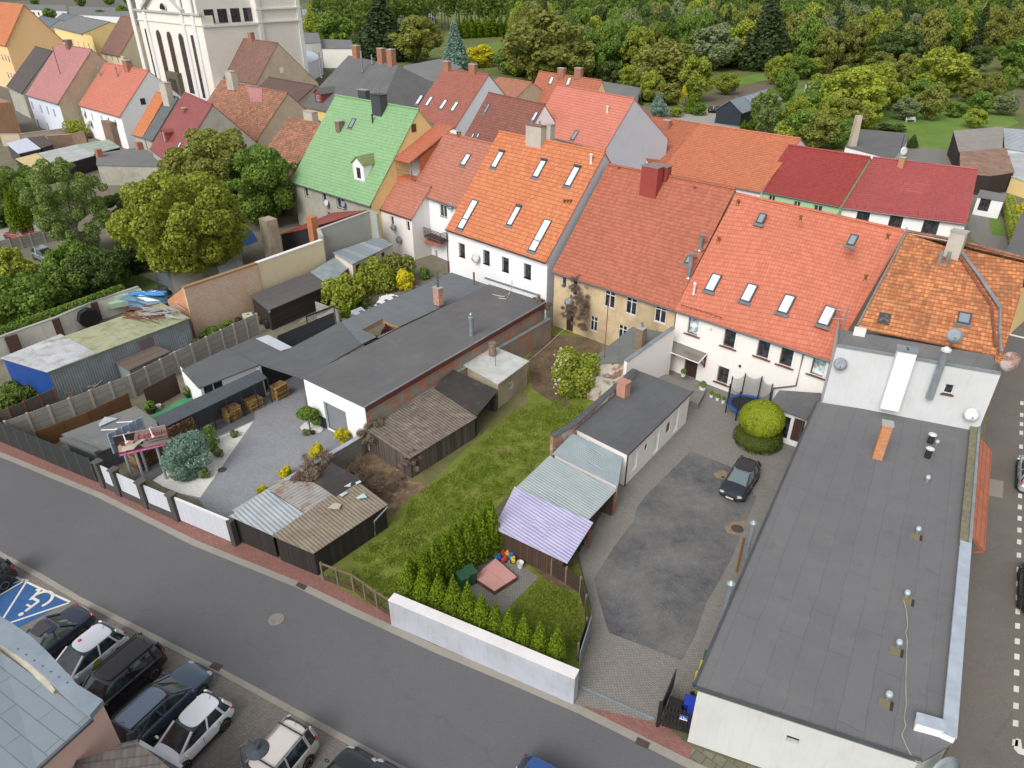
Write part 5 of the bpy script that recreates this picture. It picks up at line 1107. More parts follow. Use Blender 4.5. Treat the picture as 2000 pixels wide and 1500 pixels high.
# porch between salmon house and flat roof
shed('porch', 'low porch with dark felt roof squeezed between the salmon house and flat roof', [(1502, 790, 2.9), (1575, 820, 2.6), (1608, 768, 2.9), (1522, 762, 3.2)], F_DARK, M_WHITE, cat='porch',
    ops={0: [(1531, 835, .8, 1.9, {'s': '1', 'name': 'door'}), (1557, 842, .9, 2.0, {'s': '1', 'pm': planks('brown_door'), 'name': 'door'})]}, inset=.25)
# ---------------------------------------------------------------- white outbuilding in the courtyard + lean-tos
ob = shed('white_outbuilding', 'long white outbuilding with dark felt roof, doors and small windows on the courtyard', [(1117, 833, 2.95), (1228, 888, 2.75), (1354, 765, 2.75), (1243, 722, 2.95)], F_ANTH, W_CREAM, cat='outbuilding', inset=.16,
    ops={1: [(1240, 895, .75, 1.9, {'pm': M_WHITE, 'name': 'door'}), (1262, 873, .45, .55, {'fm': M_BROWN}), (1282, 862, .8, 1.9, {'pm': M_WHITE, 'name': 'door'}), (1305, 835, .7, .9, {'fm': M_BROWN}), (1320, 822, .8, 1.9, {'pm': M_WHITE, 'name': 'door'})]}, style='1')
a, b = P(1228, 888, 2.7), P(1354, 765, 2.7); MB().tube([a, b], .06, 6).build('gutter', M_GUTB, ob['root'])
q_ = ob['q'][1]; MB().tube([Vector((q_.x, q_.y - .1, .1)), Vector((q_.x, q_.y - .1, 2.7))], .05, 6).build('downpipe', M_GUTB, ob['root'])
fw, _ = freewall('raised_wall', 'old party wall with dark coping along the back of the outbuilding', [(1078, 852, 3.2), (1117, 831, 3.3), (1240, 722, 3.4)], 0, 0, .28, peeling('crumbling_white_brick', 'cfc8bc', 'a0614a', .5), plain('dark_coping', '55595c', '494d50', 2), top=True, capo=.08)
c = P(1217, 765, 3.2); chimney(ob['root'], (c.x, c.y), .75, .7, 2.6, 4.0, brick('pale_brick_stack', 'c08a72', 'b07660', 'a59080'), cap=brick('pale_brick_stack')); c = P(1206, 745, 3.2)
LT1 = corrug('pale_blue_sheet', 'a5b3b6', '93a2a8', .16, 'u', .0, rough=.5, metal=.15, dark=.25); LT2 = corrug('pale_grey_sheet', 'b0babc', 'a0abad', .2, 'u', .12, '77705f', .55, .1, 0, .3)
LT3 = corrug('lilac_corrugated_sheet', 'c3bfdc', 'b3aed2', .22, 'u', .12, '8a84a0', .5, 0, .22, .35)
shed('lean_to', 'lean-to with pale blue sheet roof at the white outbuilding', [(1079, 886, 2.5), (1207, 949, 2.2), (1216, 893, 2.3), (1118, 846, 2.7)], LT1, W_CREAM, cat='lean-to', rotuv=RN, th=.05)
shed('lean_to', 'open lean-to with grey ribbed sheet roof between blue and lilac roofs', [(1008, 952, 2.35), (1145, 1020, 2.0), (1204, 957, 2.1), (1073, 890, 2.45)], LT2, planks('brown_shed_boards', '5a4438', '46362e'), cat='lean-to', rotuv=RN, th=.05, open_sides=(1,))
shed('lean_to', 'lean-to shed with lilac corrugated roof and board walls', [(965, 1032, 2.15), (1108, 1100, 2.0), (1159, 1020, 2.15), (1005, 950, 2.45)], LT3, planks('brown_shed_boards'), cat='lean-to', rotuv=RN, th=.05, open_sides=(1,), inset=.5)
for x, y, lab in ((1197, 1005, 'rusty brown steel post under the grey ribbed roof'), (1149, 1070, 'brown post under the lilac roof corner')):
    tag(MB().beam(P(x, y), P(x, y) + UP * 2.0, .14).build('post', M_TANK), lab, 'post')
# ruined annexe with dark felt roof and brick chimney
ra = shed('old_annexe', 'old annexe with mossy grey roof and brown brick chimney at the ochre house', [(1148, 708, 3.0), (1223, 707, 3.3), (1308, 650, 3.9), (1235, 638, 3.7)], felt('mossy_felt', '666a68', '77786c', 1.1, 5, 90, .4, .5), peeling('crumbling_white_brick'), cat='outbuilding', inset=.15)
c = P(1250, 678, 3.6); chimney(ra['root'], (c.x, c.y), .6, .6, 3.2, 5.3, M_CHO, pots=1)
t = P(1180, 700, 3.1); tag(MB().tube([Vector((t.x, t.y, 2.0)), Vector((t.x, t.y, 8.3))], .035, 5).build('mast', M_TANK), 'thin rusty mast rising in front of the ochre house', 'mast')
freewall('sloping_wall', 'white wall rising towards the salmon house beside the annexe', [(1222, 706, 3.5), (1315, 640, 4.6)], 0, 0, .3, W_CREAM, M_ZINC, top=True)
freewall('broken_wall', 'broken brick and plaster wall end below the annexe', [(1150, 735, 2.0), (1200, 745, 2.2), (1222, 735, 2.4)], 0, 0, .3, peeling('crumbling_white_brick'), M_CONC, top=True)
# ---------------------------------------------------------------- garage complex
GA = shed('garage', 'long flat roofed garage with white front and grey roller door', [(590, 737, 3.8), (712, 795, 3.8), (1066, 590, 3.8), (955, 555, 3.8)], F_DARK, W_WHITE, cat='garage', inset=.06, wdepth=.25, ops={0: [(657, 823, 2.45, 2.6, {'sill': False, 's': '1', 'fm': M_GUT, 'pm': corrug('roller_door', '8b9096', '83888e', .12, 'v', 0, rough=.5, metal=.1, dark=.3), 'name': 'roller_door'})]}, walls2={1: peeling('patched_party_wall', '9a9288', 'c0683c', .5, '77736a')})
a, b = P(712, 795, 3.82), P(1066, 590, 3.82); MB().beam(a, b, .1, .08).build('roof_edge', M_ZINC, GA['root']); dn = (b - a).normalized(); dq = Vector((dn.y, -dn.x, 0))
MB().obox(a + dq * .01 - UP * .42, b - a, dq * .04, UP * .36).build('fascia', plain('oxide_red_fascia', '6a342c'), GA['root'])
pc = P(712, 795, 0); i0, i1 = GA['info'][0][0], GA['info'][0][1]
o = GA['info'][0]; 
for a0, a1 in ((.003, o[4][0][0] - .003),): MB().obox(o[3] * 1 - UP * (o[3].z) + o[1] * a0 + o[2] * .004, o[1] * (a1 - a0), o[2] * .03, UP * .95).build('plinth', plain('dark_plinth', '3a373c'), GA['root'])
c = P(857, 594, 3.8); chimney(GA['root'], (c.x, c.y), .72, .58, 3.8, 5.35, brick('mottled_brick_stack', 'c79a88', '9c6a56', 'b5a090', .25, .09, .01, .9, .6), cap=M_CONC); MB().tube([Vector((c.x, c.y, 5.35)), Vector((c.x, c.y, 6.9))], .1, 8).build('flue', M_GUT, GA['root'])
c = P(926, 555, 3.8); MB().tube([c, c + UP * 1.2], .09, 8).build('flue', plain('brown_flue', '6a5a52'), GA['root'])
c = P(921, 655, 3.8); MB().lathe(c, [(.19, 0), (.19, 1.4), (.25, 1.42), (.25, 1.65), (.1, 1.75), (.14, 1.9), (.02, 2.05)], 12).build('flue', M_ZINC, GA['root'])
for k_, l_ in enumerate((((1040 + 0, 0), ), )): pass
wr = [P(x, y, 3.86) for x, y in ((1000, 560), (996, 572), (985, 580), (962, 575))]; wr2 = [P(x, y, 3.86) for x, y in ((1000, 560), (995, 575), (988, 584), (974, 582))]
tag(MB().tube([wr[0] + UP * .6] + wr, .035, 5).tube([wr[0] + UP * .6] + wr2, .035, 5).build('loose_cable', plain('white_cable', 'c4c0b8')), 'white loose cables hanging onto the felt roof by the white house', 'cable')
shed('pergola_roof', 'flat felt roof with a square opening for a red maple', [(600, 700, 2.55), (592, 739, 2.55), (955, 556, 2.55), (880, 533, 2.55), (800, 588, 2.55), (683, 632, 2.55), (665, 628, 2.55), (507, 710, 2.55)][2:3] + [(707, 672, 2.6)] + [(676, 664, 2.6), (667, 628, 2.6), (683, 633, 2.6), (885, 532, 2.6)] if 0 else
     [(507, 711, 2.85), (592, 739, 3.6), (706, 673, 3.6), (666, 628, 3.4)], F_ANTH, M_DARK, cat='carport', open_sides=(0, 1, 2, 3), group=None)
def pergola():
    root = thing('pergola', 'felt covered pergola with tan beam ends and a square light well', 'pergola', P(760, 620)); z = 3.6
    f = lambda x, y: P(x, y, z)
    A, B, Cc, D = f(706, 672), f(955, 557), f(882, 532), f(667, 628)
    h0, h1, h2, h3 = f(740, 660), f(782, 637), f(747, 623), f(707, 644)
    mb = MB()
    for q_ in ([A, h0, h3, D], [h0, A, B, h1], [h1, B, Cc, h2], [h2, Cc, D, h3]): mb.slab(q_, .12)
    mb.build('roof', felt('pergola_felt', '65696e', '6f7376', .9, 4, 0, .35, .1), root)
    tan = plain('tan_beam', 'b48a52', '9c7442', 3); mb = MB(); nd = (D - Cc).normalized(); side = Vector((nd.y, -nd.x, 0))
    if side.dot(A - D) > 0: side = -side
    for k in range(14):
        p = lerp(D, Cc, (k + .5) / 14); q_ = MB().obox(p - UP * .25 - nd * .06 - side * .3, side * .75, nd * .12, UP * .16).build('beam', tan, root); MB().obox(p - UP * .088 - nd * .16 - side * .1, side * .6, nd * .32, UP * .05).build('beam_cover', F_ANTH, q_)
    for a, b in ((h0, h1), (h1, h2), (h2, h3), (h3, h0)): MB().beam(a - UP * .22, b - UP * .22, .08, .2).build('well_beam', tan, root)
    for t in (.02, .35, .68, .98): p = lerp(D, Cc, t); MB().beam(Vector((p.x, p.y, 0)), p - UP * .2, .14).build('post', M_DARK, root)
pergola()
shed('flat_annexe', 'small white building with two-level anthracite roof and french window', [(355, 722, 2.7), (388, 758, 2.7), (507, 712, 2.7), (443, 680, 2.7)], F_ANTH, W_WHITE, cat='outbuilding', ops={0: [(372, 775, 1.4, 2.0, {'s': '2', 'name': 'door'})], 1: [(420, 765, 1.6, 1.9, {'s': '2', 'name': 'french_window'})]}, inset=.15)
shed('flat_annexe', 'anthracite roofed annexe next to the translucent roof panel', [(443, 682, 2.6), (506, 711, 2.6), (571, 680, 2.6), (505, 655, 2.6)], F_ANTH, M_DARK, cat='outbuilding')
tag(MB().slab(Ps([(500, 661, 2.68), (549, 685, 2.68), (571, 678, 2.68), (524, 654, 2.68)]), .04).build('roof_panel', plain('translucent_sheet', 'b9bfc6', 'a5abb2')), 'white translucent roof panel lying on the dark annexe roof', 'roof panel')
dk = planks('anthracite_slats', '3d4248', '4a5056', .14, 'v', .15)
tag(MB().obox(P(541, 656, 2) - UP * 2, P(651, 610, 2) - P(541, 656, 2), Vector((.04, .05, 0)), UP * 2.0).build('slatted_screen', dk), 'dark slatted screen wall beside the retractable awning', 'screen')
aw = thing('awning', 'striped white awning with scalloped edge on a dark frame', 'awning', P(625, 640)); a, b = P(598, 618, 2.4), P(652, 598, 2.4); n_ = Vector((-.68, -.73, 0)) * .9
MB().slab([a, b, b + n_ - UP * .3, a + n_ - UP * .3], .04).build('fabric', corrug('awning_cloth', 'd8d4cc', 'c2bcb0', .3, 'u', 0, rough=.9, metal=0), aw); MB().beam(a, b, .12).beam(a, Vector((a.x, a.y, 0)), .08).beam(b, Vector((b.x, b.y, 0)), .08).build('frame', M_DARK, aw)
# wood store canopy
WC = thing('wood_store', 'long narrow wood store with grey ribbed roof on thin black posts', 'shelter', P(410, 830)); zc = 2.25
ca, cb_, cc2, cd2 = P(318, 836, zc), P(522, 738, zc), P(505, 722, zc + .25), P(300, 815, zc + .25)
MB().slab([ca, cb_, cc2, cd2], .06).build('roof', corrug('anthracite_ribbed_sheet', '5c6067', '51555b', .22, 'v', 0, rough=.5, metal=.2), WC)
dw = (cb_ - ca).normalized(); MB().obox(Vector((cd2.x, cd2.y, 0)) + dw * .1, (cc2 - cd2) * 1 - UP * 0, Vector((.03, .05, 0)), UP * 2.2).build('back_wall', plaster('dark_grey_render', '4e5157', '5d6065', .5), WC)
for k in range(8): p = lerp(ca, cb_, k / 7); MB().beam(Vector((p.x, p.y, 0)), p - UP * .08, .08).build('post', M_DARK, WC)
firew = peeling('x_', 'b08050', '7a5634') if 0 else None
def logs(name, label, a, b, depth, h, m, seed):
    """stack of split logs with their ends outward"""
    rnd = random.Random(seed); a = Vector((a.x, a.y, 0)); b = Vector((b.x, b.y, 0)); u = (b - a).normalized(); L = (b - a).length; n = Vector((u.y, -u.x, 0)); mb = MB(); z = .12; row = 0
    while z < h:
        x = rnd.uniform(.05, .15)
        while x < L:
            r = rnd.uniform(.05, .085); c = a + u * x + UP * (z + rnd.uniform(-.02, .02)) - n * depth; k = rnd.randint(3, 5); d = n * (depth + rnd.uniform(-.06, .06)); ph = rnd.uniform(0, 6)
            ring = [c + (u * math.cos(ph + q * 6.283 / k) + UP * math.sin(ph + q * 6.283 / k)) * r for q in range(k)]
            i = len(mb.v); mb.v += ring + [p + d for p in ring]; mb.f.append(tuple(range(i + k, i + 2 * k)))
            for q in range(k): mb.f.append((i + q, i + (q + 1) % k, i + k + (q + 1) % k, i + k + q))
            x += r * 1.75
        z += .125
    return tag(mb.build(name, m), label, 'log pile')
def logmat(name, c, c2):
    b = NB(name); g = b.new('ShaderNodeNewGeometry'); cc = b.mix(g.outputs['Random Per Island'], col(c), col(c2)); MATS[name] = b.done(cc, .9); return b.m
LM = logmat('log_ends', '8a6a48', '54402e'); LM2 = logmat('fresh_logs', 'b5834a', '8a5c30')
n0 = Vector((dw.y, -dw.x, 0)) 
pa = lambda x, y: P(x, y)
logs('log_pile', 'low stack of greyish logs under the billboard end of the store', pa(272, 925), pa(335, 888), .9, 1.75, LM, 1); logs('log_pile', 'tall stack of split logs with orange fresh ones on top', pa(340, 886), pa(390, 858), .9, 2.0, LM, 2)
def pallets(label, x, y, n, rz, seed, grp=None):
    m = planks('pallet_wood', 'c09a62', 'a8834e', .11, 'u', .18); rnd = random.Random(seed); root = thing('pallet_stack', label, 'pallets', P(x, y), grp); z = 0
    for k in range(n):
        c = P(x, y) + Vector((rnd.uniform(-.06, .06), rnd.uniform(-.06, .06), z)); r = rz + rnd.uniform(-.08, .08); mb = MB(); ux = Vector((math.cos(r), math.sin(r), 0)); uy = Vector((-ux.y, ux.x, 0))
        for q in range(5): mb.obox(c - ux * .6 + uy * (-.4 + q * .18 - .05) + UP * .1, ux * 1.2, uy * .1, UP * .02)
        for q in (-.52, 0, .52): mb.obox(c + ux * (q - .05) - uy * .4, ux * .1, uy * .8, UP * .098)
        mb.build('pallet', m, root); z += .135
rz = math.atan2(dw.y, dw.x)
pallets('heap of wooden pallets nearest the spruce in the wood store', 455, 818, 8, rz, 1); pallets('stack of pallets in the middle bay of the wood store', 497, 797, 7, rz, 2); pallets('pallets piled beside the white pillar of the carport', 548, 775, 9, rz, 3)
tag(MB().box(P(516, 768), .25, .25, 2.5, rz, 0).build('pillar', W_WHITE), 'white pillar holding the carport corner', 'pillar')
# terrace behind the canopy
brb = planks('brown_terrace_boards', '50382c', '44302a', .12, 'v', .08)
tag(MB().obox(P(292, 802), P(352, 768) - P(292, 802), Vector((.03, .04, 0)), UP * 1.9).build('wooden_screen', brb), 'dark brown wooden screen behind the green carpet', 'screen')
shed('grey_shed', 'low grey felt roofed shed sunk behind the brown board fence', [(185, 886, 1.6), (120, 848, 1.6), (265, 793, 1.6), (318, 832, 1.6)], F_GREY, plaster('dark_grey_render'), cat='shed', inset=.1)
tag(MB().obox(P(118, 862, 1.62), P(186, 889, 1.62) - P(118, 862, 1.62), Vector((.2, .28, 0)), UP * .25).build('parapet', plaster('dark_slabs')), 'dark slab parapet at the street end of the grey shed', 'parapet')
tag(MB().slab(Ps([(193, 833, 1.75), (230, 817, 1.72), (205, 814, 1.9), (193, 826, 1.85)]), .05).build('plastic_sheet', plain('pale_plastic', 'b9c2c6')), 'pale plastic sheet lying on the grey shed', 'sheet')
# fences
CF = plaster('concrete_fence_panel', 'a09d94', '837e74', .5); CFP = brick('ribbed_concrete', '9d9a92', '8f8c84', '7d7a72', 4, .5, .03, .9, .4, '77736a', .5); PO = plaster('fence_post_concrete', 'a5a199', '8a857a', .4)
fence('concrete_fence', 'long grey concrete panel fence running back from the street', [(28, 868), (150, 822), (265, 775), (352, 728), (440, 683), (508, 650)], 2.0, 14, CFP, PO, pw=.16)
fence('board_fence', 'brown board fence inside the concrete fence', [(82, 876), (180, 838), (258, 800)], 1.5, 4, planks('warm_brown_boards', '7a5636', '68482c', .12, 'v', .08), planks('warm_brown_boards'), pw=.1)
fence('wooden_fence', 'weathered grey wooden fence with brown gates at the far left yard', [(0, 842), (30, 835), (118, 795)], 1.7, 4, planks('grey_weathered_boards', '6a625a', '57504a', .1, 'v', .15), M_TANK, pw=.12)
BLK = plain('black_sheet_panel', '2e3434', '272c2c', 2, .5); fence('sheet_metal_fence', 'dark green-black sheet metal fence along the pavement', [(-60, 838), (0, 862), (190, 942)], 2.0, 11, BLK, M_GUT, t=.03, pw=.06)
BB = brick('black_brick', '3a3634', '2e2b2a', '6a6662', .26, .085, .012, .8, .2); 
def brickfence():
    root = thing('gate_fence', 'white panel fence on black brick pillars with a long sliding gate', 'fence', P(280, 970)); pil = [(207, 950), (238, 966), (290, 990), (349, 1015), (459, 1062)]; S = [P(x, y) for x, y in pil]
    wp_ = planks('white_gate_panel', 'c6c9d0', 'bcbfc8', .2, 'u', .03)
    for k, p in enumerate(S[:4]):
        d = (S[min(k + 1, 4)] - p).normalized(); o = MB().box(p, .42, .42, 2.0, math.atan2(d.y, d.x), 0).build('pillar', BB, root); MB().box(p, .56, .56, .1, math.atan2(d.y, d.x), 2.003).build('pillar_cap', plain('dark_cap', '5a5650', '4a4742'), o)
    for k in range(3):
        a, b = S[k], S[k + 1]; d = (b - a).normalized(); n = Vector((-d.y, d.x, 0))
        MB().obox(a + d * .22 - n * .12, (b - a) - d * .44, n * .24, UP * .42).build('plinth', BB, root); MB().obox(a + d * .23 - n * .03 + UP * .45, (b - a) - d * .46, n * .06, UP * 1.4).build('panel', wp_, root)
    a, b = S[3], S[4]; d = (b - a).normalized(); n = Vector((-d.y, d.x, 0)); g_ = MB().obox(a + d * .25 - n * .03 + UP * .08, (b - a) - d * .3, n * .06, UP * 1.75).build('gate', wp_, root)
    MB().beam(a + d * .25 + UP * 1.86, b + UP * 1.86, .1).build('gate_rail', M_WHITE, g_); MB().box(b + d * .1, .35, .35, 1.9, math.atan2(d.y, d.x), 0).build('pillar', BB, root)
brickfence()
# low block wall between courtyard and old sheds
freewall('block_wall', 'long grey block wall with pale coping between courtyard and old sheds', [(458, 1000, 1.6), (560, 937, 1.6), (705, 852, 1.6), (720, 826, 1.8)], 0, 0, .2, brick('grey_blocks', '8b8880', '7d7a72', '6a665e', .4, .2, .015), plain('pale_coping', 'a6adb4', '8d9296', 3), top=True, capo=.08)
freewall('brick_parapet', 'ragged brick party wall with orange bricks beside the garage roof', [(722, 829, 2.0), (870, 742, 2.1), (905, 719, 2.3), (1074, 622, 2.1)], 0, 0, .3, peeling('patched_party_wall', '9a9288', 'b5643c', .45, '77736a'), plain('grey_party_coping', '8c8f8e', '6f706c', 3), top=True)
c = P(962, 690, 2.6); o = tag(MB().lathe(Vector((c.x, c.y, 1.2)), [(.34, 0), (.3, 2.0), (.33, 2.05), (.33, 2.35)], 8).build('chimney', M_CHO), 'stubby old brick chimney by the pale sheet roof', 'chimney')
# ---------------------------------------------------------------- old sheds
OC = corrug('old_asbestos_sheet', '94897d', '62564b', .24, 'u', .45, '5d4f44', .95, 0, .35, .8, 2.2); OC2 = corrug('brown_asbestos_sheet', '978b7c', '7e7262', .22, 'u', .25, '5a5046', .95, 0, .15, .4, 1.0)
OM = corrug('silver_corrugated', 'c0c8cc', 'a8b0b4', .26, 'u', .0, rough=.45, metal=.3, dark=.5); OMR = corrug('rusty_corrugated', 'b4b4b0', '9b9892', .26, 'u', .75, '8a5034', .7, .2, .2, .45)
BKW = planks('black_tarred_boards', '35312d', '231f1d', .14, 'u', .1); OLDB = planks('old_vertical_boards', '6a6058', '3f3832', .15, 'u', .14)
s1 = shed('old_shed', 'collapsing shed with brown corrugated roof covered in dead creepers', [(715, 838, 2.0), (800, 896, 1.8), (932, 815, 1.8), (847, 757, 2.3)], OC, OLDB, cat='shed', th=.05, rotuv=RN)
shed('tarred_roof_shed', 'open shed with black tar paper roof beside the creeper covered shed', [(847, 757, 2.35), (931, 812, 1.9), (973, 762, 2.0), (885, 722, 2.6)], felt('tar_paper', '33302f', '45403d', 1.0, 3, 20, .3, .2), OLDB, cat='shed', th=.05, open_sides=(1,))
pv = shed('small_stone_shed', 'small beige plastered shed with pale sheet metal roof', [(893, 706, 2.45), (973, 750, 2.35), (1034, 705, 2.35), (955, 672, 2.5)], plain('pale_painted_sheet', 'c3c5c4', 'a9aaa6', 1.2, .5), peeling('beige_shed_wall', 'b5aa92', '8a7460', .68, '857a68'), cat='shed', ops={1: [(998, 752, .6, .7, {'s': '4'})]})
p_ = P(968, 715, 2.5); tag(MB().tube([p_, p_ + UP * 1.6], .03, 5).build('pipe', M_GUT), 'thin pipe standing on the pale sheet roof', 'pipe')
s2 = shed('black_board_shed', 'tarred black board shed with brown corrugated roof at the pavement', [(531, 1046, 1.95), (612, 1081, 1.85), (758, 985, 1.85), (692, 935, 2.05)], OC2, BKW, cat='shed', th=.04, rotuv=RN)
shed('silver_roof_shed', 'lower shed with silver corrugated roof behind the white gate', [(448, 1008, 2.0), (531, 1045, 1.9), (596, 1003, 1.93), (520, 956, 2.08)], OM, BKW, cat='shed', th=.04, rotuv=RN, skip=(1,))
tag(MB().slab(Ps([(545, 937, 2.12), (522, 955, 2.11), (597, 1002, 1.97), (652, 965, 2.0), (612, 942, 2.1)]), .03).build('rusty_sheets', OMR), 'rust streaked corrugated sheets between silver and black roofs', 'roof sheets')
tag(MB().slab(Ps([(613, 940, 2.14), (655, 969, 2.06), (706, 936, 2.1), (647, 903, 2.2)]), .04).build('tar_paper_sheet', felt('tar_paper')), 'black tar paper sheet over the shed by the block wall', 'roof sheet')
for i_, pts_ in enumerate((((672, 950), (686, 942), (684, 950)), ((694, 942), (703, 938), (706, 941), (696, 946)), ((662, 966), (675, 960), (680, 962), (668, 970)), ((695, 972), (710, 963), (717, 971), (700, 974)), ((640, 992), (652, 982), (667, 984), (662, 995)))):
    tag(MB().slab(Ps(pts_, 2.12), .02).build('scrap_sheet', plain('pale_blue_scrap' if i_ < 4 else 'pale_scrap_card', 'b9cdd2' if i_ < 4 else 'b5aa9c')), ['narrow pale blue triangle', 'small white-blue square', 'curved pale blue shard', 'large pale blue shard', 'crumpled beige piece'][i_] + ' of scrap lying on the shed roof', 'scrap', None)
p_ = P(733, 1042); tag(MB().tube([P(757, 990, 1.8), P(731, 1018, 1.5), P(733, 1045, .1)], .045, 6).build('downpipe', M_ZINC), 'bent grey downpipe on the end of the black board shed', 'downpipe')
# timber gate fence with wire + white wall
fw = fence('wire_fence', 'sagging wire fence on weathered wooden posts by the pavement', [(632, 1132), (692, 1155), (738, 1188), (765, 1205)], 1.25, 4, planks('kick_boards', '5a4c3c', '463a2e'), plain('weathered_post', '847664', '6a5e50'), t=.03, pw=.1, posth=.1, pname='board')
for ch in list(fw.children):
    if ch.name.startswith('board'): ch.scale.z = .25
frp = [P(x, y) for x, y in ((632, 1132), (692, 1155), (738, 1188), (765, 1205))]; mb = MB()
for a, b in zip(frp, frp[1:]):
    mb.beam(a + UP * 1.25, b + UP * 1.22, .08); n_ = int((b - a).length / .22)
    for k in range(n_): mb.tube([lerp(a, b, k / n_) + UP * .3, lerp(a, b, min(1, (k + 3) / n_)) + UP * 1.25], .012, 3, False); mb.tube([lerp(a, b, min(1, (k + 3) / n_)) + UP * .3, lerp(a, b, k / n_) + UP * 1.25], .012, 3, False)
mb.build('wire', plain('rusty_wire', '7a6a54'), fw)
W_STREET = plaster('street_wall_white', 'b0b4c0', '857e72', .7)
freewall('white_wall', 'thick white street wall in front of the row of thujas', [(764, 1166, 1.85), (1127, 1318, 1.85)], 0, 0, .5, W_STREET, plaster('wall_top_white', 'dedada', 'b8b1aa', .6), top=True, capo=.03, capt=.05)
# gate and bins at the driveway
g_ = thing('pedestrian_gate', 'black picket gate with a blue house number plate', 'gate', P(1283, 1420)); a, b = P(1284, 1418), P(1346, 1437); d = (b - a).normalized(); n_ = Vector((-d.y, d.x, 0)); L_ = (b - a).length; bm_ = plain('black_gate_paint', '232122', rough=.6)
for k in range(9): MB().obox(a + d * (k + .08) * L_ / 9 + UP * .1, d * L_ / 9 * .72, n_ * .03, UP * (1.35 + .2 * math.sin(k / 8 * 3.14))).build('picket', bm_, g_)
MB().beam(a + UP * .5, b + UP * .5, .05).beam(a + UP * 1.2, b + UP * 1.2, .05).build('rail', bm_, g_); MB().beam(a, a + UP * 1.7, .14).beam(b, b + UP * 1.6, .1).build('gate_post', bm_, g_)
pl_ = a + d * L_ * .6 - n_ * .04 + UP * 1.0; npn = MB().obox(pl_, d * .38, n_ * .02, UP * .32).build('number_plate', plain('plate_blue', '2c4f9c'), g_); MB().obox(pl_ + d * .015 + UP * .015 - n_ * .004, d * .35, n_ * .004, UP * .06).build('plate_border', M_WHITE, npn)
def txt(s, parent, o, right, up, size, mat, name='lettering', ext=.004, align='LEFT', shear=0.0):
    cu = bpy.data.curves.new(name, 'FONT'); cu.body = s; cu.size = size; cu.extrude = ext; cu.align_x = align; cu.shear = shear
    t = bpy.data.objects.new(name, cu); C.objects.link(t); bpy.context.view_layer.update()
    me = bpy.data.meshes.new_from_object(t); bpy.data.objects.remove(t); ob_ = bpy.data.objects.new(name, me); C.objects.link(ob_); me.materials.clear(); me.materials.append(mat)
    r_ = right.normalized(); f_ = up.normalized(); nz = r_.cross(f_); off = OFF[parent.name]
    for v in me.vertices: c = v.co.copy(); v.co = (o - off) + r_ * c.x + f_ * c.y + nz * c.z
    ob_.parent = parent; OFF[ob_.name] = off; return ob_
txt('55c', npn, pl_ + d * .04 + UP * .1 - n_ * .008, d, UP, .2, M_WHITE, 'house_number')
tag(MB().obox(P(1284, 1415) + UP * .15, P(1313, 1345) - P(1284, 1415), Vector((.05, 0, 0)), UP * 1.3).build('gate_wing', plain('dark_gate_wing', '3a3c40', rough=.6)), 'dark open gate wing standing beside the picket gate', 'gate')
tag(MB().obox(P(1130, 1310) + UP * .15, P(1152, 1240) - P(1130, 1310), Vector((.05, 0, 0)), UP * 1.3).build('gate_wing', plain('grey_gate_wing', '7d8688', rough=.6)), 'grey-green open gate wing leaning by the garden fence', 'gate')
tag(MB().beam(P(1131, 1340) + UP * .03, P(1278, 1405) + UP * .03, .1, .05).build('gate_rail', plain('gate_track', '7f9096', rough=.5)), 'pale steel gate track across the driveway entrance', 'rail')
def bin_(label, x, y, m, rz, s=1.0, grp=None):
    root = thing('wheelie_bin', label, 'bin', P(x, y), grp); c = P(x, y); ux = Vector((math.cos(rz), math.sin(rz), 0)) * s; uy = Vector((-math.sin(rz), math.cos(rz), 0)) * s
    q = lambda a, b, z: c + ux * a + uy * b + UP * z * s
    MB().hexa([q(-.22, -.25, .05), q(.22, -.25, .05), q(.22, .22, .05), q(-.22, .22, .05), q(-.29, -.33, .95), q(.29, -.33, .95), q(.29, .35, .95), q(-.29, .35, .95)]).build('body', m, root, bevel=.02)
    MB().hexa([q(-.31, -.36, .96), q(.31, -.36, .96), q(.31, .38, .96), q(-.31, .38, .96), q(-.27, -.3, 1.06), q(.27, -.3, 1.06), q(.27, .36, 1.1), q(-.27, .36, 1.1)]).build('lid', m, root, bevel=.02)
    for k in (-1, 1): MB().tube([q(k * .24, .33, .1), q(k * .3, .33, .1)], .1 * s, 10).build('wheel', M_DARK, root)
bm_b = plain('bin_blue', '2440b0', '1c359c', 4, .4); bm_g = plain('bin_green', '2f5c3f', '274e36', 4, .5); bm_y = plain('bin_yellow', 'c9b83a', rough=.5); bm_k = plain('bin_black', '26282a', rough=.5)
rz = math.radians(67)
bin_('blue wheelie bin right behind the picket gate', 1347, 1398, bm_b, rz); bin_('second blue bin tucked against the white corner', 1352, 1420, bm_b, rz); bin_('black round-lidded bin behind the gate pickets', 1316, 1398, bm_k, rz, .9)
bin_('yellow bin along the flat roof wall nearer the gate', 1367, 1352, bm_y, rz); bin_('yellow bin along the flat roof wall farther from the gate', 1376, 1330, bm_y, rz); bin_('green bin beside the yellow bins under the roof edge', 1384, 1310, bm_g, rz)
bin_('dark green bin among the thujas near the pink sandpit cover', 905, 1148, bm_g, .5); bin_('green bin with shiny lid behind the thujas', 920, 1138, bm_g, .5)
# fence round the play garden
fence('garden_fence', 'brown board fence curving round the play garden', [(1050, 1107), (1105, 1140), (1133, 1160), (1143, 1195), (1144, 1240), (1128, 1290)], 1.15, 6, planks('dark_fence_boards', '4d3c32', '3c2f28', .12, 'v', .12), plain('weathered_post'), pw=.1, posth=.15)
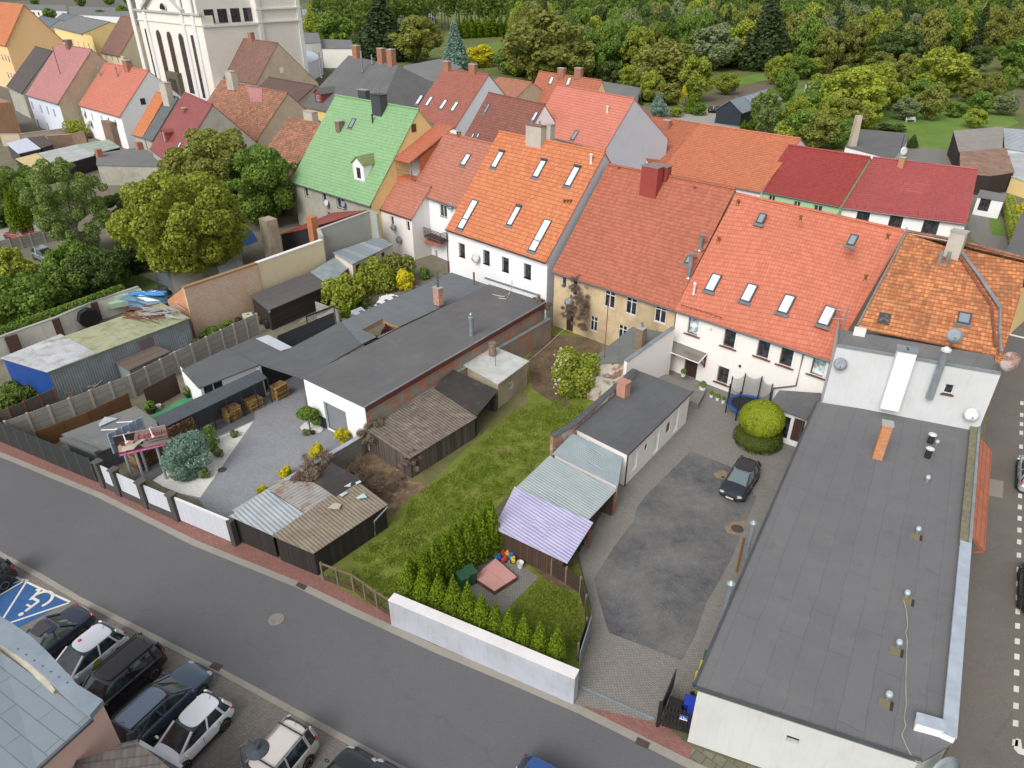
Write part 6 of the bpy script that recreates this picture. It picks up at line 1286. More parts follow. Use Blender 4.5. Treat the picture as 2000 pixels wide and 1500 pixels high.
# sandpit with pink cover
sp_ = thing('sandpit', 'wooden sandpit closed with a pale pink lid', 'sandpit', P(966, 1140)); q_ = Ps([(925, 1135), (966, 1163), (1010, 1135), (968, 1098)], 0)
MB().prism([(p.x, p.y) for p in q_], 0, .3).build('frame', plain('sandpit_wood', '6e4c3c'), sp_); zz = .33; mid0 = lerp(q_[0], q_[3], .5); mid1 = lerp(q_[1], q_[2], .5)
pk = plain('faded_pink_board', 'd09c96', 'c59089', 1.5)
for a, b, c_, d_ in ((q_[0], q_[1], mid1, mid0), (mid0, mid1, q_[2], q_[3])):
    k = (a + b + c_ + d_) / 4; MB().slab([lerp(p, k, .02) + UP * zz for p in (a, b, c_, d_)], .04).build('lid', pk, sp_)
b_ = [(981, 1087, 'c03a30'), (973, 1093, '2f6fc0'), (990, 1086, 'd0b030'), (998, 1091, '3a80c8'), (985, 1097, 'c8453a'), (1002, 1098, 'e0c83a'), (967, 1089, '3a9a50'), (991, 1079, 'd04a3a')]
for k, (x, y, cc) in enumerate(b_):
    p = P(x, y); r = random.Random(k); mt = plain('toy_' + cc, cc, rough=.4); o = thing('toy', ['red toy block at the left of the toy heap', 'blue toy bucket in the toy heap', 'yellow plastic toy behind the others', 'light blue toy truck in the toy heap', 'small red toy in front of the heap', 'yellow toy nearest the white bucket', 'green plastic toy at the left end of the heap', 'red toy at the back of the heap'][k], 'toy', p)
    MB().box(p, .35, .22, .2, r.uniform(0, 3), .08).build('body', mt, o, bevel=.03); MB().box(p + Vector((.04, .02, 0)), .16, .16, .14, r.uniform(0, 3), .283).build('cab', mt, o, bevel=.03)
    for s_ in (-1, 1): MB().tube([p + Vector((s_ * .1, -.14, .07)), p + Vector((s_ * .1, .14, .07))], .06, 8).build('wheel', M_DARK, o)
def pot(label, x, y, r, h, m, plant=True, z=0):
    p = P(x, y, z); root = thing('plant_pot', label, 'plant pot', p); MB().lathe(p, [(r * .72, 0), (r, h * .95), (r * 1.06, h), (r * .9, h)], 14).build('pot', m, root, smooth=False)
    if plant: leafobj('plant', p + UP * (h + r * .5), [(0, 0, 0, r * 1.0)], 220, .1, LF_MID, int(x), root, tall=1.1)
POTS = [('tall white plant pot by the landing edge', 1370, 770, .28, .75, M_WHITE), ('first small white pot in the row of three by the wall', 1389, 776, .17, .32, M_WHITE), ('middle small white pot of the three by the wall', 1401, 782, .17, .32, M_WHITE), ('third small white pot, next to the trampoline', 1412, 787, .17, .32, M_WHITE)]
tag(MB().tube([P(1030, 706, 2.4), P(1062, 680, 2.0), P(1105, 640, 3.2)], .012, 4).build('wire', M_DISHW), 'thin overhead wire from the pale sheet roof to the ochre house', 'wire')
bk = P(1016, 1108); tag(MB().lathe(bk, [(.14, 0), (.2, .4), (.21, .4), (.19, .39), (.13, .05)], 14).build('bucket', M_WHITE), 'white bucket at the foot of the lilac roofed shed', 'bucket')
# trampoline
tr = thing('trampoline', 'round trampoline with blue edge pad and black safety net', 'trampoline', P(1458, 800)); c = P(1457, 806, 0); c.z = 0; r = 1.55
mb = MB(); mb.lathe(c, [(r * .98, .68), (r, .7), (r, .76), (r * .8, .77), (r * .8, .7)], 28); mb.build('pad', plain('trampoline_blue', '2060a8', '1c5698', 3, .5), tr); MB().lathe(c, [(r * .8, .71), (r * .8, .72)], 28).build('mat', plain('jump_mat', '1d1e20'), tr)
net = NB('safety_net'); tp_ = net.new('ShaderNodeBsdfTransparent'); ms_ = net.new('ShaderNodeMixShader'); ms_.inputs[0].default_value = .38; net.done(col('2a2c2e'), .8); net.nt.links.new(tp_.outputs[0], ms_.inputs[1]); net.nt.links.new(net.b.outputs[0], ms_.inputs[2]); net.nt.links.new(ms_.outputs[0], net.nt.nodes['Material Output'].inputs[0])
mb = MB()
for k in range(8):
    a0, a1 = 2 * math.pi * k / 8, 2 * math.pi * (k + 1) / 8; q = lambda a, z, rr=r * 1.02: c + Vector((math.cos(a) * rr, math.sin(a) * rr, z)); sgm = 4
    for j in range(sgm):
        t0, t1 = j / sgm, (j + 1) / sgm; sag = lambda t: 2.55 - .28 * math.sin(math.pi * t); x0 = lerp(q(a0, 0), q(a1, 0), t0); x1_ = lerp(q(a0, 0), q(a1, 0), t1)
        mb.poly([x0 + UP * .8, x1_ + UP * .8, x1_ + UP * sag(t1), x0 + UP * sag(t0)])
mb.build('net', net.m, tr)
for k in range(8): a0 = 2 * math.pi * k / 8; p = c + Vector((math.cos(a0), math.sin(a0), 0)) * r * 1.04; MB().tube([p, p + UP * 2.6], .05, 6).build('pole', M_DARK, tr)
# billboard
def billboard():
    root = thing('billboard', 'advertising billboard with red script headline and pink band on steel poles', 'billboard', P(310, 935)); R = root
    tl, tr_, bl_, br_ = (226, 862), (321, 822), (236, 901), (332, 859)
    gp = P(328, 938); d2 = P(296, 928) - gp; bl3 = hitp(236, 901, gp, Vector((0, 1, 0)))
    # plane through the front poles
    a = P(328, 938); b = P(262, 946); u = (a - b); u.z = 0; u.normalize(); u = Vector((math.cos(.45), math.sin(.45), 0)); n = Vector((u.y, -u.x, 0))
    pl = Plane(a, u, n); BL3, BR3, TL3, TR3 = [pl.at(*q) for q in (bl_, br_, tl, tr_)]
    zb = (BL3.z + BR3.z) / 2; zt_ = (TL3.z + TR3.z) / 2; L = ((BR3 - BL3).dot(u) + (TR3 - TL3).dot(u)) / 2; o = Vector((BL3.x, BL3.y, zb)); hh = zt_ - zb
    f = lambda x, z, k=0: o + u * x * L + UP * z * hh + n * k
    MB().obox(f(0, 0, -.12), u * L, n * .12, UP * hh).build('board', plain('poster_ground', 'a08c88', '8a7672', 1.2, .6), R)
    pb = bpy.data.objects[R.children[0].name]
    def patch(pts, c, k, name='poster_area'): MB().poly([f(x, z, k) for x, z in pts]).build(name, plain('poster_' + c, c, rough=.6), pb)
    patch([(0, 0), (1, 0), (1, .15), (0, .15)], 'b8357a', .004, 'pink_band')
    patch([(0, .15), (.5, .15), (.35, .6), (.42, 1), (0, 1)], '3a2e2e', .004); patch([(.02, .2), (.14, .18), (.3, .42), (.36, .62), (.22, .72), (.1, .62), (.03, .5)], 'd8b0a0', .006); patch([(.06, .22), (.3, .2), (.4, .38), (.56, .55), (.52, .62), (.3, .45), (.12, .42)], 'e2dacc', .008)
    patch([(.1, .5), (.17, .46), (.2, .58), (.19, .72), (.12, .72), (.08, .62)], '6a3a2e', .01); patch([(.17, .5), (.24, .48), (.26, .6), (.2, .66)], 'd9a890', .012); patch([(.46, .34), (.52, .4), (.5, .5), (.44, .42)], '2e2624', .012)
    pn = M_WHITE; red = plain('poster_red', 'b5303a'); dkt = plain('poster_text_dark', '4a3c3c')
    txt('Łazienki', pb, f(.42, .62, .02), u, UP, hh * .36, red, 'headline', .003, shear=.25)
    txt('dla wymagających', pb, f(.55, .46, .02), u, UP, hh * .13, dkt, 'subtitle', .003, shear=.2); txt('i nowoczesnych', pb, f(.62, .33, .02), u, UP, hh * .13, dkt, 'subtitle', .003, shear=.2)
    txt('płytki ceramiczne • meble łazienkowe • kabiny', pb, f(.03, .04, .02), u, UP, hh * .1, pn, 'band_text', .003)
    pm = plain('pole_steel', 'a9adb2', '989ca2', 3, .5, .2)
    for x in (.3, .72):
        p = f(x, 0, -.2); MB().tube([Vector((p.x, p.y, 0)), Vector((p.x, p.y, zt_))], .09, 8).build('pole', pm, R)
    for x in (.2, .7): MB().tube([f(x, 1, -.05), f(x + .05, .95, .9)], .035, 6).lathe(f(x + .05, .9, .95), [(.05, 0), (.1, .12)], 8).build('lamp', M_WHITE, R)
    # the second board behind, facing away
    u2 = Vector((math.cos(1.0), math.sin(1.0), 0)); n2 = Vector((u2.y, -u2.x, 0)); g2 = P(276, 930); pl2 = Plane(g2, u2, n2)
    A_, B_ = pl2.at(212, 858), pl2.at(272, 806); zt2 = (A_.z + B_.z) / 2; zb2 = zt2 - hh; L2 = min(5.5, (B_ - A_).dot(u2)); o2 = Vector((A_.x, A_.y, zb2))
    bb = MB().obox(o2 - n2 * .05, u2 * L2, n2 * .05, UP * hh).build('back_board', plain('bluish_board_back', '8fa0b8', '8494ac', 2, .6), R); mb = MB()
    for k in range(6): mb.obox(o2 + u2 * (k * L2 / 5.02) + n2 * .003, u2 * .07, n2 * .06, UP * hh)
    mb.obox(o2 + UP * hh * .5 + n2 * .065, u2 * L2, n2 * .05, UP * .07); mb.build('board_rib', pm, bb)
    for x in (.3, .75): p = o2 + u2 * L2 * x - n2 * .15; MB().tube([Vector((p.x, p.y, 0)), Vector((p.x, p.y, zt2))], .09, 8).build('pole', pm, R)
    for x in (.3, .75): p = o2 + u2 * L2 * x + UP * hh; MB().tube([p, p + n2 * -.1 - u2 * .1 + Vector((-.9, 0, -.05))], .035, 6).build('lamp', M_WHITE, R)
billboard()
# ---------------------------------------------------------------- left yards
bs = shed('tin_shed', 'long tin shed with patchwork white and mossy green roof and a bright blue end', [(0, 699, 3.1), (92, 727, 3.0), (371, 621, 3.0), (315, 591, 3.2)], corrug('mossy_pale_sheet', 'aab08c', '9c9c84', .2, 'u', .55, '7c7a40', .8, .05, 0, .2, .9), corrug('galvanised_wall', '96a0a4', '868e90', .2, 'u', .2, '5a5c5c', .6, .2, .2, .3),
    walls2={0: corrug('bright_blue_sheet', '2450a0', '1f4690', .18, 'u', 0, rough=.5, metal=.1, dark=.3)}, th=.06)
a, b, c_, d_ = P(0, 699, 3.13), P(92, 727, 3.03), P(187, 689, 3.03), P(118, 652, 3.13)
PW = corrug('patchwork_white_sheet', 'd6d9da', 'b6bcc2', .2, 'u', .4, '9a4a38', .55, .1, .45, .3, .5); MB().slab([a, b, c_, d_], .04).build('roof_sheets', PW, bs['root'])
MB().obox(P(270, 668, 2.6) * 1, P(370, 625, 2.6) - P(270, 668, 2.6), Vector((.02, -.06, 0)), UP * -1.9).build('purple_panel', corrug('mauve_faded_sheet', '8d7f86', '7a6a72', .2, 'u', .2), bs['root'])
rnd = random.Random(5)
jm = [plain('junk_rust', '6a4030', '7d5040', 5), plain('junk_steel', 'a9adae', rough=.5), plain('junk_wood', '8a7a64')]
for k, (x0, x1, y0, y1, z, lab, m) in enumerate(((236, 300, 600, 622, 3.25, 'tangled rusty scrap bars lying on the tin shed roof', 0), (262, 325, 600, 618, 3.3, 'bright steel profiles lying among the roof scrap', 1), (300, 350, 588, 612, 3.3, 'pale pipes laid across the end of the mossy roof', 1))):
    mb = MB()
    for q in range(24 if k < 2 else 8):
        a = P(rnd.uniform(x0, x1), rnd.uniform(y0, y1), z + rnd.uniform(0, .2)); t = rnd.uniform(-.6, .5) if k < 2 else -.75; l = rnd.uniform(.6, 2.2); mb.beam(a, a + Vector((math.cos(t), math.sin(t), rnd.uniform(-.05, .1))) * l, .07)
    tag(mb.build('scrap_bars', jm[m]), lab, 'scrap')
ow = freewall('old_white_wall', 'old white garden wall with brown pillar panels and ivy on top', [(-40, 672, 2.0), (0, 658, 2.0), (109, 620, 2.0), (183, 588, 2.0), (270, 560, 2.0)], 0, 0, .3, plaster('old_white_wall', 'dedad2', '8c867a', .7), M_CONC, top=True)[0]
for x, y in ((32, 668), (114, 636), (188, 604)): c = P(x, y, 1.2); MB().box(c + Vector((-.1, -.25, 0)), 1.0, .12, 1.9, math.radians(47), .05).build('pillar_panel', plain('brown_pillar_panel', '5c423a', '4c362f', 3), ow)
tag(MB().lathe(P(173, 620, 1.0), [(1.0, -.2), (1.0, .1), (.85, .2)], 8, Vector((.65, -.7, 0)).normalized()).build('leaning_arch', plain('black_hole_sheet', '0e1014', rough=.5)), 'black arched panel leaning on the old white wall', 'panel')
for k, (x, y, sx, sy, z, c) in enumerate(((238, 590, 2.4, 1.2, 1.2, 'a9bfa8'), (250, 576, 2.6, 1.0, 1.6, 'b0c4ae'))): tag(MB().box(P(x, y, z), sx, sy, .5, .6).build('board_stack', plain('pale_green_board' + str(k), c)), ['pale green insulation boards stacked next to the white wall', 'farther stack of pale green boards by the blue tarpaulin'][k], 'boards')
tag(MB().blob(P(288, 586, 1.2), 2.6, 1.2, .9, 3, 14, 8, .25).build('tarpaulin', paint('blue_tarpaulin', '56748c', .25)), 'crumpled blue-grey tarpaulin heaped behind the tin shed', 'tarpaulin')
tag(MB().blob(P(292, 574, 2.1), 1.8, .35, .18, 3, 14, 6, .3).build('plastic_sheet', paint('bright_blue_plastic', '2f84c4', .3)), 'bright blue plastic strip on top of the junk', 'plastic')
tag(MB().blob(P(315, 572, 1.6), .9, .8, .7, 9, 12, 8, .3).build('rubbish_bag', plain('dark_rubbish', '33363a')), 'dark rubbish pile against the end of the brick wall', 'rubbish')
shed('low_shed', 'low brown-roofed lean-to between tin shed and concrete fence', [(223, 707, 1.7), (251, 724, 1.6), (333, 686, 1.6), (304, 674, 1.8)], planks('brown_roof_sheets', '6e6058', '5c5048', .8, 'u', .04), corrug('galvanised_wall'), cat='shed', th=.05)
def ibc(label, x, y, rz=.5):
    root = thing('water_tank', label, 'tank', P(x, y)); c = P(x, y)
    MB().box(c, 1.0, 1.2, 1.0, rz, .16).build('tank', plain('ibc_plastic', 'd0cdb4', 'b8b498', 4, .5), root, bevel=.08); mb = MB(); ux = Vector((math.cos(rz), math.sin(rz), 0)); uy = Vector((-ux.y, ux.x, 0))
    for z in (.2, .45, .7, .95, 1.17):
        for s_ in (-1, 1): mb.beam(c + ux * .52 * s_ - uy * .62 + UP * z, c + ux * .52 * s_ + uy * .62 + UP * z, .025).beam(c - ux * .52 + uy * .62 * s_ + UP * z, c + ux * .52 + uy * .62 * s_ + UP * z, .025)
    for t in (-1, -.5, 0, .5, 1):
        for s_ in (-1, 1): mb.beam(c + ux * .52 * t + uy * .62 * s_ + UP * .1, c + ux * .52 * t + uy * .62 * s_ + UP * 1.18, .025).beam(c + ux * .52 * s_ + uy * .62 * t + UP * .1, c + ux * .52 * s_ + uy * .62 * t + UP * 1.18, .025)
    mb.build('cage', M_ZINC, root); MB().box(c, 1.06, 1.24, .12, rz, 0).build('pallet', M_DARK, root); MB().lathe(c + UP * 1.16, [(.12, 0), (.12, .05)], 10).build('lid', plain('tank_lid_green', '5aa07a'), root)
ibc('white caged water tank beside the brown lean-to and tin shed', 203, 742); ibc('white caged water tank by the brick wall near the black barrel', 488, 636)
for x, y, r, h_, lab, m in ((469, 640, .33, 1.0, 'black water barrel standing at the brick wall', bm_k), (524, 640, .35, .9, 'dark barrel at the foot of the white shed post', bm_k), (511, 630, .3, .7, 'rusty brown drum beside the dark barrel', M_TANK)):
    root = thing('barrel', lab, 'barrel', P(x, y)); MB().lathe(P(x, y), [(r * .85, 0), (r, h_ * .3), (r, h_ * .7), (r * .85, h_ * .95), (r * .8, h_)], 14).build('body', m, root, smooth=True); MB().lathe(P(x, y) + UP * h_, [(r * .7, 0), (r * .7, .05)], 14).build('lid', m, root)
mb = MB(); rnd = random.Random(8)
for q in range(40): a = P(rnd.uniform(160, 215), rnd.uniform(750, 775), rnd.uniform(.05, .5)); t = rnd.uniform(0, 3); mb.beam(a, a + Vector((math.cos(t), math.sin(t), rnd.uniform(-.2, .3))) * rnd.uniform(.4, 1.4), rnd.uniform(.05, .16))
tag(mb.build('scrap_heap', plain('dark_scrap', '4a3a34', '8f8c88', 6)), 'heap of dark scrap and boards along the concrete fence', 'scrap')
lad = thing('ladder', 'short rusty step ladder leaning at the tin shed corner', 'ladder', P(140, 800)); mb = MB(); a = P(133, 800); d = Vector((.8, .5, 0)).normalized()
for s_ in (0, .5): mb.beam(a + d * s_, a + d * s_ + UP * 1.6 + RN * .3, .05)
for k in range(5): mb.beam(a + UP * (.3 * k + .15) + RN * (.05 * k), a + d * .5 + UP * (.3 * k + .15) + RN * (.05 * k), .05)
mb.build('frame', M_TANK, lad)
# brick wall and the yellow wall
BW = brick('pale_painted_brick', 'c89a78', 'b97850', 'b59a80', .3, .1, .012, .9, .4, 'b06a44', .7)
freewall('brick_wall', 'tall pinkish painted brick wall with orange weathered bricks on top', [(357, 563, 5.1), (500, 515, 5.1)], 0, 0, .4, brick('orange_topped_brick', 'd6c4b2', 'c8ae98', 'bba890', .3, .1, .012, .9, .4, 'bf8a66', .5), plain('lichen_cap', 'a8763c', '7d7060', 4), top=True, capt=.12)
a, b = P(357, 563, 5.1), P(328, 590, 3.2); bq = [Vector((a.x, a.y, 0)), Vector((b.x, b.y, 0)), Vector((b.x, b.y, 3.4)), Vector((a.x, a.y, 5.1))]
tag(MB().poly(bq).poly([p + Vector((.2, .3, 0)) for p in bq][::-1]).poly([bq[1], bq[1] + Vector((.2, .3, 0)), bq[2] + Vector((.2, .3, 0)), bq[2]]).poly([bq[2], bq[2] + Vector((.2, .3, 0)), bq[3] + Vector((.2, .3, 0)), bq[3]]).build('wall_end', BW), 'sloping orange brick end of the tall painted wall', 'wall')
freewall('cream_wall', 'tall cream plastered wall standing between the brick wall and grey gable', [(500, 514, 5.1), (628, 469, 5.0)], 0, 0, .4, plaster('cream_yellow_render', 'e0d3b0', 'b5a680', .35), M_WHITE, top=True, capt=.08)
freewall('grey_wall', 'tall bare grey rendered wall rising towards the green roofed house', [(628, 462, 5.2), (622, 448, 5.6), (722, 412, 6.0), (738, 418, 6.0)], 0, 0, .35, plaster('bare_grey_render', 'a5a59e', '86877f', .6), M_CONC, top=True)
rl = shed('red_roof_annexe', 'low annexe with red roof sloping behind the grey wall', [(545, 458, 3.4), (622, 440, 5.4), (717, 410, 5.9), (650, 415, 4.0)], T_DR, M_DARK, cat='outbuilding')
c = P(612, 447, 5.2); tag(chimney(None, (c.x, c.y), .9, .8, 0, 6.7, brick('orange_stack', 'c47a48', 'b36a3c', 'a08468'), pots=1) if 0 else MB().box(c, .95, .8, 6.6, math.radians(-42), 0).build('chimney', brick('orange_stack', 'c47a48', 'b36a3c', 'a08468')), 'orange brick chimney between the cream and grey walls', 'chimney')
c = P(518, 448, 5.2); tag(MB().box(c + RN * .5, 1.6, 1.3, 6.3, math.radians(-42), 0).build('chimney', plaster('sooty_render', 'ab9c86', '4a443e', .9)), 'thick square rendered stack with sooty side behind the cream wall', 'chimney')
shed('black_board_shed', 'black board shed with patched dark roof below the cream wall', [(524, 606, 2.2), (642, 556, 2.2), (606, 531, 2.7), (488, 577, 2.7)], felt('patched_black_felt', '5c5758', '4a4546', .9, 9, 0, .55, .1), planks('black_board_wall', '3a302c', '28211f', .2, 'v', .1), cat='shed', th=.08)
tag(MB().beam(P(528, 640), P(526, 606, 2.1), .12).build('post', M_WHITE), 'white post at the corner of the black board shed', 'post')
shed('tin_lean_to', 'pale tin roofed lean-to joining the black shed to the cream annexe', [(642, 556, 2.3), (684, 520, 2.2), (652, 503, 2.9), (606, 531, 2.75)], plain('pale_tin', 'a3adb2', '8b969b', 1.5, .45, .3), OLDB, cat='lean-to', th=.05)
za = shed('zinc_roof_annexe', 'cream annexe with striped zinc roof, brown door and windows', [(688, 516, 2.9), (768, 477, 2.9), (740, 462, 3.2), (650, 493, 3.4)], planks('striped_zinc', '9aa4a9', '7d878c', .9, 'u', .03, .45), plaster('pinkish_cream', 'd2c4b8', 'a89a8c', .5), cat='outbuilding', th=.08,
    ops={0: [(701, 530, .8, 1.6, {'fm': M_BROWN}), (730, 513, .9, 1.7, {'fm': M_BROWN, 'pm': planks('brown_door'), 'name': 'door'}), (749, 503, .6, 1.2, {'fm': M_BROWN})]})
tag(MB().slab(Ps([(455, 455, 2.7), (490, 446, 2.7), (504, 470, 2.6), (480, 480, 2.6)]), .04).build('tarpaulin', paint('cobalt_tarpaulin', '1f5aa8', .4)), 'bright blue tarpaulin roof beside the thick rendered stack', 'tarpaulin')
shed('white_hut', 'white hut with grey asbestos roof under the walnut tree', [(292, 508, 2.4), (330, 532, 2.1), (390, 515, 2.1), (470, 478, 2.2), (440, 455, 2.8)], corrug('grey_asbestos', '8c9296', '7c8286', .2, 'u', .2, '5c5e58', .9, 0), plaster('hut_white', 'b9b7b0', '8c887e', .6), cat='shed', walls2={0: plain('hut_grey_door', '62696e')})
shed('hut_extension', 'small extension with slanted grey roof and one little window near the brick wall', [(428, 535, 1.9), (478, 520, 1.9), (470, 508, 2.3), (425, 520, 2.4)], corrug('grey_asbestos'), plaster('hut_white'), cat='shed')
# sheds further back on the left
shed('grey_felt_roof_shed', 'long low building with grey felt roof and two orange chimneys', [(188, 322, 3.2), (320, 325, 3.0), (335, 320, 3.0), (285, 285, 3.4), (188, 300, 3.4)], F_GREY, W_DIRTY, cat='outbuilding')
for x, y, lab in ((273, 292, 'orange brick chimney nearest the red metal roof'), (195, 306, 'small orange chimney by the birch top')):
    c = P(x, y, 3.3); tag(MB().box(c, 1.1, .8, 4.5, math.radians(-42), 0).build('chimney', brick('bright_brick', 'b5633c', 'a05632')), lab, 'chimney')
shed('striped_roof_shed', 'low shed roofed in yellow corrugated plastic', [(30, 310, 2.6), (68, 334, 2.4), (108, 327, 2.4), (72, 299, 2.6)], corrug('straw_plastic', 'd6bd8a', 'c8ae78', .5, 'u', 0, rough=.6, metal=0, dark=.35), M_DARK, cat='shed')
shed('striped_roof_shed', 'low shed roofed in white and grey corrugated sheets', [(74, 299, 2.6), (109, 325, 2.4), (185, 303, 2.4), (150, 282, 2.7)], corrug('white_grey_sheet', 'c5c7c6', 'a5a9a8', .5, 'u', 0, rough=.6, metal=0, patch=.4, dark=.35), M_DARK, cat='shed')
shed('striped_roof_shed', 'shed with white, green and dark translucent roof strips', [(150, 282, 2.6), (182, 301, 2.4), (235, 287, 2.4), (212, 272, 2.7)], corrug('mixed_plastic_sheet', 'b8c4b4', '8f9a98', .5, 'u', 0, rough=.6, metal=0, patch=.7, dark=.3), M_DARK, cat='shed')
shed('dark_box_shed', 'dark shed with pale blue-white sheet roof at the left edge', [(12, 280, 2.6), (36, 300, 2.4), (80, 290, 2.4), (52, 269, 2.6)], plain('pale_blue_sheet_roof', 'c5ccd8', 'b0b8c4'), plain('dark_shed_wall', '4a4c4c'), cat='shed')
shed('dark_box_shed', 'small black felt roofed shed next to the pale sheet roof', [(54, 269, 2.5), (82, 289, 2.4), (104, 282, 2.4), (86, 265, 2.5)], felt('black_felt'), plain('dark_shed_wall'), cat='shed')
freewall('rubble_wall', 'crumbling brick and render wall in front of the pale blue house', [(0, 262, 2.2), (38, 262, 2.2), (130, 250, 2.2)], 0, 0, .4, W_BEI, M_CONC, top=True)
freewall('brick_wall', 'ragged brick wall running to the round green bush', [(92, 265, 2.2), (140, 262, 2.2), (165, 255, 3.0)], 0, 0, .4, brick('brown_rubble_brick', '8f6a50', '745440', var=.6), M_CONC, top=True)
MBx = MB().box(P(230, 285), 4.0, 2.2, 4.6, math.radians(-42), 0).build('brick_annexe', brick('dirty_brown_brick', '876650', '6a4e3e', var=.6)); tag(MBx, 'windowless brown brick annexe at the white gabled house', 'outbuilding')
tag(MB().box(P(-10, 260), 14, 6, 6.5, math.radians(-42), 0).build('timber_frame_wall', brick('orange_brick_infill', 'b58055', '9c6a44', var=.5)), 'brick infill barn wall with dark beams at the left edge', 'barn')
mb = MB(); A = P(-10, 260) - RN * 3.05
for k in range(7): mb.beam(A + RU * (-6 + k * 2) , A + RU * (-6 + k * 2) + UP * 6.5, .25)
for z in (2.2, 4.4, 6.3): mb.beam(A - RU * 7 + UP * z, A + RU * 7 + UP * z, .25)
tag(mb.build('timber_frame', plain('dark_beams', '3c302a')), 'dark timber frame beams on the brick barn', 'timber frame')
fence('concrete_fence', 'grey concrete panel fence behind the birch with a reddish tiled cap', [(-30, 450), (20, 434), (56, 418), (95, 402)], 2.0, 6, CFP, PO, pw=.16)
fence('concrete_fence', 'older concrete fence in front of the parked red car', [(-20, 500), (25, 490), (65, 480), (115, 468)], 1.5, 6, CFP, PO, pw=.14)
tag(MB().obox(P(330, 700, 0), Vector((1.9, 2.1, 0)), Vector((.9, -.8, 0)), UP * .5).build('white_sack', plain('white_sack', 'c9cbd0')), 'white sack bundle beside the concrete fence', 'sack')
wt = thing('garden_table', 'large white garden table top beside the pergola beams', 'table', P(755, 590)); c = P(755, 590); MB().slab(Ps([(731, 597, .75), (745, 578, .75), (765, 574, .75), (785, 580, .75), (778, 590, .75)]), .05).build('table_top', M_WHITE, wt)
for dx, dy in ((-.6, -.3), (.6, -.3), (0, .5)): MB().beam(c + Vector((dx, dy, 0)), c + Vector((dx, dy, .72)), .07).build('leg', M_WHITE, wt)
tag(MB().slab(Ps([(685, 607, 1.6), (704, 620, 1.6), (721, 612, 1.6), (705, 599, 1.6)]), .9).build('grey_box', plain('pale_box_grey', 'a9b3ba')), 'pale grey metal storage box at the pergola edge', 'box')
tag(MB().obox(P(620, 622, 0), P(665, 640, 0) - P(620, 622, 0), Vector((.05, .08, 0)), UP * 1.8).build('concrete_panel_wall', CFP), 'short concrete panel wall under the round green shrub', 'wall')
# ---------------------------------------------------------------- right far side
shed('felt_roof_bungalow', 'small white bungalow with dark felt roof and a tall pale chimney', [(1650, 286, 3.0), (1745, 311, 3.0), (1774, 272, 3.0), (1771, 260, 3.1), (1680, 252, 3.1)], F_DARK, W_WHITE, cat='house')
c = P(1664, 285, 3.0); tag(MB().hexa([Vector((c.x + a, c.y + b_, z)) for z, s_ in ((0, .6), (8.0, .45)) for a, b_ in ((-s_, -s_), (s_, -s_), (s_, s_), (-s_, s_))]).build('chimney', plaster('pale_chimney', 'b5aa98', '8a8072', .6)), 'tall tapered pale chimney at the white bungalow', 'chimney')
c = P(1757, 300, 3.0); tag(MB().tube([c, c + UP * 3], .05, 5).build('mast', M_DARK), 'dark aerial mast beside the white bungalow', 'mast')
dsh = thing('satellite_dish', 'white satellite dish on a pole behind the claret roof', 'satellite dish', P(1763, 312)); dish(dsh, P(1763, 296, 3.6), Vector((.2, -1, 0)).normalized(), .7, M_DISHW)
MB().tube([P(1763, 312), P(1763, 312) + UP * 4], .05, 5).build('pole', M_DARK, dsh)
shed('flat_shed', 'low grey flat roof with white edge in the paved yard', [(1765, 318, 2.4), (1826, 322, 2.4), (1822, 312, 2.4), (1770, 308, 2.4)], F_GREY, M_WHITE, cat='shed')
shed('asbestos_barn', 'barn with pale grey corrugated roof beside the lawn', [(1873, 296, 3.0), (1958, 290, 3.0), (1960, 247, 4.2), (1862, 255, 4.2)], corrug('silver_grey_asbestos', '99938c', '87817a', .25, 'v', .2, '6a645c', .9, 0), planks('black_board_wall'), cat='barn')
shed('rusty_roof_barn', 'dark wooden barn with streaky brown corrugated roof', [(1875, 330, 3.1), (1911, 341, 3.0), (1937, 343, 3.0), (1982, 336, 3.0), (1965, 288, 4.4), (1875, 297, 4.4)], corrug('rusty_brown_asbestos', '8a6450', 'a08878', .22, 'v', .3, '6a4434', .9, 0, .2, .5), planks('black_board_wall'), cat='barn')
shed('white_entrance', 'small white flat annexe with dark door below the wooden barn', [(1908, 384, 2.5), (1962, 393, 2.5), (1968, 380, 2.6), (1915, 370, 2.6)], F_GREY, W_WHITE, cat='outbuilding', ops={0: [(1923, 398, 1.3, 2.0, {'fm': M_BROWN, 'name': 'door'})]})
shed('beige_house', 'beige house side wall cut by the right edge', [(1962, 500, 6), (1992, 560, 6), (2100, 470, 6), (2010, 380, 6)], F_DARK, W_YEL, cat='house')
shed('glass_shed', 'greenhouse with pale transparent roof panels at the right edge', [(1962, 290, 2.6), (2030, 300, 2.6), (2030, 255, 3.0), (1960, 250, 3.0)], corrug('grey_polycarbonate', 'a8b0b6', '8a949c', 1.0, 'u', 0, rough=.3, metal=.1, patch=.5), M_WHITE, cat='greenhouse')
shed('grey_outhouse', 'grey sheet roofed outhouse below the greenhouse at the right edge', [(1975, 345, 2.4), (2040, 365, 2.4), (2040, 300, 2.8), (1972, 298, 2.8)], corrug('white_grey_sheet'), W_YEL, cat='shed')
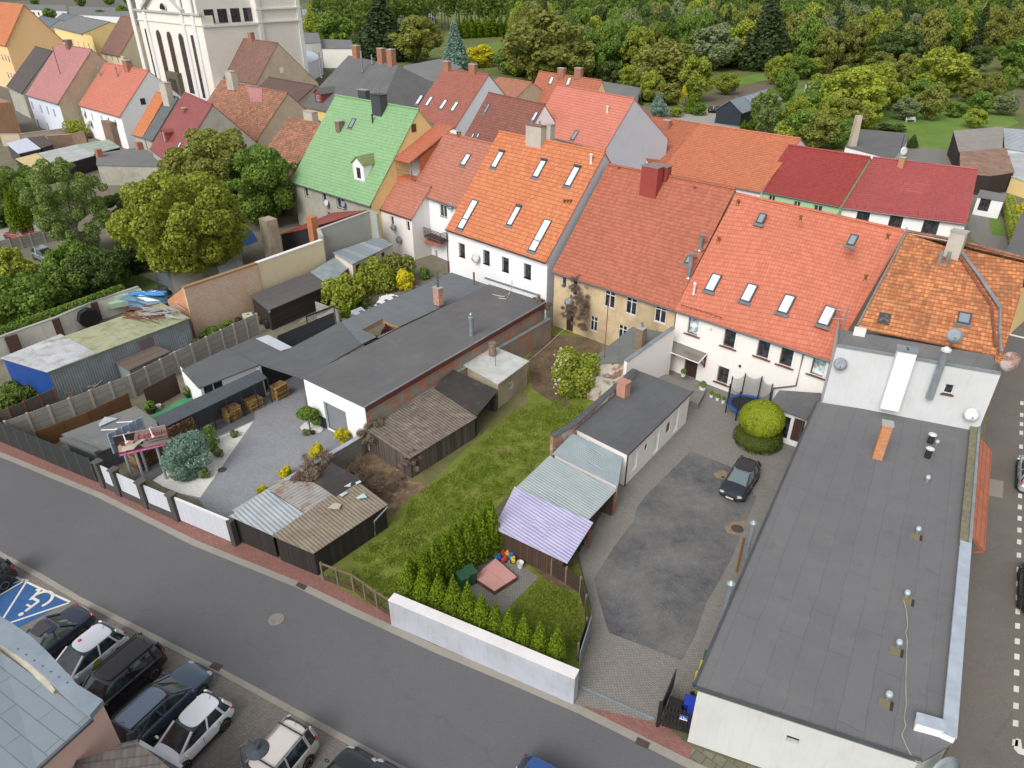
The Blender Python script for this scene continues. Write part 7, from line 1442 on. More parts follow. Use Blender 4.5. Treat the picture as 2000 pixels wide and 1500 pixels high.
def navy():
    root = thing('navy_barn', 'dark navy gabled shed with solar panels on a grey metal roof', 'shed', P(1440, 244)); A = P(1396, 240); B = P(1444, 246); u = (B - A).normalized(); L = (B - A).length; m = (A + B) / 2
    ze = 2.9; zr = 4.9; r1 = P(1506, 172, zr); R0 = m + UP * zr; d = (r1 - R0); d.z = 0; D = d.length; d.normalize(); nav = corrug('navy_sheet', '2c3440', '262d38', .25, 'u', 0, rough=.6, metal=.1, dark=.3); mb = MB()
    f = lambda p, z, k=0: Vector((p.x, p.y, z)) + d * k
    for k in (0, D): mb.poly([f(A, 0, k), f(B, 0, k), f(B, ze, k), f(m, zr, k), f(A, ze, k)])
    mb.poly([f(B, 0), f(B, 0, D), f(B, ze, D), f(B, ze)]); mb.poly([f(A, 0, D), f(A, 0), f(A, ze), f(A, ze, D)]); mb.build('wall', nav, root)
    rf = corrug('grey_standing_seam', '8a959c', '7c878e', .5, 'u', 0, rough=.4, metal=.3, dark=.3); B2 = B + u * .4; A2 = A - u * .4
    MB().slab([f(B2, ze - .2, -.3), f(B2, ze - .2, D), f(m, zr + .12, D), f(m, zr + .12, -.3)], .12).slab([f(A2, ze - .2, D), f(A2, ze - .2, -.3), f(m, zr + .12, -.3), f(m, zr + .12, D)], .12).build('roof', rf, root)
    q = lambda t, s_: lerp(f(m, zr + .2, D * t), f(B2, ze - .12, D * t), s_)
    for i in range(6):
        for j in range(2): MB().slab([q(.3 + i * .1, .12 + j * .3), q(.39 + i * .1, .12 + j * .3), q(.39 + i * .1, .4 + j * .3), q(.3 + i * .1, .4 + j * .3)], .04).build('solar_panel', paint('solar_cell', '76828e', .15), root)
navy()
gz = thing('gazebo', 'white curtained garden gazebo on the lawn', 'gazebo', P(1585, 182)); c = P(1585, 182)
for a in (-1, 1):
    for b_ in (-1, 1): MB().beam(c + Vector((a * 1.4, b_ * 1.4, 0)), c + Vector((a * 1.4, b_ * 1.4, 2.4)), .12).build('post', M_WHITE, gz); MB().box(c + Vector((a * 1.1, b_ * 1.42, 0)), .8, .06, 2.1, 0, .2).box(c + Vector((a * 1.42, b_ * 1.1, 0)), .06, .8, 2.1, 0, .2).build('curtain', M_WHITE, gz)
MB().hexa([c + Vector((x, y, z)) for z, s_ in ((2.4, 1.7), (3.1, .15)) for x, y in ((-s_, -s_), (s_, -s_), (s_, s_), (-s_, s_))]).build('canopy', plain('slate_canopy', '565c66'), gz)
ph = thing('playhouse', 'small white playhouse on legs near the navy shed', 'playhouse', P(1554, 222)); c = P(1554, 222)
MB().box(c, 1.8, 1.5, 1.5, .4, .8).build('wall', M_WHITE, ph); MB().hexa([c + Vector((-.95, -.85, 2.3)), c + Vector((.95, -.85, 2.3)), c + Vector((.95, .85, 2.3)), c + Vector((-.95, .85, 2.3)), c + Vector((-.95, -.02, 3.1)), c + Vector((.95, -.02, 3.1)), c + Vector((.95, .02, 3.1)), c + Vector((-.95, .02, 3.1))]).build('roof', M_GUT, ph)
for a in (-1, 1):
    for b_ in (-1, 1): MB().beam(c + Vector((a * .7, b_ * .6, 0)), c + Vector((a * .7, b_ * .6, .8)), .1).build('leg', M_WHITE, ph)
hp = thing('basketball_hoop', 'basketball hoop with dark backboard by the driveway', 'basketball hoop', P(1428, 200)); c = P(1428, 200); MB().tube([c, c + UP * 2.9], .06, 6).build('pole', M_DARK, hp); MB().box(c + UP * 3.2 - Vector((0, .2, 0)), 1.4, .06, 1.0, .3).build('backboard', plain('backboard_dark', '20242c'), hp); MB().lathe(c + UP * 3.0 - Vector((0, .5, 0)), [(.22, 0), (.24, .02)], 12).build('rim', plain('hoop_red', 'b04030'), hp)
shed('dark_shed', 'dark open shed with grey roof under the round trees', [(1245, 180, 2.2), (1300, 184, 2.2), (1305, 160, 2.6), (1262, 158, 2.6)], F_DARK, planks('black_board_wall'), cat='shed', open_sides=(0,))
shed('distant_shed', 'distant brown roofed house with a tall chimney among the trees', [(1825, 66, 3.5), (1870, 68, 3.5), (1868, 50, 5), (1825, 48, 5)], felt('brown_felt'), W_BEI, cat='house')
c = P(1829, 72); tag(MB().box(c, 2.4, 1.6, 10.5, 0, 0).build('chimney', plaster('pale_chimney')), 'lone pale chimney rising out of the trees at top right', 'chimney')
shed('distant_shed', 'distant grey roofed house half hidden behind the tree tops', [(1875, 72, 3.2), (1960, 72, 3.2), (1955, 55, 5), (1870, 55, 5)], F_GREY, W_BEI, cat='house')
# distant white and grey buildings at the top left
FW = plaster('distant_white', 'd5d6d8', 'b5b6b8', .3)
for k, (pts, rf, lab) in enumerate((([(30, 18, 5), (130, 22, 5), (128, 10, 5), (30, 8, 5)], F_GREY, 'distant long white building at the top left'), ([(135, 28, 6), (262, 34, 6), (262, 16, 6), (135, 12, 6)], F_GREY, 'distant white building with dark windows left of the church'), ([(590, 30, 4), (640, 26, 4), (640, 16, 5), (590, 18, 5)], plain('blue_grey_sheet', '8c98a4'), 'distant pale blue roofed hall right of the church'),
     ([(618, 12, 5), (678, 14, 5), (672, 4, 7), (622, 3, 7)], corrug('grey_asbestos'), 'distant grey asbestos roofed barn at the top'), ([(640, 34, 3), (715, 30, 3), (715, 20, 3.5), (640, 22, 3.5)], plain('pale_far_roof', 'b5b2a8'), 'distant long pale roof behind the trees'), ([(780, 40, 3), (850, 36, 3), (850, 26, 3.5), (780, 28, 3.5)], plain('blue_grey_sheet'), 'distant blue-grey greenhouse roof between the trees'))):
    s_ = shed('distant_building', lab, pts, rf, FW, cat='building')
    if k < 2:
        v = s_['info'][0]; 
        for q in range(6): MB().obox(v[3] * 1 - UP * v[3].z + v[1] * (3 + q * (v[0].o - v[0].o).length + q * 5) + v[2] * .01 + UP * 2, v[1] * 1.6, v[2] * .05, UP * 1.8).build('window', M_DARK, s_['root'])
# ---------------------------------------------------------------- near plants
for x in POTS: pot(*x)
pot('dark bowl planter with a shrub on the green carpet', 296, 806, .4, .4, bm_k); pot('small white pot on the green carpet', 311, 797, .2, .3, M_WHITE, False); pot('square dark planter by the french window', 370, 775, .35, .4, bm_k)
pot('white pot with a leafy plant on the paved landing', 1334, 735, .2, .35, M_WHITE, True, .5); pot('dark little pot beside the topiary pine', 611, 848, .18, .25, bm_k, False)
mktree('blue_spruce', 'rounded blue-green spruce on the white gravel bed', 'spruce', P(373, 925), 2.9, 2.9, 'bush', LF_BLU, 15000, .09, 3, nl=34)
for x, y, w_, h_, m, lab in ((410, 870, 1.6, 1.5, LF_MID, 'cloud pruned pine beside the wood store'), (418, 880, .7, .6, LF_MID, 'small round pine cushion below the cloud pruned pine'), (427, 892, .7, .55, LF_GRY, 'grey-green cushion plant in the middle of the gravel bed'), (459, 852, .55, .5, LF_GRY, 'grey cushion plant near the tip of the gravel bed'), (401, 932, .8, .6, LF_GRY, 'grey-green cushion next to the blue spruce'),
                         (399, 872, .5, .5, LF_YEL, 'yellow grassy tuft behind the blue spruce'), (600, 848, .6, .4, LF_GRY, 'low grey shrub under the topiary pine')):
    mktree('shrub', lab, 'shrub', P(x, y), h_, w_, 'bush', m, 1500, .09, int(x))
tag(MB().prism([(p.x, p.y) for p in Ps([(586, 835), (600, 823), (622, 832), (632, 838), (628, 844), (610, 848), (592, 846)])], 0, .06).build('gravel_ring', G_GRAV), 'white gravel ring round the topiary pine', 'gravel bed')
tp2 = thing('topiary_pine', 'small topiary pine in a white gravel ring by the garage', 'topiary', P(606, 840)); trunk(tp2, P(606, 840), 1.6, .06, BARK, 2, 3, 0, 1.0); leafobj('crown', P(606, 840), [(-.1, 0, 1.5, .62), (.3, .1, 1.4, .5), (-.45, .1, 1.35, .42), (.62, -.1, .85, .35)], 3200, .09, LF_MID, 4, tp2, tall=.75)
for x, y, w_, lab in ((680, 865, 1.5, 'golden shrub nearest the garage on the block wall'), (630, 895, 1.3, 'golden shrub halfway along the block wall'), (573, 932, 1.1, 'golden shrub nearest the street on the block wall'), (521, 962, .6, 'tiny golden shrub at the lower end of the block wall')):
    mktree('golden_shrub', lab, 'shrub', P(x, y) + Vector((-.3, 0, 0)), w_ * .75, w_ * .82, 'bush', LF_YEL, 1600, .13, int(x))
# hedge of thujas: back row and front row
TH = []
thp = [(958, 1082, 4.3), (937, 1094, 4.2), (914, 1108, 4.1), (892, 1122, 4.0), (872, 1136, 3.8), (852, 1148, 3.6), (830, 1158, 3.3), (806, 1166, 2.9),
       (801, 1186, 3.1), (831, 1199, 3.3), (861, 1212, 3.3), (890, 1226, 3.6), (917, 1238, 3.6), (943, 1250, 3.2), (969, 1262, 3.1), (994, 1273, 3.0), (1022, 1286, 3.0), (1053, 1300, 3.0), (1085, 1313, 3.2)]
proto = []
for s_ in range(4):
    proto.append(leafmesh('thuja_crown', lobes_column(s_, 3.0, 1.02, 24), 6000, .07, 40 + s_, up=.4, tall=1.5, shell=.8))
    proto[-1].materials.append(LF_THU)
def thuja(x, y, h, label, w_=1.0, group=None, k=0):
    h *= 1.1
    c = P(x, y); w_ *= 1.2; root = thing('thuja', label, 'thuja', c, group); o = bpy.data.objects.new('crown', proto[k % 4]); C.objects.link(o); o.parent = root; o.scale = (w_, w_, h / 3.0); o.rotation_euler = (0, 0, k * 1.3)
    MB().tube([c, c + UP * h * .5], .05, 5).build('trunk', BARK, root)
for k, (x, y, h_) in enumerate(thp):
    if k < 8: lab = ['thuja at the far end of the back row next to the lilac roof', 'second thuja of the back row from the lilac roof', 'third thuja of the back row from the lilac roof', 'fourth thuja of the back row from the lilac roof', 'fifth thuja of the back row from the lilac roof', 'sixth thuja of the back row from the lilac roof', 'seventh thuja of the back row, near the lawn corner', 'shortest thuja at the lawn end of the back row'][k]
    else: lab = ['first thuja from the left behind the white street wall', 'second thuja from the left along the white wall', 'third thuja from the left along the white wall', 'fourth thuja from the left along the white wall', 'fifth thuja from the left along the white wall', 'sixth thuja from the left along the white wall', 'seventh thuja from the left, first of the separate ones', 'slim thuja standing alone left of the middle gap', 'third thuja from the right end of the white wall', 'second thuja from the right end of the white wall', 'last thuja at the right end of the white wall'][k - 8]
    thuja(x, y, h_, lab, 1.0 if k < 14 else .82, 'thujas of the hedge', k)
bl = thing('clipped_shrub', 'golden-green clipped dome shrub on top of a wide dark green skirt', 'shrub', P(1482, 870)); c = P(1478, 866)
leafobj('skirt', c, [(0, 0, .55, 1.0)] + [(math.cos(a) * .95, math.sin(a) * .95, .55, .8) for a in np.arange(0, 6.28, .7)], 13000, .075, LF_BALD, 2, bl, tall=1.0, shell=.93, flat=1.3)
leafobj('dome', c, [(0, 0, 2.15, 1.5)], 16000, .07, LF_BALL, 3, bl, tall=.82, shell=.97, flat=1.6, up=.3); MB().blob(c + UP * 2.15, 1.42, 1.42, 1.16, 1, 24, 14, .01).build('dome_core', plain('shrub_core', '46561a', '3a4816'), bl, smooth=True); MB().blob(c + UP * .55, 1.6, 1.6, .8, 1, 24, 12, .01).build('skirt_core', plain('shrub_core'), bl, smooth=True); MB().tube([c, c + UP * 1.2], .12, 6).build('trunk', BARK, bl)
# flowering elder
el = mktree('elder_bush', 'tall green bush with cream blossom at the ochre house', 'bush', P(1118, 770), 3.9, 3.4, 'bush', LF_BRT, 9000, .16, 12, nl=22)
leafobj('blossom', P(1118, 770), [(-.9 + .3 * math.cos(k * 2.3), -.4 + .3 * k / 12, .6 + k * .26, .55) for k in range(13)], 260, .14, LF_FLO, 5, el)
# creepers
def creeper(name, label, lobes_px, n, size, seed):
    r = random.Random(seed); c0 = Ps(lobes_px[:1])[0]; lobes_px = [l for l in lobes_px]; c = Ps(lobes_px); base = Vector((c[0].x, c[0].y, 0)); root = tag(leafobj(name, base, [(p.x - base.x + r.gauss(0, l[3] * .75), p.y - base.y + r.gauss(0, l[3] * .75), max(.05, p.z + r.gauss(0, l[3] * .35)), l[3] * .42) for p, l in zip(c, lobes_px) for _ in range(9)], n, size, LF_DEAD, seed, None, shell=.1, flat=.1, up=0, thin=1), label, 'creeper'); return root
creeper('dead_creeper', 'dead brown creeper hanging over the corner of the collapsing shed', [(715, 838, 1.9, .5), (722, 850, 1.6, .5), (712, 860, 1.2, .5), (705, 865, .7, .45), (735, 828, 2.1, .45), (795, 890, 1.6, .4), (802, 905, 1.1, .35)], 7000, .1, 1)
creeper('dead_creeper', 'dead creeper hanging down the ochre wall beside the dish', [(1128, 560, 4.9, .5), (1134, 575, 4.3, .5), (1137, 590, 3.8, .5), (1138, 605, 3.2, .5), (1139, 620, 2.5, .5), (1140, 640, 1.6, .45), (1124, 545, 5.6, .35)], 4500, .1, 2)
creeper('dead_creeper', 'tuft of dead creeper over the brown door', [(1110, 600, 2.9, .4), (1112, 612, 2.4, .35)], 1200, .1, 3)
creeper('dead_creeper', 'clump of dead creeper on the garage roof end by the grey gable', [(1058, 592, 3.7, .45), (1062, 602, 3.3, .4), (1050, 585, 3.8, .3)], 2200, .1, 4)
creeper('dead_creeper', 'tangled dead weeds spilling over the rusty roof sheets', [(600, 925, 2.2, .5), (612, 912, 2.2, .6), (580, 935, 2.2, .35), (632, 895, 2.0, .5)], 2200, .12, 6)
creeper('dead_weeds', 'heap of dry weeds between the two old sheds', [(715, 930, .2, .8), (740, 945, .15, .9), (690, 915, .3, .7), (765, 960, .1, .7)], 1800, .12, 7)
# shrubs of the small garden
mktree('round_shrub', 'large round bright green shrub beside the awning', 'shrub', P(668, 598), 2.9, 4.3, 'bush', LF_BRT, 6500, .2, 21, nl=26)
mktree('shrub', 'leafy green shrub in front of the brown door annexe', 'shrub', P(734, 568), 3.0, 3.6, 'bush', LF_BRT, 5200, .2, 22, nl=22); mktree('shrub', 'big pale green shrub below the balcony house', 'shrub', P(778, 550), 2.7, 3.6, 'bush', LF_OLV, 4800, .2, 23, nl=22)
mktree('yellow_conifer', 'bright yellow conifer shrub near the pergola beams', 'shrub', P(789, 565), 1.9, 2.0, 'bush', LF_YEL, 2600, .13, 24); thuja(677, 627, 1.9, 'small round dark thuja beside the pergola edge', .75, None, 1); mktree('shrub', 'dark green shrub between awning shrub and pergola', 'shrub', P(712, 600), 1.5, 1.8, 'bush', LF_DRK, 1800, .15, 25)
mktree('shrub', 'small shrub under the terracotta balcony', 'shrub', P(828, 545), 1.3, 1.2, 'bush', LF_MID, 1000, .13, 26)
rm = mktree('red_maple', 'dark red maple growing through the pergola opening', 'maple', P(741, 650, 3.3) - UP * 3.3, 4.1, 2.3, 'bush', LF_RED, 4200, .14, 27, nl=18)
for x, y, w_, lab in ((390, 682, 1.2, 'round bush nearest the long concrete fence and tin shed'), (413, 664, 1.5, 'middle bush at the foot of the brick wall'), (444, 650, 1.4, 'bush at the foot of the brick wall near the barrel')): mktree('bush', lab, 'bush', P(x, y), w_ * .8, w_, 'bush', LF_MID, 1500, .14, int(x))
for k, (x, y, w_) in enumerate(((20, 800, 1.6), (45, 785, 1.5), (5, 815, 1.4), (62, 775, 1.3), (30, 770, 1.5))): tag(leafobj('tall_grass', P(x, y), [(0, 0, .2, w_ * .6)], 900, .25, LF_GRA, k, None), 'tall rough grass beside the blue shed end', 'grass', 'tufts beside the blue shed', 'stuff')
ivy = tag(leafobj('ivy', P(110, 620), [(p.x - P(110, 620).x, p.y - P(110, 620).y, 2.05, .45) for p in [lerp(P(-30, 662, 2), P(235, 566, 2), t / 40) for t in range(41)]], 9000, .15, LF_MID, 9, None), 'ivy growing along the top of the old white wall', 'ivy')
# left yard trees
mktree('walnut_tree', 'big bright green walnut tree left of the brick wall', 'tree', P(392, 550), 12.4, 13.8, 'broad', LF_BRT, 60000, .22, 31, nl=110, base=.1, lr=.11)
mktree('walnut_tree', 'darker walnut tree between the big walnut and green roof', 'tree', P(520, 440), 10.2, 11.5, 'broad', LF_MID, 34000, .22, 32, nl=80, base=.05, lr=.12)
mktree('walnut_tree', 'walnut crown behind the big walnut, below the brick-tiled roof', 'tree', P(440, 430), 12, 14, 'broad', LF_OLV, 40000, .24, 33, nl=90, base=.12, lr=.11)
mktree('birch_tree', 'feathery birch with pale branches at the left yard', 'birch', P(165, 500), 12, 9.5, 'broad', LF_BIR, 30000, .15, 34, None, BARKW, nl=80, base=.02, lr=.1)
for x, y, h_, w_, m, lab in ((47, 632, 4.6, 7.0, LF_MID, 'rounded fruit tree behind the white wall at the left'), (112, 598, 4.0, 6.5, LF_MID, 'fruit tree in the middle of the dark lawn'), (200, 572, 4.2, 6.5, LF_DRK, 'dark bushy tree behind the white wall'), (150, 545, 3.8, 6, LF_MID, 'bushy tree above the dark lawn'), (30, 560, 3.8, 5.5, LF_BRT, 'small bright fruit tree near the concrete fence'),
                       (270, 530, 4, 4.5, LF_DRK, 'dark tree beside the grey hut'), (40, 400, 5.5, 8, LF_MID, 'green tree at the left edge above the concrete fence'), (250, 470, 6.0, 5, LF_DRK, 'dark tree under the birch'), (-10, 610, 4, 5, LF_MID, 'low tree at the left frame edge'), (545, 415, 4.5, 5, LF_DRK, 'dark shrubbery beside the green roofed house')):
    mktree('fruit_tree', lab, 'tree', P(x, y), h_, w_, 'broad', m, 11000, .2, int(x) + y, nl=40, base=.05, lr=.16)
thuja(42, 466, 6.0, 'pointed twin thuja beside the parked red car, left stem', 1.5, None, 2); thuja(55, 462, 6.6, 'pointed twin thuja beside the parked red car, right stem', 1.8, None, 3)
for x, y, w_, lab in ((18, 440, 4, 'low dark hedge bush behind the red car'), (70, 425, 3, 'low dark bush right of the twin thuja'), (150, 272, 4.2, 'round bright green bush by the brick wall top left')): mktree('bush', lab, 'bush', P(x, y), w_ * .75, w_, 'bush', LF_DRK if x < 100 else LF_BRT, 2600, .24, int(x), nl=18)
c = P(405, 620); 
# ---------------------------------------------------------------- trees behind the houses
def top_h(x, yb, yt):
    b = P(x, yb); r = ray(x, yt); t = (b.x * r.x + b.y * r.y) / (r.x ** 2 + r.y ** 2); return max(1.5, H + r.z * t)
def wpx(x, yb, w_): b = P(x, yb) - Vector((0, 0, H)); dep = b.y * cp - b.z * sp; return w_ * dep / FPX
PR = {}
def pmesh(kind, mat, s_):
    key = (kind, mat.name, s_)
    if key not in PR:
        if kind == 'broad': me = leafmesh('broad_crown', lobes_broad(s_ * 7 + 1, 10, 9, 55, .05, 1.0, .15), 8000, .36, s_, tall=.9)
        elif kind == 'cone': me = leafmesh('cone_crown', lobes_cone(s_, 10, 5, 70), 6500, .3, s_, tall=1.0)
        elif kind == 'column': me = leafmesh('column_crown', lobes_column(s_, 10, 2.6, 18), 2600, .34, s_, up=.4, tall=1.8)
        else: me = leafmesh('bush_crown', lobes_broad(s_ * 5 + 2, 10, 10, 34, .0, 1.0, .18), 5000, .5, s_, tall=.9)
        me.materials.append(mat); PR[key] = me
    return PR[key]
TRK = MB().tube([(0, 0, 0), (0, 0, 7)], [.28, .1], 6).tube([(0, 0, 3), (2, .5, 6.5)], [.12, .05], 5).tube([(0, 0, 3.5), (-1.8, -.8, 6.5)], [.12, .05], 5).build('trunk', BARK); TRKM = TRK.data; bpy.data.objects.remove(TRK)
def ftree(name, label, cat, c, h, w_, kind, mat, s_, group=None, rz=0):
    root = thing(name, label, cat, c, group); root.rotation_euler = (0, 0, rz); nw = {'broad': 9, 'cone': 5, 'column': 2.6, 'bush': 10}[kind]
    o = bpy.data.objects.new('crown' if kind != 'bush' else 'foliage', pmesh(kind, mat, s_ % 3)); C.objects.link(o); o.parent = root; o.scale = (w_ / nw, w_ / nw, h / 10)
    t = bpy.data.objects.new('trunk', TRKM); C.objects.link(t); t.parent = root; t.scale = (max(.4, h / 12),) * 2 + (h / 10,)
    return root
FT = [ # x, base y, top y, width px, kind, material, name, label
 (750, 118, -12, 92, 'cone', LF_SPR, 'spruce', 'tall dark spruce behind the grey hipped roof'), (815, 122, 30, 95, 'broad', LF_OLV, 'chestnut_tree', 'broad olive tree right of the dark spruce'), (655, 100, 22, 82, 'broad', LF_MID, 'lime_tree', 'light green tree right of the church'), (612, 62, 8, 36, 'cone', LF_BRT, 'poplar_tree', 'slim bright tree beside the church corner'),
 (890, 138, 40, 46, 'cone', LF_BLU, 'blue_spruce', 'blue spruce at the edge of the back garden'), (943, 130, 88, 60, 'bush', LF_YEL, 'golden_bush', 'golden bush next to the blue spruce'), (1000, 145, 95, 70, 'bush', LF_MID, 'bush', 'green bush behind the maroon roof'), (1045, 155, 105, 60, 'bush', LF_DRK, 'bush', 'dark bush left of the far orange chimneys'),
 (1060, 165, 22, 150, 'broad', LF_OLV, 'willow_tree', 'huge spreading olive tree in the middle of the gardens'), (1115, 168, 75, 130, 'broad', LF_OLV, 'lime_tree', 'rounded olive-green tree above the far tiled house'), (1190, 168, 120, 60, 'broad', LF_DRK, 'fruit_tree', 'dark tree above the low grey outbuilding'), (1290, 186, 78, 120, 'broad', LF_OLV, 'walnut_tree', 'walnut tree over the dark open shed'),
 (1353, 200, 108, 50, 'broad', LF_BRT, 'maple_tree', 'slim bright green tree beside the tilled beds'), (1388, 138, 48, 85, 'broad', LF_GRY, 'willow_tree', 'silvery grey-green willow in the middle of the wood edge'), (1440, 132, 40, 70, 'broad', LF_BRT, 'lime_tree', 'bright tree right of the silvery willow'), (1487, 136, -10, 90, 'cone', LF_SPR, 'spruce', 'big dark conifer near the top right of the willow'),
 (1418, 185, 142, 40, 'broad', LF_BRT, 'fruit_tree', 'little round tree standing in the bare beds'), (1333, 205, 166, 18, 'cone', LF_YEL, 'golden_conifer', 'yellow conifer by the driveway'), (1347, 222, 172, 14, 'column', LF_THU, 'thuja', 'dark column thuja by the driveway'), (1287, 228, 195, 30, 'bush', LF_BLU, 'juniper', 'round blue-green juniper near the driveway'), (1285, 210, 178, 22, 'cone', LF_BLU, 'juniper', 'pointed bluish juniper behind the round one'), (1334, 218, 184, 20, 'cone', LF_GRY, 'juniper', 'grey juniper beside the yellow conifer'),
 (1310, 195, 160, 16, 'column', LF_BRT, 'young_tree', 'slender young tree beside the yellow conifer'), (1365, 225, 200, 30, 'bush', LF_MID, 'bush', 'green bush at the edge of the driveway'), (1320, 228, 210, 26, 'bush', LF_BRT, 'bush', 'low bright bush beside the round juniper'), (1245, 205, 182, 16, 'cone', LF_DRK, 'young_conifer', 'small dark conifer by the white outbuilding end'),
 (1452, 256, 232, 14, 'column', LF_THU, 'thuja', 'left one of two thujas in front of the navy shed'), (1467, 255, 226, 14, 'column', LF_THU, 'thuja', 'right one of two thujas in front of the navy shed'), (1490, 262, 172, 46, 'broad', LF_BIR, 'birch_tree', 'thin birch leaning over the navy shed'), (1527, 282, 238, 44, 'bush', LF_BRT, 'bush', 'bright bush behind the ribbed orange roof'), (1590, 290, 220, 62, 'broad', LF_OLV, 'fruit_tree', 'loose fruit tree left of the white bungalow'),
 (1632, 290, 230, 45, 'broad', LF_MID, 'fruit_tree', 'green tree touching the bungalow chimney'), (1655, 240, 130, 95, 'broad', LF_BRT, 'maple_tree', 'bright maple left of the orchard lawn'), (1690, 225, 120, 80, 'broad', LF_BRT, 'maple_tree', 'second bright maple, behind the first'), (1640, 262, 190, 80, 'broad', LF_OLV, 'fruit_tree', 'fruit tree between maple and bungalow'), (1560, 155, 108, 75, 'broad', LF_MID, 'fruit_tree', 'green tree left of the gazebo'),
 (1742, 140, 55, 95, 'broad', LF_DRK, 'willow_tree', 'dense round dark tree at the centre right'), (1712, 150, 100, 60, 'broad', LF_OLV, 'fruit_tree', 'brownish tree below the dense round tree'), (1830, 188, 92, 130, 'broad', LF_BRT, 'maple_tree', 'wide bright maple above the orchard lawn'), (1790, 210, 152, 68, 'broad', LF_MID, 'apple_tree', 'apple tree at the top of the orchard lawn'), (1822, 200, 160, 60, 'broad', LF_MID, 'apple_tree', 'apple tree right of the other apple tree'), (1765, 235, 190, 60, 'broad', LF_GRY, 'apple_tree', 'pale apple tree over the white bench'),
 (1863, 228, 198, 42, 'bush', LF_MID, 'bush', 'round clipped bush standing alone on the lawn'), (1912, 222, 178, 62, 'broad', LF_MID, 'fruit_tree', 'fruit tree by the right hand beds'), (1958, 225, 180, 40, 'broad', LF_GRY, 'elder_tree', 'elder with pale blossom at the right beds'), (1900, 250, 212, 60, 'broad', LF_BRT, 'fruit_tree', 'light green tree in front of the grey barn'), (1740, 255, 246, 44, 'bush', LF_DRK, 'bush', 'flat dark bush behind the bungalow'), (1995, 430, 395, 44, 'bush', LF_YEL, 'golden_bush', 'golden bush at the right edge by the hedge'),
 (1975, 140, 70, 90, 'broad', LF_MID, 'lime_tree', 'tree above the long clipped hedge'), (1900, 140, 88, 80, 'broad', LF_DRK, 'lime_tree', 'dark tree left of the long clipped hedge'), (1600, 130, 60, 80, 'broad', LF_OLV, 'lime_tree', 'olive tree above the gazebo'), (1240, 130, 40, 80, 'broad', LF_MID, 'lime_tree', 'green tree behind the walnut'), (640, 118, 88, 36, 'bush', LF_GRY, 'young_tree', 'grey-green young tree by the cream annexe'), (1780, 288, 262, 20, 'cone', LF_DRK, 'young_conifer', 'small conifer by the orchard gate')]
for k, (x, yb, yt, w_, kd, m, nm, lab) in enumerate(FT): ftree(nm, lab, 'bush' if 'bush' in nm else 'tree', P(x, yb), top_h(x, yb, yt), min(wpx(x, yb, w_) * (1.3 if kd == 'broad' else 1.1), (1.25 if kd == 'broad' else 9) * top_h(x, yb, yt)), kd, m, k, None, k * 1.7)
for k in range(13): ftree('hedge_thuja', 'tall column thuja in the row behind the small lawn', 'thuja', P(893 + k * 14, 76 - k * .8), 9.5 + (k * 7 % 3) * .6, 4.4, 'column', LF_THU, k, 'thujas of the distant row', k)
for nm, lab, pts, hh, wd, m in (('clipped_hedge', 'bright green clipped hedge beside the flower bed', [(1964, 400), (1972, 430), (1984, 492)], 1.5, 1.1, LF_BRT), ('clipped_hedge', 'long dark clipped hedge beyond the right hand beds', [(1905, 163), (1950, 168), (2010, 176)], 2.4, 2.2, LF_BALD)):
    q = Ps(pts); mb = MB(); rt = thing(nm, lab, 'hedge', q[0]); lb = []
    for a, b in zip(q, q[1:]):
        d = (b - a).normalized(); n = Vector((-d.y, d.x, 0)) * wd * .45; mb.obox(a - n, b - a, n * 2, UP * (hh - .1)); m_ = int((b - a).length / .5) + 1
        for i in range(m_): p = lerp(a, b, i / m_) - q[0]; lb += [(p.x + n.x, p.y + n.y, hh - .25, .28), (p.x - n.x, p.y - n.y, hh - .25, .28), (p.x, p.y, hh - .2, .3), (p.x - n.x, p.y - n.y, hh * .45, .35), (p.x + n.x, p.y + n.y, hh * .45, .35)]
    mb.build('core', plain('shrub_core'), rt); leafobj('leaves', q[0], lb, 16000, .11 if wd < 2 else .25, m, 3, rt, flat=1.2)
bn = thing('garden_bench', 'white slatted garden bench under the pale apple tree', 'bench', P(1778, 238)); c = P(1778, 238)
MB().box(c, 2.2, .5, .06, .1, .45).build('seat', M_WHITE, bn); MB().box(c + Vector((0, .28, 0)), 2.2, .06, .5, .1, .5).build('backrest', M_WHITE, bn)
for s_ in (-1, 1): MB().box(c + Vector((s_ * .95, 0, 0)), .06, .5, .45, .1, 0).build('leg', M_WHITE, bn)
# thicket between the gardens
rd = random.Random(5)
for k, (x, y) in enumerate(((1570, 240), (1610, 262), (1600, 215), (1625, 235), (1560, 285), (1548, 262), (1665, 190), (1700, 190), (1720, 205), (1690, 255), (1510, 165), (1530, 150), (1580, 150), (1760, 160), (1860, 160), (1885, 175), (1720, 165), (1230, 172), (1340, 172), (1265, 168), (1140, 160), (1100, 172), (1010, 150), (1640, 165), (1850, 190), (1890, 200), (1930, 205), (1960, 190), (1780, 180), (1700, 230), (1740, 215), (1810, 235), (1530, 200), (1600, 185), (1300, 205), (1270, 200))):
    ftree('fruit_tree', 'fruit tree in the leafy thicket between the back gardens', 'tree', P(x, y), rd.uniform(5, 8), rd.uniform(5, 8), 'broad', rd.choice([LF_MID, LF_BRT, LF_OLV, LF_BRT]), k, 'fruit trees of the garden thicket', k)
for k, (x, y) in enumerate(((10, 60), (45, 48), (100, 40), (160, 14), (215, 10), (250, 8), (70, 12), (200, 45), (245, 42), (20, 35))):
    ftree('town_tree', 'green tree between the distant houses at the top left', 'tree', P(x, y), rd.uniform(6, 9), rd.uniform(8, 11), 'broad', LF_MID, k, 'trees of the distant town', k)
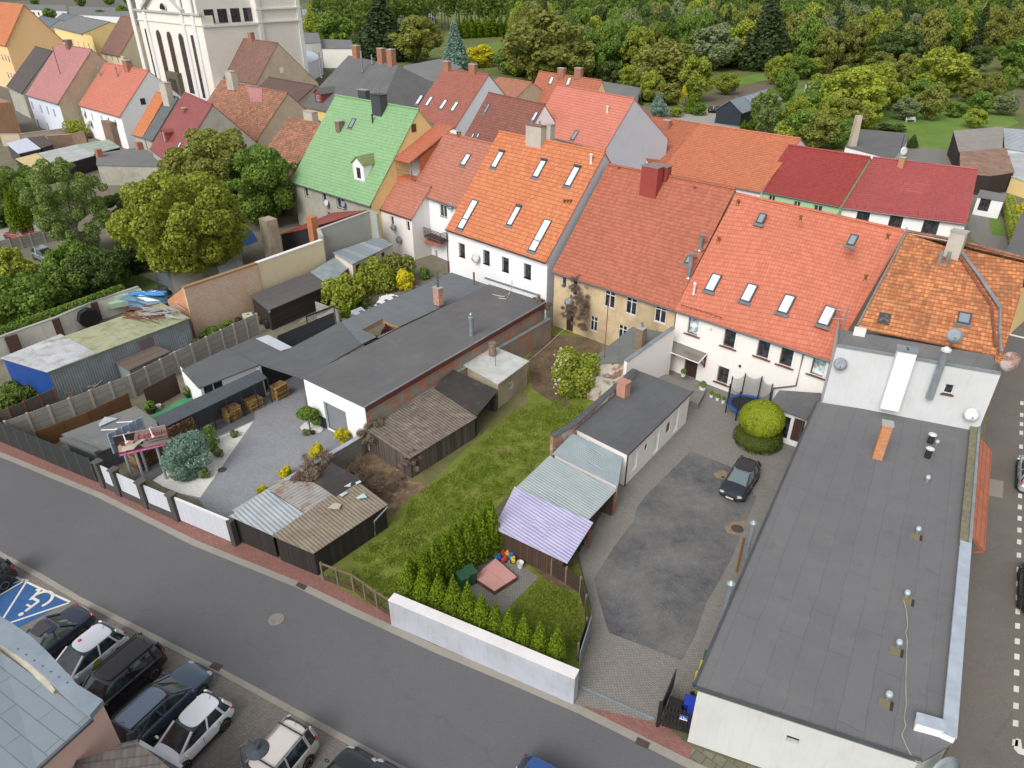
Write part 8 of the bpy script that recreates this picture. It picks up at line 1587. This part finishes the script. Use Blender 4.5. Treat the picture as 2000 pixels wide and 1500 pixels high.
# the wood
rd = random.Random(77); bx = [560, 620, 700, 860, 1000, 1030, 1240, 1350, 1500, 1620, 1760, 1880, 1960, 2100]; by = [-20, 50, 92, 56, 62, 150, 158, 132, 134, 145, 118, 105, 112, 140]
cand = []
while len(cand) < 980:
    y = rd.uniform(185, 470); x = rd.uniform(-.34, .9) * y; zc = y * cp + H * sp; px = 1000 + FPX * x / zc; py = 750 - FPX * (-H * cp + y * sp) / zc
    if px < 560 or px > 2120 or py > np.interp(px, bx, by): continue
    if any((a - x) ** 2 + (b_ - y) ** 2 < (7.2 if y < 330 else 8.0) ** 2 for a, b_, _, _ in cand): 
        if rd.random() < .995: continue
    cand.append((x, y, px, py))
cand.sort(key=lambda c: c[1]); mats_ = [LF_MID, LF_BRT, LF_OLV, LF_DRK, LF_MID, LF_OLV, LF_GRY]
for k, (x, y, px, py) in enumerate(cand[:290]):
    cone = rd.random() < .12; m = LF_SPR if cone else rd.choice(mats_); h_ = rd.uniform(11, 17) + (y - 200) * .015
    ftree('spruce' if cone else 'deciduous_tree', 'dark conifer in the dense wood behind the gardens' if cone else 'leafy tree in the dense wood behind the gardens', 'tree', (x, y, 0), h_ * (1.15 if cone else 1), rd.uniform(8.5, 13) * (.65 if cone else 1), 'cone' if cone else 'broad', m, rd.randint(0, 2), 'conifers of the wood' if cone else 'trees of the wood', rd.uniform(0, 6))
rest = cand[290:]; groups = [[] for _ in range(3)]
lb = []
for (x, y, px, py) in rest:
    h_ = rd.uniform(13, 19) + (y - 250) * .02; w_ = rd.uniform(9, 13)
    for l in lobes_broad(rd.randint(0, 999), h_, w_, 12, .3, 1.0, .22): lb.append((x + l[0], y + l[1], l[2], l[3]))
wd = leafobj('far_wood', (0, 0, 0), lb, 260000, .85, LF_DRK if 0 else leaf('far_wood_leaves', '66792f', '3c4e20'), 5, None); tag(wd, 'far edge of the dense green wood across the top', 'wood', None, 'stuff')
mb = MB()
for (x, y, px, py) in rest: mb.tube([(x, y, 0), (x, y, 9)], [.3, .15], 5, False)
tag(mb.build('far_wood_trunks', BARK), 'trunks of the far wood', 'wood', None, 'stuff')
us = tag(leafobj('undergrowth', (0, 0, 0), [(c[0] + rd.uniform(-4, 4), c[1] + rd.uniform(-4, 4), .6, 2.4) for c in cand[:420]], 60000, .8, LF_DRK, 8, None, tall=.5), 'low undergrowth on the floor of the wood', 'undergrowth', None, 'stuff')

def tufts(name, label, poly, n, size, m, seed):
    pts = Ps(poly); xs = [p.x for p in pts]; ys = [p.y for p in pts]; r = random.Random(seed); lb = []
    def inside(x, y):
        c = False; j = len(pts) - 1
        for i in range(len(pts)):
            a, b = pts[i], pts[j]
            if (a.y > y) != (b.y > y) and x < (b.x - a.x) * (y - a.y) / (b.y - a.y) + a.x: c = not c
            j = i
        return c
    while len(lb) < 700:
        x, y = r.uniform(min(xs), max(xs)), r.uniform(min(ys), max(ys))
        if inside(x, y): lb.append((x, y, .0, r.uniform(.25, .7)))
    o = leafobj(name, (0, 0, 0), lb, n, size, m, seed, None, tall=.12, shell=.1, up=1.0, flat=.2, thin=0); tag(o, label, 'grass', None, 'stuff')
tufts('grass', 'rough grass tufts growing over the lawn of the old sheds', [(650, 1120), (765, 1190), (800, 1150), (945, 1010), (1070, 880), (1140, 800), (1110, 780), (1030, 790), (870, 930), (790, 990), (760, 1040)], 44000, .07, leaf('lawn_tufts', '7c8830', '566620', .1), 3)
tufts('grass', 'short grass tufts of the play garden lawn', [(1000, 1195), (1062, 1140), (1120, 1160), (1138, 1195), (1130, 1270), (1110, 1280), (1040, 1250)], 12000, .07, leaf('lawn_tufts'), 4)
# ---------------------------------------------------------------- cars
RUB = plain('tyre_rubber', '1b1b1c', rough=.8); RIM = plain('alloy_rim', 'a4a7aa', '8a8d90', 3, .35, .6); CGL = glass('car_glass', (26, 32, 36), .04); CGL2 = paint('car_glass_sky', '5f6d70', .06); BLKP = plain('black_plastic', '222325', rough=.6)  # second car glass: sky reflection put into its grey base colour
HLT = paint('headlight', '9aa2a6', .08); RLT = paint('tail_light', 'a32420', .15); PLT = plain('blank_plate', 'd5d5d0', rough=.5)
def car(name, label, c, head, L=4.3, W=1.75, Hh=1.45, kind='hatch', body='22252b', roofrail=None, gl=None, metal=.3, roofc=None, dirty=.25):
    """built along +x (front), then turned; head = direction of the front"""
    c = Vector(c); rz = math.atan2(head.y, head.x); root = thing(name, label, 'car', (0, 0, 0)); pm = paint('car_paint_' + body, body, dirty, metal); rp_ = paint('car_roof_' + roofc, roofc, dirty, metal) if roofc else pm; w = W / 2; gm = gl or CGL
    # stations: x, half width, bottom z, shoulder z, deck z
    bl = .92 * Hh / 1.45 if kind != 'suv' else 1.05; hood = {'hatch': .26, 'wagon': .27, 'sedan': .28, 'suv': .25, 'mini': .2}[kind] * L; xf = L / 2; xr = -L / 2
    cow = xf - hood; rearb = {'hatch': xr + .12, 'wagon': xr + .1, 'sedan': xr + .2 * L, 'suv': xr + .08, 'mini': xr + .1}[kind]
    st = [(xr, w * .80, .34, .55, .62), (xr + .06, w * .90, .25, .74, .80), (xr + .28, w * .965, .2, bl - .06, bl), (xr + L * .2, w, .2, bl - .05, bl + .01), (0, w, .2, bl - .05, bl), (cow, w, .2, bl - .07, bl - .01), (cow + hood * .45, w * .985, .2, bl - .14, bl - .08), (xf - .3, w * .93, .2, bl - .24, bl - .19), (xf - .08, w * .82, .24, bl - .36, bl - .33), (xf, w * .70, .32, .5, .54)]
    mb = MB(); rings = []
    for x, hw, zb, zs, zd in st:
        ring = [(-hw * .9, zb), (-hw, zb + .14), (-hw * 1.0, (zb + zs) / 2), (-hw * .975, zs), (-hw * .86, zd), (-hw * .45, zd + .02), (0, zd + .03), (hw * .45, zd + .02), (hw * .86, zd), (hw * .975, zs), (hw * 1.0, (zb + zs) / 2), (hw, zb + .14), (hw * .9, zb)]
        rings.append(len(mb.v)); mb.v += [Vector((x, y, z)) for y, z in ring]
    for a, b in zip(rings, rings[1:]):
        for j in range(12): mb.f.append((a + j, b + j, b + j + 1, a + j + 1))
        mb.f.append((a + 12, b + 12, b, a))
    mb.f.append(tuple(rings[0] + j for j in range(13))); mb.f.append(tuple(rings[-1] + j for j in reversed(range(13))))
    bo = mb.build('body', pm, root, smooth=True); sb = bo.modifiers.new('smooth', 'SUBSURF'); sb.levels = 1; sb.render_levels = 2
    # greenhouse
    rf0 = cow - (.85 if kind != 'suv' else .62); rr = {'hatch': rearb + .32, 'wagon': rearb + .22, 'sedan': rearb + .7, 'suv': rearb + .12, 'mini': rearb + .25}[kind]; tz = Hh - .05; tw = w * .7
    lo = [(cow + .02, w * .80), (cow - .5, w * .90), (rearb + .3, w * .90), (rearb, w * .80)]; hi = [(rf0, tw * .93), (rf0 - .4, tw), (rr + .3, tw), (rr, tw * .92)]
    mb = MB(); A = [Vector((x, s_ * y, bl - .06)) for s_ in (1, -1) for x, y in (lo if s_ == 1 else lo[::-1])]; B = [Vector((x, s_ * y, tz)) for s_ in (1, -1) for x, y in (hi if s_ == 1 else hi[::-1])]
    n = len(A); mb.v = A + B; mb.f = [tuple(n + k for k in range(n))] + [(k, (k + 1) % n, n + (k + 1) % n, n + k) for k in range(n)]; mb.f = [tuple(reversed(f)) for f in mb.f]; wo_ = mb.build('windows', gm, root, smooth=True, bevel=.07); wo_.modifiers['bevel'].segments = 3
    # roof panel and pillars
    mb = MB(); e = .07; P0 = [Vector((x + (e if x > 0 else -e) * .5, (abs(y) + e) * (1 if y > 0 else -1), tz - .02)) for x, y in [(p.x, p.y) for p in B]]; ctr = Vector(((rf0 + rr) / 2, 0, 0))
    P1 = [Vector((lerp(Vector((p.x, p.y, 0)), ctr, .1).x, lerp(Vector((p.x, p.y, 0)), ctr, .1).y, tz + .045)) for p in P0]; P2 = [Vector((lerp(Vector((p.x, p.y, 0)), ctr, .45).x, lerp(Vector((p.x, p.y, 0)), ctr, .45).y, tz + .07)) for p in P0]
    mb.v = P0 + P1 + P2; mb.f = [tuple(2 * n + k for k in range(n))] + [((k + 1) % n, k, n + k, n + (k + 1) % n) for k in range(n)] + [(n + (k + 1) % n, n + k, 2 * n + k, 2 * n + (k + 1) % n) for k in range(n)] + [tuple(reversed(range(n)))]; mb.f = [tuple(reversed(f)) if len(f) == 4 else f for f in mb.f]
    ro = mb.build('roof', rp_, root, smooth=True); sr = ro.modifiers.new('smooth', 'SUBSURF'); sr.levels = 1; sr.render_levels = 2
    for s_ in (1, -1):
        o = lambda p, d=.012: p + Vector((0, s_ * d, 0))
        a4 = [Vector((x, s_ * y, bl - .06)) for x, y in lo]; b4 = [Vector((x, s_ * y, tz)) for x, y in hi]
        pil = [(o(a4[0]), o(b4[0]), .09, .06), (o(a4[3]), o(b4[3]), .16, .08)]
        pil.append((o(lerp(a4[1], a4[2], .45)), o(lerp(b4[1], b4[2], .35)), .07, .05))
        if kind in ('wagon', 'suv', 'hatch', 'mini'): pil.append((o(lerp(a4[1], a4[2], .92)), o(lerp(b4[1], b4[2], .92)), .12, .05))
        for q_ in pil: MB().beam(*q_).build('pillar', pm, root)
    wb = L * .295; wr = .32 if kind != 'suv' else .36
    for x in (wb, -wb):
        for s_ in (1, -1):
            ax = Vector((0, s_, 0)); cc = Vector((x + (.03 if x > 0 else 0), s_ * (w - .2), wr)); wh = MB().lathe(cc, [(wr * .8, 0), (wr, .03), (wr, .19), (wr * .9, .215), (wr * .66, .215)], 20, ax).build('wheel', RUB, root, smooth=False)
            mb = MB().lathe(cc + ax * .17, [(wr * .64, 0), (wr * .66, .045), (wr * .58, .05), (wr * .56, .01)], 20, ax).lathe(cc + ax * .17, [(wr * .18, 0), (wr * .16, .04)], 8, ax)
            for k in range(7): a = k * 6.283 / 7; d = Vector((math.cos(a), 0, math.sin(a))); mb.beam(cc + ax * .2 + d * wr * .12, cc + ax * .2 + d * wr * .6, .045, .03, ax)
            mb.build('rim', RIM, wh); MB().lathe(cc - ax * .02, [(wr * 1.16, 0), (wr * 1.16, .205)], 20, ax).build('wheel_arch', BLKP, root)
    zl = bl - .33
    for s_ in (1, -1):
        MB().blob(Vector((xf - .2, s_ * w * .68, zl + .03)), .15, .19, .07, 1, 10, 6, .02).build('headlight', HLT, root, smooth=True)
        if kind in ('wagon', 'suv', 'hatch'): MB().blob(Vector((xr + .14, s_ * w * .83, bl - .02)), .06, .06, .2, 1, 10, 6, .02).build('tail_light', RLT, root, smooth=True)
        else: MB().blob(Vector((xr + .12, s_ * w * .74, bl - .14)), .1, .2, .1, 1, 10, 6, .02).build('tail_light', RLT, root, smooth=True)
        MB().blob(Vector((cow - .12, s_ * (w + .1), bl + .03)), .07, .12, .08, 1, 8, 6, .02).build('mirror', pm, root, smooth=True)
        mb = MB()
        for x in (cow - .2, cow - 1.1, cow - 2.0):
            if x > xr + .7: mb.beam(Vector((x, s_ * (w + .004), .35)), Vector((x, s_ * (w - .008), bl - .1)), .015, .01)
        mb.beam(Vector((xr + .5, s_ * (w + .006), .24)), Vector((xf - .6, s_ * (w + .006), .24)), .06, .03); mb.build('door_seam', BLKP, root)
        for x in (cow - .95, cow - 1.85):
            if x > xr + .8: MB().beam(Vector((x, s_ * (w + .012), bl - .16)), Vector((x + .17, s_ * (w + .012), bl - .16)), .03).build('door_handle', pm, root)
    MB().box((xf - .03, 0, .5), .06, W * .5, .16, 0).build('grille', BLKP, root); MB().box((xf + .005, 0, .42), .02, .5, .11, 0).build('number_plate', PLT, root); MB().box((xr - .005, 0, .66), .03, .5, .11, 0).build('number_plate', PLT, root)
    if roofrail:
        for s_ in (1, -1): MB().beam(Vector((rf0 - .15, s_ * tw * .95, tz + .1)), Vector((rr + .15, s_ * tw * .95, tz + .1)), .05, .05).build('roof_rail', RIM if roofrail == 'silver' else BLKP, root)
        if roofrail == 'silver':
            for x in (rf0 - .5, rr + .5): MB().beam(Vector((x, -tw * 1.05, tz + .14)), Vector((x, tw * 1.05, tz + .14)), .05, .04).build('cross_bar', BLKP, root)
    MB().tube([Vector((rr + .25, 0, tz + .06)), Vector((rr + .1, 0, tz + .24))], .012, 4).build('aerial', BLKP, root)
    root.location = (c.x, c.y, .01); root.rotation_euler = (0, 0, rz); return root
def carpx(name, label, f, r, **k):
    """f, r = ground pixels under front and rear ends"""
    a, b = P(*f), P(*r); return car(name, label, (a + b) / 2, a - b, L=k.pop('L', (a - b).length), **k)
HD = Vector((math.cos(math.radians(62)), math.sin(math.radians(62)), 0)); PR_ = Vector((HD.y, -HD.x, 0))
def carw(name, label, px, which, fwd, L, W, **k):
    """px = ground pixel under a visible wheel on the camera's right-hand side; which 'f' or 'r' wheel; fwd = +1 nose up-right, -1 nose down-left"""
    h = HD * fwd; p = P(*px); wb = L * .295; c = p - PR_ * (W / 2 - .08) + (h * -wb if which == 'f' else h * wb); return car(name, label, c, h, L=L, W=W, **k)
carw('parked_car', 'black car cut by the left edge above the blue bay', (12, 1152), 'r', -1, 4.4, 1.8, Hh=1.6, kind='suv', body='1b1c1f')
sdn = carw('parked_car', 'dark navy saloon with a sunroof beside the blue bay', (163, 1243), 'r', -1, 4.55, 1.75, Hh=1.42, kind='sedan', body='2c3448', gl=paint('green_tint_glass', '4c5a54', .06))
sdn_r = MB().box((-.05, 0, 1.445), .75, .75, .02, 0).build('sunroof', paint('sunroof_glass', '38333a', .1), sdn)
w1 = carw('parked_car', 'white hatchback with an orange dot on its roof and yellow door sticker', (233, 1284), 'r', -1, 4.1, 1.78, Hh=1.5, kind='hatch', body='d8dbe4', metal=0, dirty=.3)
MB().lathe((-.35, -.32, 1.49), [(.09, 0), (.09, .06), (.02, .08)], 12).build('roof_beacon', plain('orange_beacon', 'd2593a'), w1)
for s_ in (1, -1): MB().lathe((-.2, s_ * .885, .72), [(.24, 0), (.24, .012)], 16, Vector((0, s_, 0))).build('door_sticker', plain('yellow_sticker', 'c9be3a'), w1)
carw('parked_car', 'black people carrier with roof rails between white hatchback and grey-blue estate', (303, 1325), 'r', -1, 4.65, 1.85, Hh=1.66, kind='suv', body='2a2628', roofrail='black')
carw('parked_car', 'grey-blue estate car parked with its nose to the street', (299, 1453), 'r', 1, 4.65, 1.8, Hh=1.48, kind='wagon', body='4a5a6e', roofrail='black', roofc='78879c')
carw('parked_car', 'small white hatchback with dark windows nearest the brown tiled roof', (440, 1424), 'r', -1, 3.65, 1.64, Hh=1.48, kind='mini', body='e2e4ea', metal=0, dirty=.3)
carw('parked_car', 'beige off-road car with silver roof rails and cross bars', (601, 1500), 'r', -1, 4.6, 1.82, Hh=1.74, kind='suv', body='b9b4ac', roofrail='silver', roofc='d8d0c8')
c = P(712, 1468, .6); car('parked_car', 'dark graphite car showing its bonnet at the bottom edge', Vector((c.x, c.y, 0)) - HD * 2.15, HD, L=4.4, W=1.8, Hh=1.4, kind='hatch', body='23272c', gl=paint('green_tint_glass'))
c = P(772, 1492, .6); car('parked_car', 'dark car with only its top corner showing at the bottom edge', Vector((c.x, c.y, 0)) - HD * 2.15, HD, L=4.2, W=1.75, Hh=1.5, kind='hatch', body='262a30')
sdir = (P(1332, 1495) - P(1000, 1338)).normalized(); c = P(1018, 1492, .7); car('moving_car', 'blue car driving on the street at the bottom edge', Vector((c.x, c.y, 0)) + sdir * 1.95 - Vector((-sdir.y, sdir.x, 0)) * .45, sdir, L=4.1, W=1.75, Hh=1.45, kind='hatch', body='2f5590')
yd = Vector((15.06, 35.9, 0)) - Vector((16.5, 38.0, 0)); yd.normalize()
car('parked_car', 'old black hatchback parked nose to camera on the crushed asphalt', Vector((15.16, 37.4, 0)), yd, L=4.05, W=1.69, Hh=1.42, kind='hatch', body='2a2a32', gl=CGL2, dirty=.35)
car('parked_car', 'black car with red tail lights on the driveway by the navy barn', P(1397, 219), Vector((.75, .65, 0)), L=4.3, W=1.8, Hh=1.5, kind='hatch', body='1c1d20')
car('parked_car', 'faded red car half hidden by the twin thuja at the left', P(42, 466), Vector((-.95, .3, 0)), L=4.4, W=1.8, Hh=1.4, kind='sedan', body='a04c48')
car('parked_car', 'grey car half hidden under the trees of the left yard', P(92, 508), Vector((.8, -.6, 0)), L=4.3, W=1.75, Hh=1.45, kind='hatch', body='80888a')
car('parked_car', 'silver car at the right edge beside the dashed bays', P(2012, 940), (P(1994, 900) - P(1990, 1100)).normalized(), L=4.3, W=1.75, Hh=1.45, kind='wagon', body='b0b6ba')
car('parked_car', 'black car at the right edge, nearer than the silver one', P(2022, 1165), (P(1994, 900) - P(1990, 1100)).normalized(), L=4.3, W=1.75, Hh=1.45, kind='wagon', body='1f2124')
car('parked_car', 'dark car at the right edge beyond the white marked bays', P(2006, 585), Vector((1, .2, 0)), L=4.2, W=1.75, Hh=1.45, kind='hatch', body='2a2f38')
# ---------------------------------------------------------------- corner building at bottom left, and the street lamp
def corner():
    root = thing('zinc_roof_building', 'pink building with standing seam zinc roof at the bottom left corner', 'building', P(20, 1500)); z = 5.6
    c0, c1 = P(199, 1371, z), P(78, 1500, z); u = (c1 - c0).normalized(); n = Vector((-u.y, u.x, 0)); 
    if n.x < 0: n = -n
    pink = plaster('pink_render', 'd9b5a8', 'c4a092', .3); zinc = brick('seamed_zinc', '808a92', '78828a', '5f686f', 2.6, .62, .02, .45, .3, '8b959c', .2); f = lambda a, b, zz: Vector((c0.x, c0.y, zz)) + u * a - n * b
    MB().poly([f(0, 0, 0), f(9, 0, 0), f(9, 0, z), f(0, 0, z)][::1]).poly([f(0, 9, 0), f(0, 0, 0), f(0, 0, z), f(0, 9, z)]).build('wall', pink, root)
    ro = [P(181, 1404, z + .35), P(74, 1501, z + .35), P(-120, 1690, z + .35), P(-250, 1500, z + 1.2), P(-60, 1225, z + .9), P(0, 1272, z + .8), P(107, 1350, z + .5)]
    MB().slab(ro, .15).build('roof', zinc, root, udir=(ro[0] - ro[6]).normalized())
    ar = [(-60, 1140), (0, 1203), (22, 1216), (60, 1242), (95, 1275), (125, 1308), (150, 1336), (201, 1367), (175, 1397), (112, 1345), (85, 1318), (50, 1288), (0, 1254), (-60, 1210)]
    zz = lambda k: z + .55
    MB().slab([P(x, y, z + .8) for x, y in ar], .25).build('curved_parapet', plain('pale_zinc_band', '94a0aa', '838f99', 1, .4, .3), root)
    MB().slab([P(x, y, z + .62) for x, y in ((-60, 1215), (0, 1254), (52, 1290), (88, 1322), (108, 1347), (104, 1353), (60, 1315), (0, 1266), (-60, 1235))], .4).build('cream_fascia', plain('cream_fascia', 'c9c2ae'), root)
    MB().beam(P(181, 1405, z + .3), P(74, 1502, z + .3), .12).build('gutter', M_GUT, root)
    # small bolts on the parapet
    for k in range(7): MB().lathe(P(35 + k * 16, 1268 + k * 11, z + .805), [(.03, 0), (.03, .03)], 6).build('rivet', M_GUT, root)
corner()
dr_ = thing('brown_tiled_house', 'dark brown tiled roof cut by the bottom edge', 'house', P(300, 1600)); z = 4.2
q_ = [P(78, 1506, z), P(228, 1461, z + .4), P(272, 1450, z + .5), P(356, 1500, z - .4), P(450, 1600, z - 1), P(60, 1620, z - 1)]
MB().slab([q_[0], q_[1], q_[2], q_[3], q_[4], q_[5]], .15).build('roof', tiles('dark_brown_tiles', '645c56', '564e4a', .34, .24, .5, .2), dr_); MB().tube([q_[1] + UP * .05, q_[2] + UP * .05], .1, 6).build('ridge_tiles', tiles('dark_brown_tiles'), dr_); MB().prism([(p.x, p.y) for p in [lerp(p, P(270, 1570, 3), .08) for p in (q_[0], q_[1], q_[2], q_[3], q_[4], q_[5])]], 0, 3.0).build('wall', plaster('pink_render'), dr_)
MB().beam(q_[2] + UP * .04, q_[3] + UP * .04, .14, .06).build('flashing', M_ZINC, dr_)
lp = P(503, 1464, 4.6); sl = thing('street_lamp', 'street lamp with round dark head seen from above at the bottom edge', 'street lamp', (lp.x, lp.y, 0)); dkm = plain('lamp_dark_grey', '3f464d', rough=.45)
MB().lathe(lp, [(.1, .32), (.12, .12), (.42, .04), (.44, 0), (.1, -.04)], 20).build('lamp_head', dkm, sl, smooth=False)
arm = [lp + UP * .3, lp + Vector((-.25, .0, .55)), lp + Vector((-.55, -.1, .35)), lp + Vector((-.62, -.2, -.3)), Vector((lp.x - .62, lp.y - .2, 0))]
MB().tube(arm, [.03, .035, .04, .05, .07], 8).build('pole', dkm, sl)
